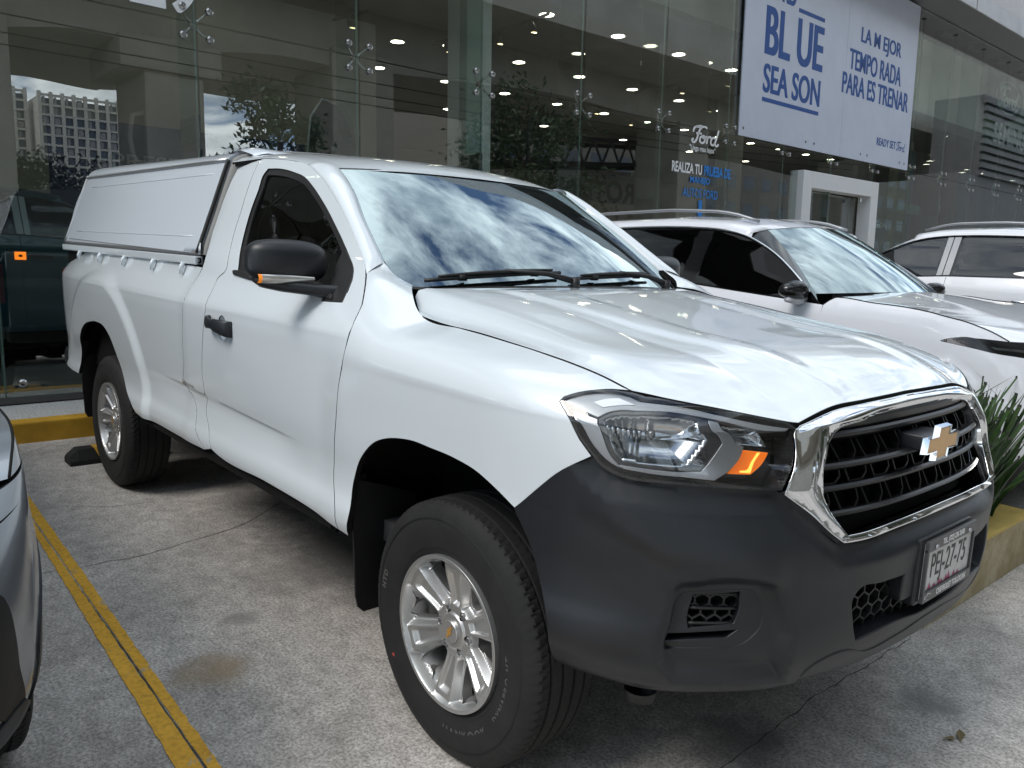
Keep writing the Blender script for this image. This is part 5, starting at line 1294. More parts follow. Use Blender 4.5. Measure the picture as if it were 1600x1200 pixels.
def strip2(ya, yb, name, z=.004):
    V = [(x, a + rj.normal(0, .0012), z) for x, a in zip(xs_, ya)] + [(x, b + rj.normal(0, .0012), z) for x, b in zip(xs_, yb)]; k = len(xs_)
    return tag(link(name, V, [(i, i + 1, i + 1 + k, i + k) for i in range(k - 1)], M_YEL, None, False), kind='structure')
strip2(yl, yc_ - .004, 'parking_line'); strip2(yc_ + .004, yr, 'parking_line')
tag(seam([(x, y) for x, y in zip(xs_[::10], yc_[::10])], .006, 'slab_joint', jag=.0006, z=.002, seed=9), kind='structure')
# kerb, sidewalk strip
M_GRAN = noise_mat('granite_strip', (.34, .34, .33), (.62, .62, .60), 70, 4, .8, bump=.2, bscale=200, lo=.40, hi=.60)
kerb = bempty('kerb', None, None); 
mb = bx(-30, 40, -.83, -.66, -.45, -.026, bev=.012); k = mb.build('kerb', noise_mat('kerb_yellow', (.46, .25, .018), (.64, .37, .03), 4, 7, .6, bump=.2, bscale=60), None); k.matrix_world = BMAT.copy(); tag(k, kind='structure')
bpy.data.objects.remove(kerb)
mb = bx(-30, 40, -.658, .02, -.45, -.030); k = mb.build('sidewalk', M_GRAN); k.matrix_world = BMAT.copy(); tag(k, kind='structure')
# wheel stops
def wheel_stop(y0, label):
    r = empty('wheel_stop', (-3.73, y0, 0), label=label, cat='wheel stop', group='rubber wheel stops behind the truck'); L_ = .56
    prof = [(-.075, 0), (-.075, .03), (-.045, .095), (.045, .095), (.075, .03), (.075, 0)]; n = len(prof)
    V = []; 
    for y, s in ((0, .55), (.05, 1.), (L_ - .05, 1.), (L_, .55)):
        V += [(x, y, z * s if z > .05 else z) for x, z in prof]
    F = [(i * n + k, i * n + (k + 1) % n, (i + 1) * n + (k + 1) % n, (i + 1) * n + k) for i in range(3) for k in range(n)] + [tuple(range(n))[::-1], tuple(3 * n + k for k in range(n))]
    link('stop_body', V, F, M_RUBBER, r, False)
    mb = MB()
    for a, b in ((.17, .28), (.38, .49)):
        for (x0, z0), (x1, z1) in zip(prof[1:4], prof[2:5]):
            q = [(x0, a, z0), (x0, b, z0), (x1, b - .03, z1), (x1, a - .03, z1)] if x0 < -.05 else [(x0, a - .03, z0), (x0, b - .03, z0), (x1, b - .03 if x1 < .06 else b, z1), (x1, a - .03 if x1 < .06 else a, z1)]
            nx, nz = -(z1 - z0), (x1 - x0); l = math.hypot(nx, nz); mb.add([(p[0] + nx / l * .0015, p[1], p[2] + nz / l * .0015) for p in q], [(0, 1, 2, 3)])
    mb.build('reflective_band', mat('stop_yellow', (.62, .36, .04), .5), r); return r
wheel_stop(-.985, 'black rubber wheel stop with a yellow band behind the near rear wheel')
wheel_stop(.50, 'black rubber wheel stop with yellow bands behind the far rear wheel')
# ------------------------------------------------------------------ planter
pl = empty('planter', (0, 0, 0), label='yellow topped concrete planter box holding spiky plants beside the truck', cat='planter')
M_PLW = noise_mat('planter_render', (.30, .24, .13), (.45, .39, .26), 7, 8, .9, bump=.4, bscale=45)
PX0, PX1, PY0, PY1, PH_ = -1.9, .51, 1.12, 2.35, .255
mb = MB(); t = .13
for a in ((PX0, PX1, PY0, PY0 + t), (PX0, PX1, PY1 - t, PY1), (PX0, PX0 + t, PY0 + t, PY1 - t), (PX1 - t, PX1, PY0 + t, PY1 - t)): mb.box(*a, 0, PH_ - .012)
mb.build('planter_wall', M_PLW, pl)
mb = MB()
for a in ((PX0 - .002, PX1 + .002, PY0 - .002, PY0 + t), (PX0 - .002, PX1 + .002, PY1 - t, PY1 + .002), (PX0 - .002, PX0 + t, PY0 + t, PY1 - t), (PX1 - t, PX1 + .002, PY0 + t, PY1 - t)): mb.box(*a, PH_ - .012, PH_)
mb.build('planter_top', noise_mat('planter_yellow', (.46, .34, .10), (.60, .44, .12), 5, 7, .7, bump=.3, bscale=50), pl)
n = 30; V = []; F = []
for i in range(n + 1):
    for j in range(n + 1): V.append((PX0 + t + (PX1 - PX0 - 2 * t) * i / n, PY0 + t + (PY1 - PY0 - 2 * t) * j / n, PH_ - .06 + random.uniform(-.012, .012)))
F = [(i * (n + 1) + j, (i + 1) * (n + 1) + j, (i + 1) * (n + 1) + j + 1, i * (n + 1) + j + 1) for i in range(n) for j in range(n)]
link('soil', V, F, noise_mat('soil', (.035, .022, .014), (.09, .06, .04), 30, 6, .95, bump=.6, bscale=80), pl, True)
# spiky plants
M_LEAF = noise_mat('leaf_green', (.022, .055, .014), (.065, .125, .035), 6, 4, .45, lo=.3, hi=.7)
M_LEAF2 = noise_mat('leaf_dark', (.012, .032, .010), (.035, .07, .022), 6, 4, .5, lo=.3, hi=.7)
M_TIP = mat('leaf_tip_dry', (.035, .035, .028), .8)
def spiky(x, y, n, hmin, hmax, spread, seed, label):
    r = random.Random(seed); root = empty('spiky_plant', (x, y, PH_ - .06), label=label, cat='plant', group='spiky green plants in the planter')
    allm = MB()
    for k in range(n):
        a = r.uniform(0, 2 * PI); rr = r.random() ** .6 * spread; bx_, by_ = rr * math.cos(a) * .9, rr * math.sin(a)
        h = r.uniform(hmin, hmax); w = r.uniform(.007, .014); lean = r.uniform(.02, .24) * (1 + rr * 2) * (2.6 if r.random() < .12 else 1); la = a + r.uniform(-.8, .8); tw = r.uniform(0, PI); m = 6; V = []; cut = r.random() < .6
        for i in range(m + 1):
            t = i / m; hx = bx_ + math.cos(la) * lean * t ** 1.7 * h * 1.3; hy = by_ + math.sin(la) * lean * t ** 1.7 * h * 1.3; z = h * t
            ww = w * (1 - (t ** 3) * (.35 if cut else .95)); tt = tw + t * .5; dx_, dy_ = math.cos(tt) * ww, math.sin(tt) * ww
            V += [(hx - dx_, hy - dy_, z), (hx + dy_ * .25, hy - dx_ * .25, z), (hx + dx_, hy + dy_, z)]
        F = [(i * 3 + q, i * 3 + q + 1, i * 3 + q + 4, i * 3 + q + 3) for i in range(m) for q in (0, 1)]
        allm.mi = 0 if r.random() < .5 else 1; allm.add(V, F)
        if cut:
            tip = V[-3:]; allm.mi = 2; allm.add([tip[0], tip[2], (tip[2][0], tip[2][1], tip[2][2] + .012), (tip[0][0], tip[0][1], tip[0][2] + .012)], [(0, 1, 2, 3)])
    allm.build('leaves', None, root, True, mats=[M_LEAF, M_LEAF2, M_TIP]); return root
PLB = [(0.28, 2.5651, 0.2567), (0.28, 1.8573, 0.7779), (0.28, 2.6979, 0.834)]
spiky(.27, 1.60, 230, .42, .72, .20, 1, 'dense spiky green plant at the near end of the planter by the grille')
spiky(.25, 1.98, 220, .42, .70, .20, 2, 'spiky green plant near the right corner of the planter with cut tips')
spiky(-.04, 1.50, 170, .44, .78, .20, 3, 'spiky green plant behind the front one, mostly hidden by the bonnet')
spiky(-.85, 1.68, 140, .40, .68, .22, 4, 'spiky green plant further back in the planter behind the truck')
# dry leaf on the ground
lp = (0.9078, 0.3977, 0.0)
mb = MB(); mb.add([(0, 0, .004), (.03, .012, .012), (.07, .004, .006), (.04, -.014, .010)], [(0, 1, 2, 3)]); mb.add([(.02, .02, .004), (-.02, .05, .010), (-.012, .015, .008)], [(0, 1, 2)])
lf = mb.build('dry_leaf', mat('dry_leaf', (.16, .12, .05), .8)); lf.location = lp; lf.rotation_euler = (0, 0, 1.9); tag(lf, 'small dry leaf lying on the concrete in front of the truck', 'leaf')

# ------------------------------------------------------------------ other vehicles
def copy_wheel(parent, x, y, rz, s=1., ry=0):
    w = copy_tree(wheel0, parent)
    for ch in list(w.children):
        if ch.name.split('.')[0] in ('tyre_lettering', 'red_dot'): bpy.data.objects.remove(ch)
    w.location = (x, y, .36); w.rotation_euler = (0, ry, rz); w.scale = (s, s, s); return w
def suv(label, paint_m, loc, rz, group=None, scale=1., rails=True, dark=None, lamp_shift=0., front=True, glass=None, pillar=None, blackpillar=False, extra=None, zsc=1., fold=0.):
    root = empty('parked_suv', loc, rz, label=label, cat='suv', group=group); root.scale = (scale, scale, scale * zsc)
    G_ = glass or M_TINT; dk = dark or M_PLAST
    def bothp(nm, out, m, S=CS, **k):
        o = np.array(out); out_ = []
        for mir in (False, True): out_.append(panel(nm, S, o, m, root, mirror=mir, **k))
        return out_
    def arch(xc, r, a0, a1, n=22): return [(xc + r * math.cos(a), .36 + r * math.sin(a)) for a in np.linspace(a0, a1, n)]
    g = .0025
    BELT_F, BELT_R = 1.150, 1.215
    def belt(x): return float(np.interp(x, [-3.4, -1.6, -.56], [1.235, 1.205, 1.135]))
    hood_uv = [(-.560, 1.135), (-.50, 1.182), (-.457, 1.183), (-.29, 1.168), (-.099, 1.158), (.106, 1.132), (.333, 1.096), (.434, 1.060), (.483, 1.028)]
    # lower panels
    fo = [(-.585, .34, 'c')] + [p for p in arch(0, .405, R(182), R(8))] + [(.41, .42, 'c'), (.46, .60), (.30, .86), (.12, 1.005, 'c'), (.18, 1.022), (.30, 1.03), (.483, 1.026, 'c')] + hood_uv[::-1][1:-1] + [(-.560, 1.135, 'c'), (-.575, .9)]
    bothp('fender', offset_poly(resample(fo, .03), g), paint_m, res=.05, flange=.015)
    def door(x0, x1, nm):
        o = [(x0, .34, 'c'), (x1, .34, 'c'), (x1 + (.015 if x1 > -1 else 0), .9), (x1 + (.015 if x1 > -1 else 0), belt(x1), 'c'), ((x0 + x1) / 2, belt((x0 + x1) / 2)), (x0, belt(x0), 'c')]
        return bothp(nm, offset_poly(resample(o, .04), g), paint_m, res=.06, flange=.015)
    fd = door(-1.58, -.575, 'front_door'); rd = door(-2.36, -1.58, 'rear_door')
    qo = [(-2.36, .34, 'c')] + [p for p in arch(-2.72, .405, R(10), R(178))][2:] + [(-3.13, .40, 'c'), (-3.55, .42), (-3.66, .62, 'c'), (-3.66, 1.0), (-3.60, belt(-3.4), 'c'), (-3.0, belt(-3.0)), (-2.36, belt(-2.36), 'c')]
    bothp('rear_quarter', offset_poly(resample(qo, .04), g), paint_m, res=.06, flange=.015)
    bothp('sill', resample([(-2.34, .20, 'c'), (-.42, .20, 'c'), (-.42, .335, 'c'), (-2.34, .335, 'c')], .05), dk, res=.08, flange=.02, off=.004)
    for xc in (0, -2.72):
        a1 = arch(xc, .402, R(0), R(180), 30); a2 = arch(xc, .455, R(180), R(0), 30)
        bothp('arch_trim', np.array([p for p in a1 + a2]), dk, res=.05, flange=.02, off=.006)
    for dl, s in zip(fd + rd, (-1, 1, -1, 1)):
        xh = -1.42 if dl in fd else -2.22; p = CS(np.array(xh), np.array(1.02)); mb = MB()
        mb.tube([(xh - .09, s * (-p[1] - .002), 1.02), (xh - .07, s * (-p[1] + .030), 1.022), (xh + .06, s * (-p[1] + .030), 1.016), (xh + .09, s * (-p[1] - .002), 1.012)], .012, 8); mb.build('door_handle', M_CHROME if not dark else dk, dl, True)
    # side windows
    wt = [(-.661, 1.200), (-.796, 1.300), (-.925, 1.385), (-1.084, 1.468), (-1.240, 1.526), (-1.445, 1.562), (-1.644, 1.573), (-2.1, 1.572), (-2.6, 1.545), (-3.05, 1.485, 'c'), (-3.30, 1.27, 'c')]
    wout = [(-.585, 1.142, 'c')] + wt + [(-2.36, belt(-2.36) + .004), (-1.58, belt(-1.58) + .004)]
    wr = resample(wout, .025)
    # one glass per window, pillars between
    def clip(x0, x1, sl=0.):
        P = offset_poly(wr, .012); k = [p for p in P if x0 - sl * 0 <= p[0] <= x1]; return np.array(k)
    def span(x0, x1, nm, m, off=-.008, fl=.0):
        P = offset_poly(wr, .010); lo = P[P[:, 1] < np.interp(P[:, 0], [-3.4, -.5], [1.33, 1.22])]; up = np.array([p for p in P if p[1] >= np.interp(p[0], [-3.4, -.5], [1.33, 1.22])])
        lo = lo[np.argsort(lo[:, 0])]; up = up[np.argsort(up[:, 0])]; xs = np.linspace(x0, x1, 24)
        yb = np.array([belt(x) + .012 for x in xs]); yt = np.interp(xs, up[:, 0], up[:, 1])
        if x1 > -.66: yt = np.where(xs > up[-1, 0], yb + .004, yt)
        yt = np.maximum(yt, yb + .003); return bothp(nm, np.concatenate([np.stack([xs, yb], -1), np.stack([xs, yt], -1)[::-1]]), m, res=.06, flange=fl, off=off)
    bothp('window_surround', wr, M_GLOSSB, res=.06, flange=.012, off=-.012)
    span(-1.50, -.60, 'side_window', G_); span(-2.30, -1.62, 'side_window', G_); span(-3.16, -2.42, 'side_window', G_)
    if pillar:
        for x0, x1 in ((-1.60, -1.545), (-1.535, -1.49)): span(x0, x1, 'door_pillar', pillar, off=-.003, fl=.006)
    # chrome line along the top of the windows
    tr_ = resample([p[:2] for p in wt[:-1]], .03, closed=False)
    for s in (-1, 1):
        mb = MB(); q = CS(tr_[:, 0], tr_[:, 1]); nn = surf_normal(CS, tr_[:, 0], tr_[:, 1]); q = q + nn * .002
        mb.tube([(p[0], p[1] * -s, p[2]) for p in q], .006, 6); mb.build('window_trim', M_CHROME if not pillar else M_GLOSSB, root, True)
    # windshield, roof, hood nets (half section mirrored)
    wb = lambda y: np.array([-.44 - .24 * (abs(y) / .8) ** 2.2, y, 1.215 - .025 * (abs(y) / .8) ** 2])
    wt_ = lambda y: np.array([-1.07 - .105 * (abs(y) / .58) ** 2.2, y, 1.605 - .035 * (abs(y) / .58) ** 2.2])
    V = []; n = 25
    for i in range(n):
        s = -1 + 2 * i / (n - 1); b0 = wb(s * .80); t0 = wt_(s * .58)
        for k in range(9):
            t = k / 8; p = b0 * (1 - t) + t0 * t; p = p + np.array([.5, 0, .8]) * .02 * 4 * t * (1 - t); V.append(p)
    F = [(i * 9 + k, (i + 1) * 9 + k, (i + 1) * 9 + k + 1, i * 9 + k + 1) for i in range(n - 1) for k in range(8)]
    ws = link('windshield', V, F, M_WS, root, True)
    # A pillar strips between window front edge and windshield
    for s in (-1, 1):
        tt = np.linspace(0, 1, 14); we = np.array([wb(-.80) * (1 - t) + wt_(-.58) * t + np.array([.5, 0, .8]) * .02 * 4 * t * (1 - t) for t in tt])
        uvp = resample([(-.60, 1.155), (-.661, 1.206), (-.796, 1.306), (-.925, 1.391), (-1.084, 1.474), (-1.22, 1.528)], .02, closed=False); se = param(CS(uvp[:, 0], uvp[:, 1]), 14)
        md = (we + se) / 2 + np.array([.1, -.5, .5]) * .014
        C3 = [se + [0, -.001, 0], md, we]; o = loft('a_pillar', [c_ * ([1, -s * -1 if False else 1, 1]) for c_ in C3], M_GLOSSB if blackpillar else paint_m, root, mirror=(s > 0))
        bm = bmesh.new(); bm.from_mesh(o.data); bmesh.ops.recalc_face_normals(bm, faces=bm.faces); bm.to_mesh(o.data); bm.free()
    # roof: from the window trim over the top
    xs = np.linspace(-3.45, -1.19, 39); V = []; cols = np.linspace(-1, 1, 41)
    def roofz(x): return float(np.interp(x, [-3.6, -3.3, -2.6, -1.9, -1.4, -1.18, -1.06], [1.52, 1.585, 1.655, 1.68, 1.665, 1.63, 1.605]))
    def edge(x): return float(np.interp(x, [-3.45, -3.05, -2.6, -2.1, -1.644, -1.445, -1.24, -1.06], [1.44, 1.485, 1.545, 1.572, 1.573, 1.562, 1.526, 1.47]))
    for x in xs:
        ze = edge(x) + .004; ye = -float(CS(np.array(x), np.array(ze))[1]) 
        if x > -1.18: 
            q = wt_(0.); 
        for c_ in cols:
            a = abs(c_); zc = roofz(x)
            # rounded shoulder between the window edge and the flat top
            if a > .78: t = (1 - a) / .22; y = ye - (ye - .56) * (1 - math.cos(t * PI / 2)) ** .9 ; z = ze + (zc - .035 - ze) * math.sin(t * PI / 2)
            else: y = .56 * a / .78; z = zc - .035 * (a / .78) ** 2.4
            V.append((x, math.copysign(y, c_), z))
    for c_ in cols:
        a = abs(c_)
        if a <= .84: q = wt_(.58 * c_ / .84)
        else:
            t = (a - .84) / .16; q = wt_(math.copysign(.58, c_)) * (1 - t); pe = CS(np.array(-1.20), np.array(1.540)); q = q + np.array([pe[0], math.copysign(-pe[1], c_), pe[2]]) * t
        V.append(tuple(q + np.array([.0, 0, .002])))
    F = [(i * 41 + k, (i + 1) * 41 + k, (i + 1) * 41 + k + 1, i * 41 + k + 1) for i in range(39) for k in range(40)]
    ro = link('roof', V, F, paint_m, root, True); bm = bmesh.new(); bm.from_mesh(ro.data); bmesh.ops.recalc_face_normals(bm, faces=bm.faces); bm.to_mesh(ro.data); bm.free()
    if rails:
        for s in (-1, 1):
            pts = [(x, s * (.60 + .035 * math.sin(PI * min(1, max(0, (x + 3.0) / 1.8)))), roofz(x) + -.018 + .034 * min(1, 6 * min((x + 3.05) / 1.8, (-1.22 - x) / 1.8))) for x in np.linspace(-3.02, -1.23, 24)]
            mb = MB(); mb.tube(pts, .011, 8); mb.build('roof_rail', mat('rail_grey', (.30, .31, .33), .4, .6), root, True)
    # hood
    hu = resample([p for p in hood_uv], .04, closed=False); hl3 = CS(hu[:, 0], hu[:, 1]); nH = len(hl3); V = []; cols = np.linspace(-1, 1, 31)
    for i in range(nH):
        t = i / (nH - 1); e_ = hl3[i]; xc_ = -.43 + (.66 + .43) * t; zc = 1.215 - .155 * t - .04 * t * t
        for c_ in cols:
            a = abs(c_); y = math.copysign(a * -e_[1], c_); k = 1 - (a ** 2.6); V.append((e_[0] + (xc_ - e_[0]) * (1 - a ** 2), y, e_[2] + (zc - e_[2]) * k + .012 * k * (1 if a < .62 else 0) * 0))
    F = [(i * 31 + k, (i + 1) * 31 + k, (i + 1) * 31 + k + 1, i * 31 + k + 1) for i in range(nH - 1) for k in range(30)]
    ho_ = link('hood', V, F, paint_m, root, True); bm = bmesh.new(); bm.from_mesh(ho_.data); bmesh.ops.recalc_face_normals(bm, faces=bm.faces); bm.to_mesh(ho_.data); bm.free()
    for s in (-1, 1):
        mb = MB(); mb.tube([(p[0], -s * p[1], p[2] + .0005) for p in hl3], .0035, 5); mb.build('hood_gap', M_BLACK, root, True)
    # nose and bumper
    if front:
        zt = 1.03
        fo2 = [(.41, .32, 'c'), (CUC - .2, .29), (2 * CUC - .41, .32, 'c'), (2 * CUC - .415, .42), (2 * CUC - .46, .60), (2 * CUC - .30, .86), (2 * CUC - .12, 1.0, 'c'), (2 * CUC - .5, .955), (2 * CUC - .75, .93, 'c'), (CUC, .90), (.75, .93, 'c'), (.5, .955), (.12, 1.0, 'c'), (.30, .86), (.46, .60), (.415, .42)]
        fb = panel('front_bumper', CS, resample(fo2, .04), paint_m, root, res=.05, flange=.02)
        gr = [(CUC - .42, .52, 'c'), (CUC + .42, .52, 'c'), (CUC + .55, .90, 'c'), (CUC, .93), (CUC - .55, .90, 'c')]
        panel('front_grille', CS, resample(gr, .03), M_PLASTD, fb, res=.05, flange=.01, off=.006)
        for vz in (.58, .65, .72, .79, .86): 
            us_ = np.linspace(CUC - .44, CUC + .44, 24); mb = MB(); mb.tube([CS(np.array(u), np.array(vz)) + np.array([.012, 0, 0]) for u in us_], .008, 6); mb.build('grille_bar', M_CHROME, fb, True)
        lo_ = [(.43, .30, 'c'), (2 * CUC - .43, .30, 'c'), (2 * CUC - .45, .38), (2 * CUC - .52, .46, 'c'), (CUC, .40), (.52, .46, 'c'), (.45, .38)]
        panel('lower_bumper', CS, resample(lo_, .04), dk, fb, res=.06, flange=.02, off=.008)
        hl_o = [(p[0] + lamp_shift,) + tuple(p[1:]) for p in [(.184, 1.017, 'c'), (.224, 1.030), (.37, 1.026), (.545, 1.022), (.72, .99, 'c'), (.71, .955, 'c'), (.516, .957), (.357, .971), (.247, .995)]]
        if lamp_shift: bothp('front_cap', offset_poly(resample([(.15, 1.008, 'c'), (.224, 1.022), (.37, 1.020), (.52, 1.018, 'c'), (CUC - .35, .985), (CUC - .35, .950, 'c'), (.71, .942), (.516, .957), (.357, .966), (.20, .985)], .03), .001), paint_m, res=.05, flange=.01)
        for mir in (False, True):
            h_ = panel('headlight', CS, resample(hl_o, .015), M_GLOSSB, root, res=.02, flange=.02, off=.001, mirror=mir)
            q = resample([(p[0] + lamp_shift,) + tuple(p[1:]) for p in [(.38, .995, 'c'), (.55, .990), (.68, .975, 'c'), (.68, .967, 'c'), (.55, .978), (.40, .984, 'c')]], .012); panel('light_bar', CS, q, M_REFL, h_, res=.02, flange=.0, off=.0025, mirror=mir)
    # rear end
    V = []; ys = np.linspace(-1, 1, 21); zs = np.linspace(.30, 1.24, 10)
    for y in ys:
        for z in zs:
            p = CS(np.array(-3.62), np.array(z)); V.append((-3.64 - .06 * (1 - y ** 4), y * -p[1] * .995, z))
    F = [(i * 10 + k, (i + 1) * 10 + k, (i + 1) * 10 + k + 1, i * 10 + k + 1) for i in range(20) for k in range(9)]
    link('tailgate', V, F, paint_m, root, True)
    V = []
    for y in ys:
        V += [(-3.60 - .06 * (1 - y ** 4), y * .80, 1.24), (-3.42, y * .64, 1.50)]
    link('rear_window', V, [(i * 2, (i + 1) * 2, (i + 1) * 2 + 1, i * 2 + 1) for i in range(20)], G_, root, True)
    # mirrors
    for s in (-1, 1):
        mb = MB(); b_ = bmesh.new(); bmesh.ops.create_uvsphere(b_, u_segments=28, v_segments=18, radius=1)
        sg_ = lambda t, e: math.copysign(abs(t) ** e, t)
        v = [(sg_(q.co.x, .9) * .062 - .70 - .02 * abs(q.co.y), s * (.995 - fold + sg_(q.co.y, .72) * .115), 1.205 + sg_(q.co.z, .75) * (.060 if q.co.z > 0 else .050) * (1 - .25 * max(0, q.co.y))) for q in b_.verts]; b_.verts.index_update(); f = [[q.index for q in ff.verts] for ff in b_.faces]; b_.free()
        mb.add(v, f); mr = mb.build('side_mirror', M_GLOSSB if not dark else paint_m, root, True)
        mb = MB(); mb.tube([(-.70, s * .87, 1.155), (-.70, s * .96, 1.150), (-.705, s * (1.08 - fold), 1.158)], [.030, .028, .018], 10); mb.build('mirror_base', paint_m, mr, True)
    # floor, inside and underside
    mb = MB(); mb.box(-3.5, .35, -.66, .66, .22, .42); mb.box(-3.3, -.8, -.62, .62, .42, .70); mb.box(-1.45, -1.25, -.55, -.15, .7, 1.30, .04); mb.box(-1.45, -1.25, .15, .55, .7, 1.30, .04); mb.box(-.95, -.62, -.66, .66, .7, 1.10, .04)
    for xc in (0, -2.72):
        for s in (-1, 1): mb.lathe([(s * .90, .398), (s * .60, .398), (s * .60, .05)], 'y', 20, c=(xc, 0, .37), a0=R(-5), a1=R(185))
    mb.build('interior', M_BODYIN, root)
    for x, y, r_ in ((0, -.845, 0), (-2.72, -.845, 0), (0, .845, PI), (-2.72, .845, PI)):
        w = copy_wheel(root, x, y * .965, r_, .955, R(15 + 30 * x) if zsc == 1 else 0)
        if zsc != 1: w.scale = (.90, .955, .90 / zsc); w.location.z = .345 / zsc
    if extra: extra(root)
    return root
M_WHITE2 = paint('pearl_white_paint', (.66, .68, .73), rough=.3)
M_SILVER = paint('silver_paint', (.30, .33, .37), rough=.32, metal=.75)
M_TEAL = paint('teal_paint', (.008, .055, .085), rough=.3, metal=.3)
M_WHITE3 = paint('white_suv_paint', (.62, .64, .68), rough=.3)
suv('white SUV with black mirror and roof rails parked behind the truck bonnet', M_WHITE2, (-.10, 3.2, .05), 0, group='white SUVs parked beyond the truck', blackpillar=True)
suv('white SUV furthest right, parked tail out beyond the first white SUV', M_WHITE3, (-3.05, 6.9, .10), PI, group='white SUVs parked beyond the truck', scale=1.04, pillar=mat('pillar_white', (.30, .31, .33), .3, coat=.5))
def vent(root):
    P = [(2.3381, 0.8069, 'c'), (2.4004, 0.7918), (2.4218, 0.7576), (2.4488, 0.6687), (2.478, 0.5196), (2.5001, 0.414), (2.5512, 0.3086, 'c'), (2.4346, 0.425), (2.3225, 0.5471, 'c')]
    panel('air_intake', CS, resample(P, .02), M_PLASTD, root, res=.03, flange=.02, off=.003)
suv('silver car nose at the left edge with a black air intake', M_SILVER, (-.80, -2.70, 0), 0, scale=.985, rails=False, extra=vent, zsc=.85, lamp_shift=.62, fold=.10)
def lamp(root):
    mb = MB(); mb.box(-1.64, -1.55, -.962, -.952, .985, 1.055, .003); o = mb.build('charge_port_light', mat('orange_light', (.9, .25, .02), .3, emit=(1, .22, .01), estr=.9), root)
    mb = MB(); mb.box(-1.61, -1.58, -.966, -.960, 1.01, 1.03); mb.build('port_socket', M_BLACK, o)

tl = suv('dark teal SUV with pale door pillars inside the showroom at the left', M_TEAL, (0, 0, 0), 0, scale=1.06, rails=False, dark=M_GLOSSB, pillar=mat('pillar_grey', (.34, .40, .44), .3, coat=.5), extra=lamp)
tl['label'] = 'dark teal SUV with pale door pillars inside the showroom at the left'
tl.matrix_world = BMAT @ Matrix.Translation((.68, 2.95, .0)) @ Matrix.Scale(1.06, 4)

# ------------------------------------------------------------------ dealership
bld = bempty('dealership_building', 'glass fronted car dealership with bright ceiling lights filling the background', 'building')
M_GL = glass_mat('facade_glass', (.88, .92, .90), refl=.12, ior=1.5)
M_FIN = glass_mat('fin_glass', (.74, .82, .79), refl=.05, ior=1.5)
M_GEDGE = mat('glass_edge', (.16, .26, .23), .2, coat=.5)
M_CEIL = mat('dark_ceiling', (.11, .11, .105), .8); M_BEIGE = noise_mat('beige_wall', (.33, .31, .265), (.37, .345, .30), 2, 3, .8)
M_BULK = mat('bulkhead_paint', (.42, .46, .44), .7); M_TILE = mat('showroom_tile', (.30, .31, .31), .18); M_DWALL = mat('dark_wall', (.06, .058, .052), .8)
M_BLUE = mat('blue_wall', (.012, .024, .095), .45); M_COLW = mat('column_paint', (.74, .80, .80), .5); M_WPRINT = mat('white_letter', (.80, .82, .84), .5)
M_FBLUE = mat('blue_print', (.012, .075, .30), .5)
A0, A1 = -13.68, 30.4
def bb(nm, m, *boxes, bev=0., parent=None):
    q = MB()
    for b_ in boxes: q.box(*b_, bev=bev)
    return q.build(nm, m, parent or bld)
bb('floor', M_TILE, (A0, A1, .03, 15, -.30, 0))
bb('ceiling', M_CEIL, (A0, A1, .75, 15, 4.6, 4.75))
bb('bulkhead', M_BULK, (A0, 13.62, .75, .85, 4.752, 5.94)); bb('bulkhead', mat('pale_bulkhead', (.62, .64, .60), .7), (13.70, A1, .45, .60, 4.30, 5.72)); bb('beam', mat('beam_grey', (.12, .12, .115), .6), (13.70, A1, .42, .74, 4.08, 4.298))
bb('beam', M_CEIL, (13.66, A1, .62, .75, 4.60, 4.75))
bb('back_wall', M_DWALL, (A0, A1, 14.6, 14.8, 0, 4.6))
bb('wall', M_BEIGE, (A0, 4.2, 4.0, 4.15, 2.73, 4.598)); bb('wall', M_BEIGE, (A0, -.28, 4.0, 4.15, 0, 2.728)); bb('blue_wall', M_BLUE, (-.278, 3.0, 3.99, 4.15, 0, 2.728))
bb('wall', M_BEIGE, (3.02, 4.2, 4.0, 4.15, 0, 2.728)); bb('wall', M_BEIGE, (4.05, 4.2, 4.16, 9, 0, 4.598))
bb('partition', mat('brown_partition', (.17, .145, .11), .8), (8.2, 24, 9.5, 9.7, 0, 2.95)); bb('partition', M_DWALL, (9.4, 20, 9.48, 9.72, 2.952, 3.6))
bb('side_wall', M_BEIGE, (A0 - .2, A0, 0, 15, 0, 5.9), (A1, A1 + .2, 0, 15, 0, 5.9))
bb('column', M_COLW, (3.78, 4.18, 1.25, 1.65, 0, 4.598), bev=.02); 
for x in (12.3, 20.5): 
    q = MB(); q.lathe([(0, .28), (4.598, .28)], 'z', 32, c=(x, 3.2, 0)); q.build('column', mat('column_grey', (.30, .30, .28), .5), bld, True)
bb('wall_panel', M_DWALL, (5.2, 6.1, 6.4, 6.5, 3.0, 4.1))
# roof, soffit and fascia
bb('soffit', mat('soffit_metal', (.10, .10, .105), .35, .5), (A0, A1 + 1, -.63, .75, 5.955, 6.02)); bb('fascia', noise_mat('fascia_metal', (.40, .40, .41), (.50, .50, .51), 2, 3, .4, metal=.5), (A0, A1 + 1, -.66, -.632, 5.95, 6.24))
bb('upper_wall', noise_mat('upper_wall_stucco', (.58, .58, .60), (.66, .66, .68), 30, 5, .8, bump=.3, bscale=40), (A0, A1 + 1, -.60, -.40, 6.25, 6.95)); bb('roof_slab', M_BULK, (A0, A1, -.39, 15, 6.03, 6.3))
q = MB()
for k in range(8): q.box(A0 + 5.6 * k, A0 + 5.6 * k + .008, -.664, -.655, 5.95, 6.24)
q.build('fascia_joint', M_BLACK, bld)
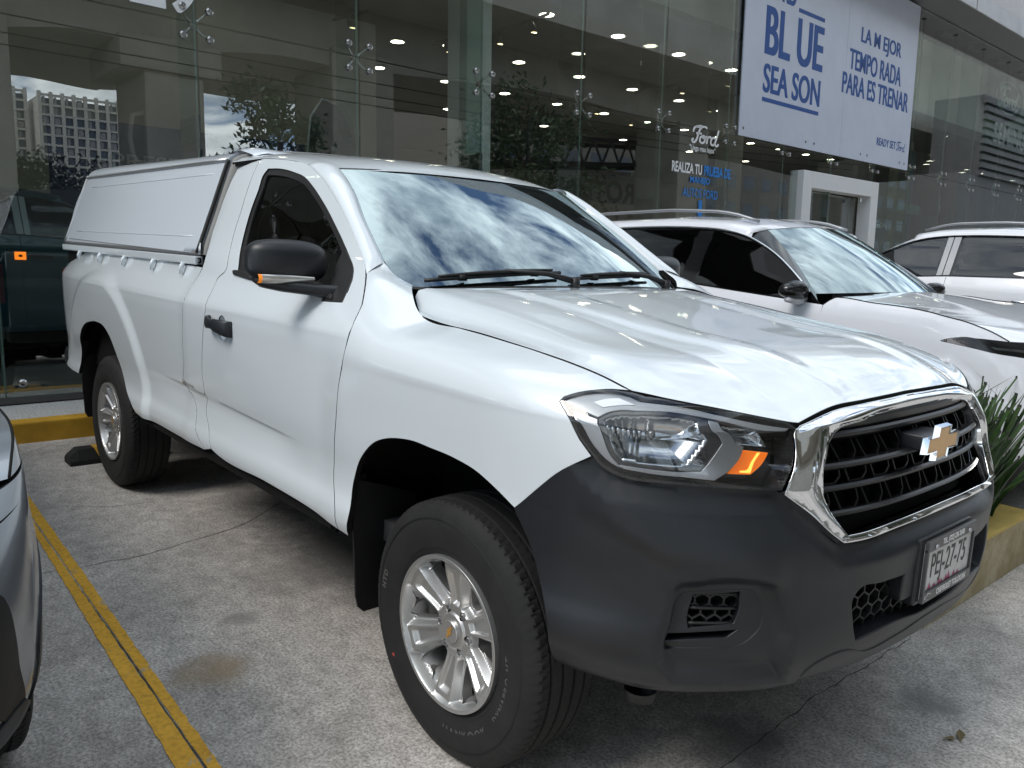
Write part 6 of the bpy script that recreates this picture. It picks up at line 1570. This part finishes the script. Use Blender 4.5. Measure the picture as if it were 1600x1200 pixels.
# glazing grid
SP = 1.519
kmin, kmax = -8, 19
for k in range(kmin, kmax):
    x0, x1 = SP * k + .006, SP * (k + 1) - .006
    for z0, z1 in ((.02, 2.974), (2.986, 5.94)):
        if 9.5 < (x0 + x1) / 2 < 12.2 and z0 < 1: continue
        bb('glass_pane', M_GL, (x0, x1, 0, .012, z0, z1))
# glass over and beside the entrance
bb('glass_pane', M_GL, (9.12, 9.50, 0, .012, .02, 2.974)); bb('glass_pane', M_GL, (12.165, SP * 8 + .0 + SP - .006, 0, .012, .02, 2.974)); bb('glass_pane', M_GL, (9.5, 12.16, 0, .012, 2.70, 2.974))
for k in range(kmin, kmax + 1):
    x = SP * k
    bb('glass_fin', M_FIN, (x - .01, x + .008, .05, .42, .02, 5.94)); bb('fin_edge', M_GEDGE, (x - .0102, x + .0082, .042, .0495, .02, 5.94))
    q = MB(); q.box(x - .022, x + .020, .10, .40, 2.0, 2.26, .004); q.box(x - .024, x + .022, .04, .10, 1.99, 2.27, .004)
    for yy in (.15, .25, .35):
        for zz in (2.06, 2.20): q.lathe([(-.027, .012), (-.023, .015)], 'x', 8, c=(x, yy, zz))
    q.build('fin_clamp', mat('clamp_steel', (.16, .19, .19), .35, .8), bld)
# spider fittings: cast body, four arms, four discs outside
M_SPI = mat('spider_steel', (.40, .40, .40), .22, 1.)
def spider(x, z, up=True, dn=True):
    q = MB(); q.lathe([(-.01, .0), (-.01, .035), (.03, .04), (.05, .03), (.05, 0)], 'y', 16, c=(x, .06, z))
    for sx in (-1, 1):
        for sz in ((1,) if not dn else (-1,) if not up else (-1, 1)):
            q.tube([(x, .075, z), (x + sx * .055, .07, z + sz * .055), (x + sx * .11, .035, z + sz * .11)], [.017, .011, .010], 8)
            q.lathe([(-.020, .0), (-.022, .018), (-.014, .030), (-.002, .031)], 'y', 16, c=(x + sx * .11, 0, z + sz * .11)); q.lathe([(.014, .030), (.03, .026), (.035, 0)], 'y', 12, c=(x + sx * .11, 0, z + sz * .11))
    o = q.build('spider_fitting', M_SPI, bld, True); autosmooth(o, 40)
for k in range(-3, 16): spider(SP * k, 2.98)
for k in range(-2, 14): spider(SP * k, .02, dn=False)
for k in range(6, 15):
    x = SP * k; q = MB(); q.box(x - .42, x - .02, .06, .16, 5.74, 5.80); q.tube([(x, -.03, 5.78), (x + .0, .1, 5.80), (x - .3, .12, 5.79)], .02, 8); q.build('top_bracket', mat('bracket_grey', (.10, .10, .10), .4, .6), bld)
bb('base_channel', mat('base_channel', (.10, .10, .10), .5, .5), (A0, 9.5, -.03, .05, -.02, .022), (12.17, A1, -.03, .05, -.02, .022))
# entrance portal
pd = bempty('entrance_portal', 'white box frame portal around the showroom entrance below the banner', 'entrance')
M_PORT = mat('portal_white', (.70, .72, .74), .4)
q = MB(); q.box(9.52, 9.79, -.10, .14, 0, 2.66, .006); q.box(11.87, 12.14, -.10, .14, 0, 2.66, .006); q.box(9.792, 11.868, -.10, .14, 2.40, 2.66, .006); q.build('portal_frame', M_PORT, pd)
q = MB(); q.box(9.82, 10.82, .10, .112, .03, 2.38); q.box(10.84, 11.84, .16, .172, .03, 2.38); q.build('sliding_door', M_GL, pd)
q = MB(); q.box(11.55, 11.60, .05, .10, .9, 1.6); q.tube([(11.7, .0, 2.36), (11.7, .0, 2.30)], .03, 8); q.build('door_handle', M_SPI, pd)
# ------------------------------------------------------------------ lettering helpers
def fit_text(s, m, parent, x0, x1, z0, z1, y, name='lettering', bold=.0, shear=0., extrude=.002, flip=False, fat=0.):
    cu = bpy.data.curves.new('t', 'FONT'); cu.body = s; cu.size = 1; cu.offset = bold; cu.shear = shear
    o = bpy.data.objects.new('t', cu); COL.objects.link(o); dg = bpy.context.evaluated_depsgraph_get(); dg.update(); me = bpy.data.meshes.new_from_object(o.evaluated_get(dg)); COL.objects.unlink(o); bpy.data.objects.remove(o)
    c_ = np.array([v.co[:] for v in me.vertices]); lo, hi = c_.min(0), c_.max(0); F = [tuple(p.vertices) for p in me.polygons]; bpy.data.meshes.remove(me); bpy.data.curves.remove(cu)
    X = x0 + (c_[:, 0] - lo[0]) / (hi[0] - lo[0]) * (x1 - x0); Z = z0 + (c_[:, 1] - lo[1]) / (hi[1] - lo[1]) * (z1 - z0)
    if flip: X = x0 + x1 - X; F = [f[::-1] for f in F]
    if not fat: return link(name, [(a, y, b) for a, b in zip(X, Z)], F, m, parent, False)
    mb = MB()
    for i, k in enumerate((-1, -.33, .33, 1)): mb.add([(a + k * fat * (z1 - z0) * .5, y - i * .0003, b) for a, b in zip(X, Z)], F)
    return mb.build(name, m, parent)
def ford_script(parent, m, x0, x1, z0, z1, y, r=.012, name='script'):
    """running-hand lettering drawn with round strokes"""
    S_ = [[(.02, .60), (.04, .78), (.16, .92), (.34, .94), (.30, .84)], [(.10, .88), (.30, .92), (.50, .95), (.54, .90)], [(.30, .92), (.22, .60), (.14, .22), (.05, .08), (-.02, .18), (.04, .28)], [(.13, .56), (.24, .60), (.34, .58)],
          [(.40, .48), (.30, .40), (.28, .20), (.36, .12), (.46, .22), (.47, .42), (.40, .50), (.38, .42), (.50, .44), (.56, .50)], [(.57, .50), (.56, .30), (.54, .12)], [(.56, .34), (.62, .48), (.70, .50), (.68, .42)],
          [(.88, .46), (.80, .50), (.72, .38), (.71, .18), (.78, .10), (.88, .24)], [(1.00, .92), (.93, .50), (.88, .18), (.93, .08), (1.02, .20)]]
    mb = MB()
    for st in S_:
        P = resample([(x0 + (x1 - x0) * a, z0 + (z1 - z0) * b) for a, b in st], .02 if (x1 - x0) > .5 else .01, closed=False); n = len(P); d = np.gradient(P, axis=0); d /= np.maximum(np.linalg.norm(d, axis=1, keepdims=True), 1e-9); nn = np.stack([-d[:, 1], d[:, 0]], -1); w = r * (.75 + .4 * np.abs(d[:, 1]))[:, None]
        A = P + nn * w; B = P - nn * w; mb.add([(a[0], y, a[1]) for a in A] + [(b[0], y, b[1]) for b in B], [(i + n, i + n + 1, i + 1, i) for i in range(n - 1)])
    return mb.build(name, m, parent)
# banner
bn = bempty('banner', 'large white banner with bold blue Spanish lettering hung on the glass', 'banner')
M_BAN = noise_mat('banner_vinyl', (.53, .58, .70), (.57, .62, .74), 1.2, 3, .38, bump=.35, bscale=1.6, dist=.05)
q = MB(); q.box(7.74, 10.72, -.045, -.022, 2.99, 5.93, .004); q.box(10.724, 13.37, -.045, -.022, 2.99, 5.93, .004); q.build('banner_sheet', M_BAN, bn)
yb_ = -.0462
for s_, x0, x1, z0, z1 in (('BL UE', 8.29, 9.94, 4.20, 4.88), ('SEA SON', 8.29, 9.93, 3.67, 4.08), ('FORD', 8.29, 9.06, 5.00, 5.42), ('LA M EJOR', 11.18, 12.71, 4.83, 5.15), ('TEMPO RADA', 10.83, 12.78, 4.42, 4.75), ('PARA ES TRENAR', 10.64, 13.16, 4.01, 4.35), ('READY SET', 12.03, 12.79, 3.315, 3.45)):
    fit_text(s_, M_FBLUE, bn, x0, x1, z0, z1, yb_, bold=.012, fat=.06)
ford_script(bn, M_FBLUE, 12.83, 13.18, 3.29, 3.47, yb_, r=.009)
q = MB(); q.box(8.28, 9.93, -.047, -.046, 3.54, 3.60); q.build('underline_bar', M_FBLUE, bn); q = MB(); q.box(9.15, 9.94, -.047, -.046, 4.96, 5.02); q.build('underline_bar', M_FBLUE, bn)
q = MB()
for x in (7.84, 9.60, 9.86, 11.45, 11.70, 13.0, 13.2): q.lathe([(-.004, .022), (-.008, .012), (-.008, 0)], 'y', 10, c=(x, -.045, 3.10))
q.build('banner_eyelet', mat('eyelet', (.12, .12, .12), .4), bn)
# number and words on the glass
dc = bempty('glass_number', 'white phone number stuck high on the showroom glass at the left', 'lettering'); fit_text('8-5529', M_WPRINT, dc, -1.50, .02, 3.03, 3.50, -.006, bold=.012, fat=.05)
d2 = bempty('glass_lettering', 'white and blue test drive lettering on the glass left of the banner', 'lettering')
ford_script(d2, M_WPRINT, 6.70, 7.30, 2.76, 3.02, -.008, r=.016)
fit_text('"Llega mas lejos"', M_WPRINT, d2, 6.64, 7.24, 2.655, 2.75, -.008, bold=.012); fit_text('REALIZA TU', M_WPRINT, d2, 6.28, 6.95, 2.36, 2.50, -.008, bold=.03)
M_DB = mat('decal_blue', (.02, .22, .66), .5)
fit_text('PRUEBA DE', M_DB, d2, 7.0, 7.64, 2.36, 2.50, -.008, bold=.03); fit_text('MANEJO', M_DB, d2, 6.69, 7.15, 2.22, 2.33, -.008, bold=.03); fit_text('AUTOS FORD', M_DB, d2, 6.54, 7.35, 2.05, 2.17, -.008, bold=.01)
q = MB(); q.box(6.91, 6.99, -.009, -.008, 1.86, 2.02); q.add([(6.87, -.0085, 1.86), (7.03, -.0085, 1.86), (6.95, -.0085, 1.76)], [(0, 1, 2)]); q.build('arrow', M_DB, d2)
# PRE... wall lettering inside
d3 = bempty('wall_lettering', 'pale PRESENTE lettering on the blue wall inside the showroom', 'lettering'); fit_text('PRESENTE', mat('dim_letter', (.30, .32, .36), .5), d3, .42, 1.85, 2.19, 2.36, 3.98)
# ------------------------------------------------------------------ interior lights
M_EM = mat('downlight', (1, 1, 1), .5, emit=(1, .90, .72), estr=11.)
M_EM2 = mat('spot_emitter', (1, 1, 1), .5, emit=(1, .80, .45), estr=3.)
ORD = ['first', 'second', 'third', 'fourth', 'fifth', 'sixth', 'seventh', 'eighth', 'ninth', 'tenth', 'eleventh', 'twelfth', 'thirteenth', 'fourteenth']
def downlight(a, b_, i, row=None):
    lb = 'round ceiling downlight, %s row back from the glass, %s from the left' % (ORD[row], ORD[i]) if row is not None else ['small round downlight over the left end of the cab roof', 'round downlight above the teal SUV roof', 'round downlight far left outside the view', 'round downlight just left of the pale column, close to a track light'][i]
    r = empty('ceiling_light', label=lb, cat='ceiling light', group='round downlights in the showroom ceiling', matrix=BMAT @ Matrix.Translation((a, b_, 4.6)))
    q = MB(); q.lathe([(-.004, .105), (-.006, .13), (0, .132)], 'z', 20); q.build('light_ring', M_WPRINT, r); q = MB(); q.lathe([(-.003, .104), (-.003, 0)], 'z', 20); q.build('light_disc', M_EM, r)
for j, b_ in enumerate((1.85, 4.14, 6.27, 8.5)):
    i = 0
    for k in range(-1 if b_ < 4 else 0, 12):
        a = 5.68 + SP * k + (0 if j < 3 else .2)
        if b_ > 8 and k % 2: continue
        if b_ < 9: downlight(a, b_, i, j); i += 1
        elif k % 3 == 0: downlight(a, b_, i, j); i += 1
for i, (a, b_) in enumerate(((1.6, 3.0), (-1.6, 2.2), (-4.0, 2.4), (4.95, 4.55))): downlight(a, b_, i)
def track(p0, p1, n, label):
    r = empty('track_light', label=label, cat='track light', group='black track lights under the showroom ceiling', matrix=BMAT.copy())
    p0 = Vector(p0); p1 = Vector(p1); q = MB(); q.tube([p0, p1], .025, 4); q.build('track', M_PLASTD, r)
    for i in range(n):
        c_ = p0.lerp(p1, (i + .5) / n); q = MB(); q.tube([c_, c_ - Vector((0, 0, .06)), c_ - Vector((0, .06, .17))], [.02, .05, .055], 12); h = q.build('spot_head', M_PLASTD, r, True)
        q = MB(); q.lathe([(0, .045), (0, 0)], 'z', 12, c=(c_.x, c_.y - .063, c_.z - .176)); q.build('spot_glow', M_EM2, h)
track((3.36, 3.75, 4.45), (3.5, 3.1, 4.45), 1, 'short black track light at the top left above the truck cab')
track((5.1, 3.8, 4.45), (5.2, 3.2, 4.45), 1, 'short black track light left of the pale column')
track((5.35, 2.9, 4.42), (5.25, 1.35, 4.42), 2, 'black track light with two lit spots right of the pale column')
track((9.8, 3.7, 4.40), (9.7, 1.5, 4.40), 1, 'long black track light above the glass lettering')
track((12.4, 5.6, 4.40), (9.4, 4.9, 4.40), 2, 'black track light running sideways deep in the showroom')
# ------------------------------------------------------------------ objects inside
fl_ = bempty('feather_flag', 'dark grey feather flag with white bars standing inside behind the cab roof', 'flag')
q = MB(); out = resample([(1.24, .3, 'c'), (1.24, 2.1), (1.28, 2.45), (1.40, 2.64), (1.56, 2.60), (1.70, 2.40), (1.74, 2.1), (1.74, .3, 'c')], .06)
q.prism([tuple(p) for p in out[::-1]], .50, .506, lambda u, v, h: (u, h, v)); q.build('flag_cloth', mat('flag_cloth', (.035, .035, .04), .8), fl_)
q = MB(); q.tube([(1.225, .503, 0), (1.225, .503, 2.1), (1.27, .503, 2.47), (1.40, .503, 2.66), (1.57, .503, 2.61)], .012, 8); q.lathe([(0, .2), (.03, .19), (.04, 0)], 'z', 20, c=(1.225, .503, 0)); q.build('flag_pole', M_STEEL, fl_, True)
q = MB(); 
for k in range(3): q.box(1.60 + .038 * k, 1.622 + .038 * k, .494, .499, 2.02, 2.19)
q.build('flag_print', mat('flag_white', (.30, .30, .31), .6), fl_); fit_text('SEDES', mat('flag_white', (.30, .30, .31), .6), fl_, 1.49, 1.60, 1.9, 2.22, .498)
ov = bempty('oval_sign', 'grey rimmed oval brand sign on the pale wall at the upper right', 'sign')
def oval(rx, rz, n=48): return [(rx * math.cos(t), rz * math.sin(t)) for t in np.linspace(0, 2 * PI, n + 1)[:-1]]
ocx, ocz = 19.0, 5.14; q = MB()
q.prism(oval(1.02, .50), .20, .40, lambda u, v, h: (ocx + u, h, ocz + v)); q.build('sign_rim', mat('sign_rim', (.02, .02, .022), .6), ov, True); autosmooth(ov.children[0], 30)
q = MB(); q.prism(oval(.86, .40), .185, .198, lambda u, v, h: (ocx + u, h, ocz + v)); q.build('sign_face', mat('sign_face', (.010, .018, .05), .4), ov)
q = MB(); o1, o2 = oval(.80, .36), oval(.77, .335); q.add([(ocx + a, .183, ocz + b) for a, b in o1 + o2], [(i, (i + 1) % 48, 48 + (i + 1) % 48, 48 + i) for i in range(48)]); q.build('sign_border', M_COLW, ov)
ford_script(ov, M_COLW, ocx - .62, ocx + .62, ocz - .25, ocz + .24, .182, r=.035)
ps = bempty('poster_stand', 'small blue poster stand inside beside the entrance portal', 'poster'); q = MB(); q.box(14.4, 15.1, 1.0, 1.03, .5, 2.2, .005); q.build('poster_panel', mat('poster_blue', (.015, .035, .10), .4), ps)
q = MB(); q.box(14.42, 14.46, 1.0, 1.05, 0, .5); q.box(15.04, 15.08, 1.0, 1.05, 0, .5); q.box(14.4, 15.1, .85, 1.2, 0, .03); q.build('poster_base', M_STEEL, ps)
ford_script(ps, M_WPRINT, 14.46, 14.72, 2.0, 2.14, .995, r=.010); fit_text('CONOCE LA', M_WPRINT, ps, 14.76, 15.06, 2.03, 2.11, .995, bold=.02)
cl = bempty('portal_column', 'dark blue and green glass sign column right of the entrance portal', 'sign'); q = MB(); q.box(15.6, 15.95, .9, 1.1, 0, 3.7, .01); q.build('sign_column', mat('column_blue', (.02, .05, .075), .3), cl)
q = MB(); q.box(15.35, 16.3, .85, 1.15, 2.35, 2.55, .01); q.build('sign_arm', mat('sign_green', (.05, .16, .11), .4), cl)
# reception counter and screens in the dark interior
ct = bempty('reception_counter', 'white reception counter deep inside the showroom behind the portal', 'counter'); q = MB(); q.box(12.4, 15.0, 6.6, 7.2, 0, 1.1, .02); q.build('counter_body', mat('counter_white', (.35, .35, .36), .4), ct); q = MB(); q.box(12.35, 15.05, 6.55, 7.25, 1.102, 1.15, .01); q.build('counter_top', M_PLASTD, ct)

# ------------------------------------------------------------------ across the street (seen mirrored in the facade)
M_CON2 = noise_mat('viaduct_concrete', (.31, .295, .255), (.39, .37, .325), .8, 6, .85)
M_CON3 = noise_mat('viaduct_pale', (.32, .31, .28), (.40, .39, .36), .8, 5, .85)
vd = bempty('elevated_highway', 'concrete elevated highway on wide piers running across the street from the showroom', 'viaduct')
def vb(nm, m, *boxes, bev=0., parent=vd):
    q = MB()
    for b_ in boxes: q.box(*b_, bev=bev)
    return q.build(nm, m, parent)
D_ = -24
# deck girders with a slightly arched lower edge
for a0, a1, za, zm, zb in ((-40, 2.0, 8.2, 8.6, 8.2), (2.0, 8.2, 8.25, 8.55, 8.6), (8.2, 16.0, 8.65, 8.95, 9.2), (16.0, 38, 9.25, 9.75, 9.6), (38, 75, 9.6, 10.0, 9.6)):
    xs = np.linspace(a0, a1 - .01, 16); zl = np.interp(xs, [a0, (a0 + a1) / 2, a1], [za, zm, zb]) - .10 * np.cos((xs - a0) / (a1 - a0) * 2 * PI); V = []
    for x, z in zip(xs, zl): V += [(x, D_, z), (x, D_, 11.5), (x, D_ - 9.5, 11.5), (x, D_ - 9.5, z)]
    F = [(i * 4 + k, i * 4 + (k + 1) % 4, (i + 1) * 4 + (k + 1) % 4, (i + 1) * 4 + k) for i in range(15) for k in range(4)] + [(0, 1, 2, 3), (60, 63, 62, 61)]
    q = MB(); q.add(V, F); q.build('deck_girder', M_CON2, vd)
vb('deck_slab', M_CON2, (-60, 85, -37, -19.5, 11.5, 12.2)); vb('sky_blocker', M_CON2, (-60, 85, -19.85, -19.6, 13.4, 18.5))  # tall screen on the deck is added to keep sky out of the reflection
vb('parapet', M_CON3, (-60, 85, -19.9, -19.5, 12.2, 13.4), (-60, 85, -37, -36.6, 12.2, 13.2))
for a0, a1 in ((-7, 3.1), (7.15, 9.25), (14.5, 17.5), (37.5, 40.5), (60, 63), (-24, -21)):
    vb('pier', M_CON2, (a0, a1, D_ - 3.2, D_ + .2, -1, 8.9 if a0 < 10 else 9.8), bev=.12)
vb('pier_cap', M_CON2, (6.3, 9.9, D_ - 3.4, D_ + .4, 7.6, 8.8), bev=.2)
q = MB(); q.tube([(7.15, D_ + .0, 6.2), (6.75, D_, 6.1), (6.62, D_, 5.3), (6.75, D_, 4.55), (7.15, D_, 4.45)], .10, 8); q.build('pier_hoop', M_CON2, vd, True)
# tower block far away
def tower(label, a0, a1, b_, h, fl, bays, mw, seed, top=None):
    r_ = random.Random(seed); t = bempty('apartment_tower', label, 'building'); dpt = (a1 - a0) * .8
    q = MB(); q.box(a0 + .6, a1 - .6, b_ - dpt, b_ - .9, -5, h - 1); q.build('core', mat('tower_window', (.05, .065, .09), .2), t)
    q = MB(); fh = h / fl
    for k in range(fl + 1): q.box(a0, a1, b_ - .95, b_ - .1, fh * k - .35, fh * k + .35)
    for i in range(bays + 1):
        x = a0 + (a1 - a0) * i / bays; q.box(x - .55, x + .55, b_ - .95, b_, 0, h + 1)
    q.box(a0 + .2, a0 + .5, b_ - dpt, b_ - 1, 0, h); q.box(a1 - .5, a1 - .2, b_ - dpt, b_ - 1, 0, h); q.build('frame', mw, t)
    q = MB()
    for k in range(fl):
        for i in range(bays):
            if r_.random() < .5: x = a0 + (a1 - a0) * i / bays + .9; w = (a1 - a0) / bays - 1.8; q.box(x, x + w * (1 if r_.random() < .5 else .5), b_ - .94, b_ - .6, fh * k + .5, fh * (k + 1) - .5)
    q.build('blinds', mat('tower_blinds', (.30, .30, .30), .6), t); return t
M_TW = mat('tower_white', (.50, .48, .44), .7)
tower('white gridded apartment tower reflected at the far left of the glass', 62, 86, -300, 54, 17, 7, M_TW, 1)
tower('narrow pale apartment tower beside the gridded one in the reflection', 50, 60, -310, 56, 18, 3, M_TW, 2)
for i, (a0, a1, b_, h, c_, lb) in enumerate(((96, 150, -320, 30, (.25, .24, .23), 'low grey office block beyond the towers across the street'), (-40, 20, -260, 22, (.30, .28, .25), 'long low beige building beyond the highway'), (170, 260, -300, 26, (.22, .23, .24), 'distant grey block right of the towers'), (20, 34, -60, 9, (.30, .29, .27), 'small two storey building across the street'), (43, 360, -52, 26, (.20, .185, .16), 'wide brown building closing the street to the right'))):  # last block is added, it covers a sky patch mirrored in the glass
    t = bempty('city_block', lb, 'building'); q = MB(); q.box(a0, a1, b_ - 20, b_, -3, h); q.build('block_body', mat('city_%d' % i, c_, .8), t); q = MB(); n = int((a1 - a0) / 4)
    for k in range(int(h / 3.4)):
        for j in range(n): q.box(a0 + 4 * j + .8, a0 + 4 * j + 3, b_ - .1, b_ + .02, 3.4 * k + 1, 3.4 * k + 2.6)
    q.build('block_windows', mat('tower_window', (.05, .065, .09), .2), t)
# billboard hall
bbd = bempty('billboard_hall', 'cream shop hall with a grey milk billboard across the street', 'building'); q = MB(); q.box(30, 46, -46, -31, 0, 6.6); q.build('hall_body', mat('hall_cream', (.30, .27, .22), .8), bbd); q = MB(); q.box(31, 45, -31.0, -30.9, 3.3, 7.6); q.build('billboard_panel', mat('hall_panel', (.38, .36, .33), .6), bbd)
M_GI = mat('grey_ink', (.16, .15, .14), .6); fit_text('PROTEINA', M_GI, bbd, 33, 43, 5.5, 6.9, -30.88, bold=.03, flip=False); fit_text('0% LACTOSA', M_GI, bbd, 33, 43.5, 3.9, 5.1, -30.88, bold=.03)
for o in list(bbd.children)[-2:]:
    for v in o.data.vertices: v.co.x = 76 - v.co.x
    o.data.flip_normals()
# footbridge truss
ft = bempty('footbridge', 'black steel truss footbridge crossing under the highway', 'footbridge'); q = MB()
P0, P1 = Vector((22.5, -23, 5.9)), Vector((48, -30, 8.6)); n = 12
up_ = Vector((0, 0, 1.35))
q.tube([P0, P1], .12, 4); q.tube([P0 + up_, P1 + up_], .12, 4); q.tube([P0 + Vector((.6, -2, 0)), P1 + Vector((.6, -2, 0))], .12, 4); q.tube([P0 + up_ + Vector((.6, -2, 0)), P1 + up_ + Vector((.6, -2, 0))], .12, 4)
for i in range(n):
    a = P0.lerp(P1, i / n); b2 = P0.lerp(P1, (i + .5) / n) + up_; c_ = P0.lerp(P1, (i + 1) / n); q.tube([a, b2], .08, 4); q.tube([b2, c_], .08, 4); q.tube([a, a + Vector((.6, -2, 0))], .06, 4)
q.build('truss', mat('black_steel', (.02, .02, .02), .5), ft)
q = MB()
for p in (P0, P1): q.box(p.x - .25, p.x + .25, p.y - 1.3, p.y - .8, 0, p.z)
q.build('truss_post', M_BLACK, ft)
# street lamp, wires
sl = bempty('street_lamp', 'street lamp with a short curved arm reflected among the trees', 'street lamp'); q = MB(); q.tube([(21.9, -20, 0), (21.9, -20, 7.3), (22.1, -20, 7.5), (23.0, -20, 7.65)], [.09, .06, .05, .04], 8); q.build('lamp_pole', M_PLASTD, sl, True); q = MB(); q.box(22.8, 23.4, -20.15, -19.85, 7.5, 7.72, .05); q.build('lamp_head', M_PLASTD, sl)
for i, (z0, z1) in enumerate(((7.5, 8.3), (7.1, 8.0), (6.9, 7.7))):
    w = bempty('overhead_wire', ['highest thin overhead wire along the street', 'middle thin overhead wire along the street', 'lowest thin overhead wire along the street'][i], 'wire', 'overhead wires along the street'); P = [(x, -18.5 - .4 * i, z0 + (z1 - z0) * (x + 10) / 60 - .5 * (1 - ((x - 20) / 30) ** 2)) for x in np.linspace(-10, 50, 30)]; q = MB(); q.tube(P, .018, 4); q.build('cable', M_BLACK, w)
# louvred pylon wall with lettering, mirrored at the far right
lv = bempty('louvred_wall', 'grey louvre clad building with used car lettering across the forecourt', 'building'); q = MB(); q.box(58.2, 74, -17.5, -14.3, 0, 7.6); q.build('wall_body', mat('louvre_wall', (.14, .14, .145), .7), lv); q = MB()
for k in range(10): q.box(57.4, 75.2, -14.3, -14.02 , 7.65 + k * .52, 7.65 + k * .52 + .30)
q.box(57.6, 75, -17.5, -14.31, 7.6, 12.9); q.build('louvre', noise_mat('louvre_grey', (.085, .085, .09), (.11, .11, .12), 2, 3, .6), lv)
fit_text('SEMINUEVOS', mat('letter_grey', (.17, .17, .17), .5), lv, 58.8, 69.5, 9.9, 11.3, -14.0, bold=.01)
for v in lv.children[-1].data.vertices: v.co.x = 128.3 - v.co.x
lv.children[-1].data.flip_normals()
# trees
M_BARK = noise_mat('bark', (.05, .04, .03), (.10, .08, .06), 8, 6, .9); 
def tree(a, b_, h, cr, label, seed, cz=None, n=2600, dark=0):
    r_ = np.random.default_rng(seed); t = bempty('street_tree', label, 'tree', 'trees along the street opposite'); q = MB(); cz = cz or h * .68
    q.tube([(a, b_, -.5), (a + .1, b_, h * .3), (a - .05, b_ + .1, h * .6), (a, b_, h * .8)], [.16, .13, .09, .03], 8)
    tips = []
    for k in range(11):
        an = k * 2.4; z0 = h * (.32 + .045 * k); L_ = cr * (.55 + .4 * r_.random()); e = (a + math.cos(an) * L_, b_ + math.sin(an) * L_, z0 + L_ * (.5 + .4 * r_.random())); q.tube([(a, b_, z0), ((a + e[0]) / 2, (b_ + e[1]) / 2, (z0 + e[2]) / 2 + .15), e], [.06, .04, .012], 5); tips.append(e)
    q.build('trunk', M_BARK, t, True)
    cl_ = [np.array(e) + r_.normal(0, cr * .22, 3) for e in tips for _ in range(3)] + [np.array([a, b_, h * .85]) + r_.normal(0, cr * .3, 3) for _ in range(8)]
    V = []; F = []
    for i in range(n):
        c_ = cl_[r_.integers(len(cl_))]; p = c_ + r_.normal(0, cr * .17, 3) * [1, 1, .75]; s = .05 + .07 * r_.random(); u = r_.normal(0, 1, 3); u /= np.linalg.norm(u); w = np.cross(u, r_.normal(0, 1, 3)); w /= np.linalg.norm(w); k = len(V); V += [p - u * s * 1.6, p + w * s * .6, p + u * s * 1.6, p - w * s * .6]; F.append((k, k + 1, k + 2, k + 3))
    link('crown', V, F, M_LEAF2 if not dark else mat('leaf_shade', (.02, .03, .012), .6), t, False); return t
tree(10.3, -20, 7.4, 1.7, 'loose leafed street tree standing in front of the highway opening', 1)
tree(22.0, -20.5, 7.9, 2.8, 'broad dark street tree opposite the pale column', 2, n=4200)
tree(3.6, -30, 5.2, 1.6, 'small street tree in front of the distant towers', 3, n=2200); tree(6.0, -34, 4.8, 1.8, 'bushy street tree right of the small one before the towers', 4, n=2200); tree(1.0, -32, 6.4, 1.8, 'street tree at the left pier of the highway', 5, n=2200)
tree(27.5, -26, 5.8, 2.0, 'street tree right of the broad dark one', 6); tree(-6, -13, 5.5, 2.4, 'street tree behind the parked silver car', 7, n=3500); tree(-9.5, -10.5, 5.8, 2.3, 'street tree shading the parking spaces by the showroom end', 8, n=3500)
for i in range(9): tree(2 + i * 7.5, -44, 4.2 + (i % 3), 2.3, 'bushy tree beyond the highway piers, %s from the left in its row' % ORD[i], 20 + i, n=1000)
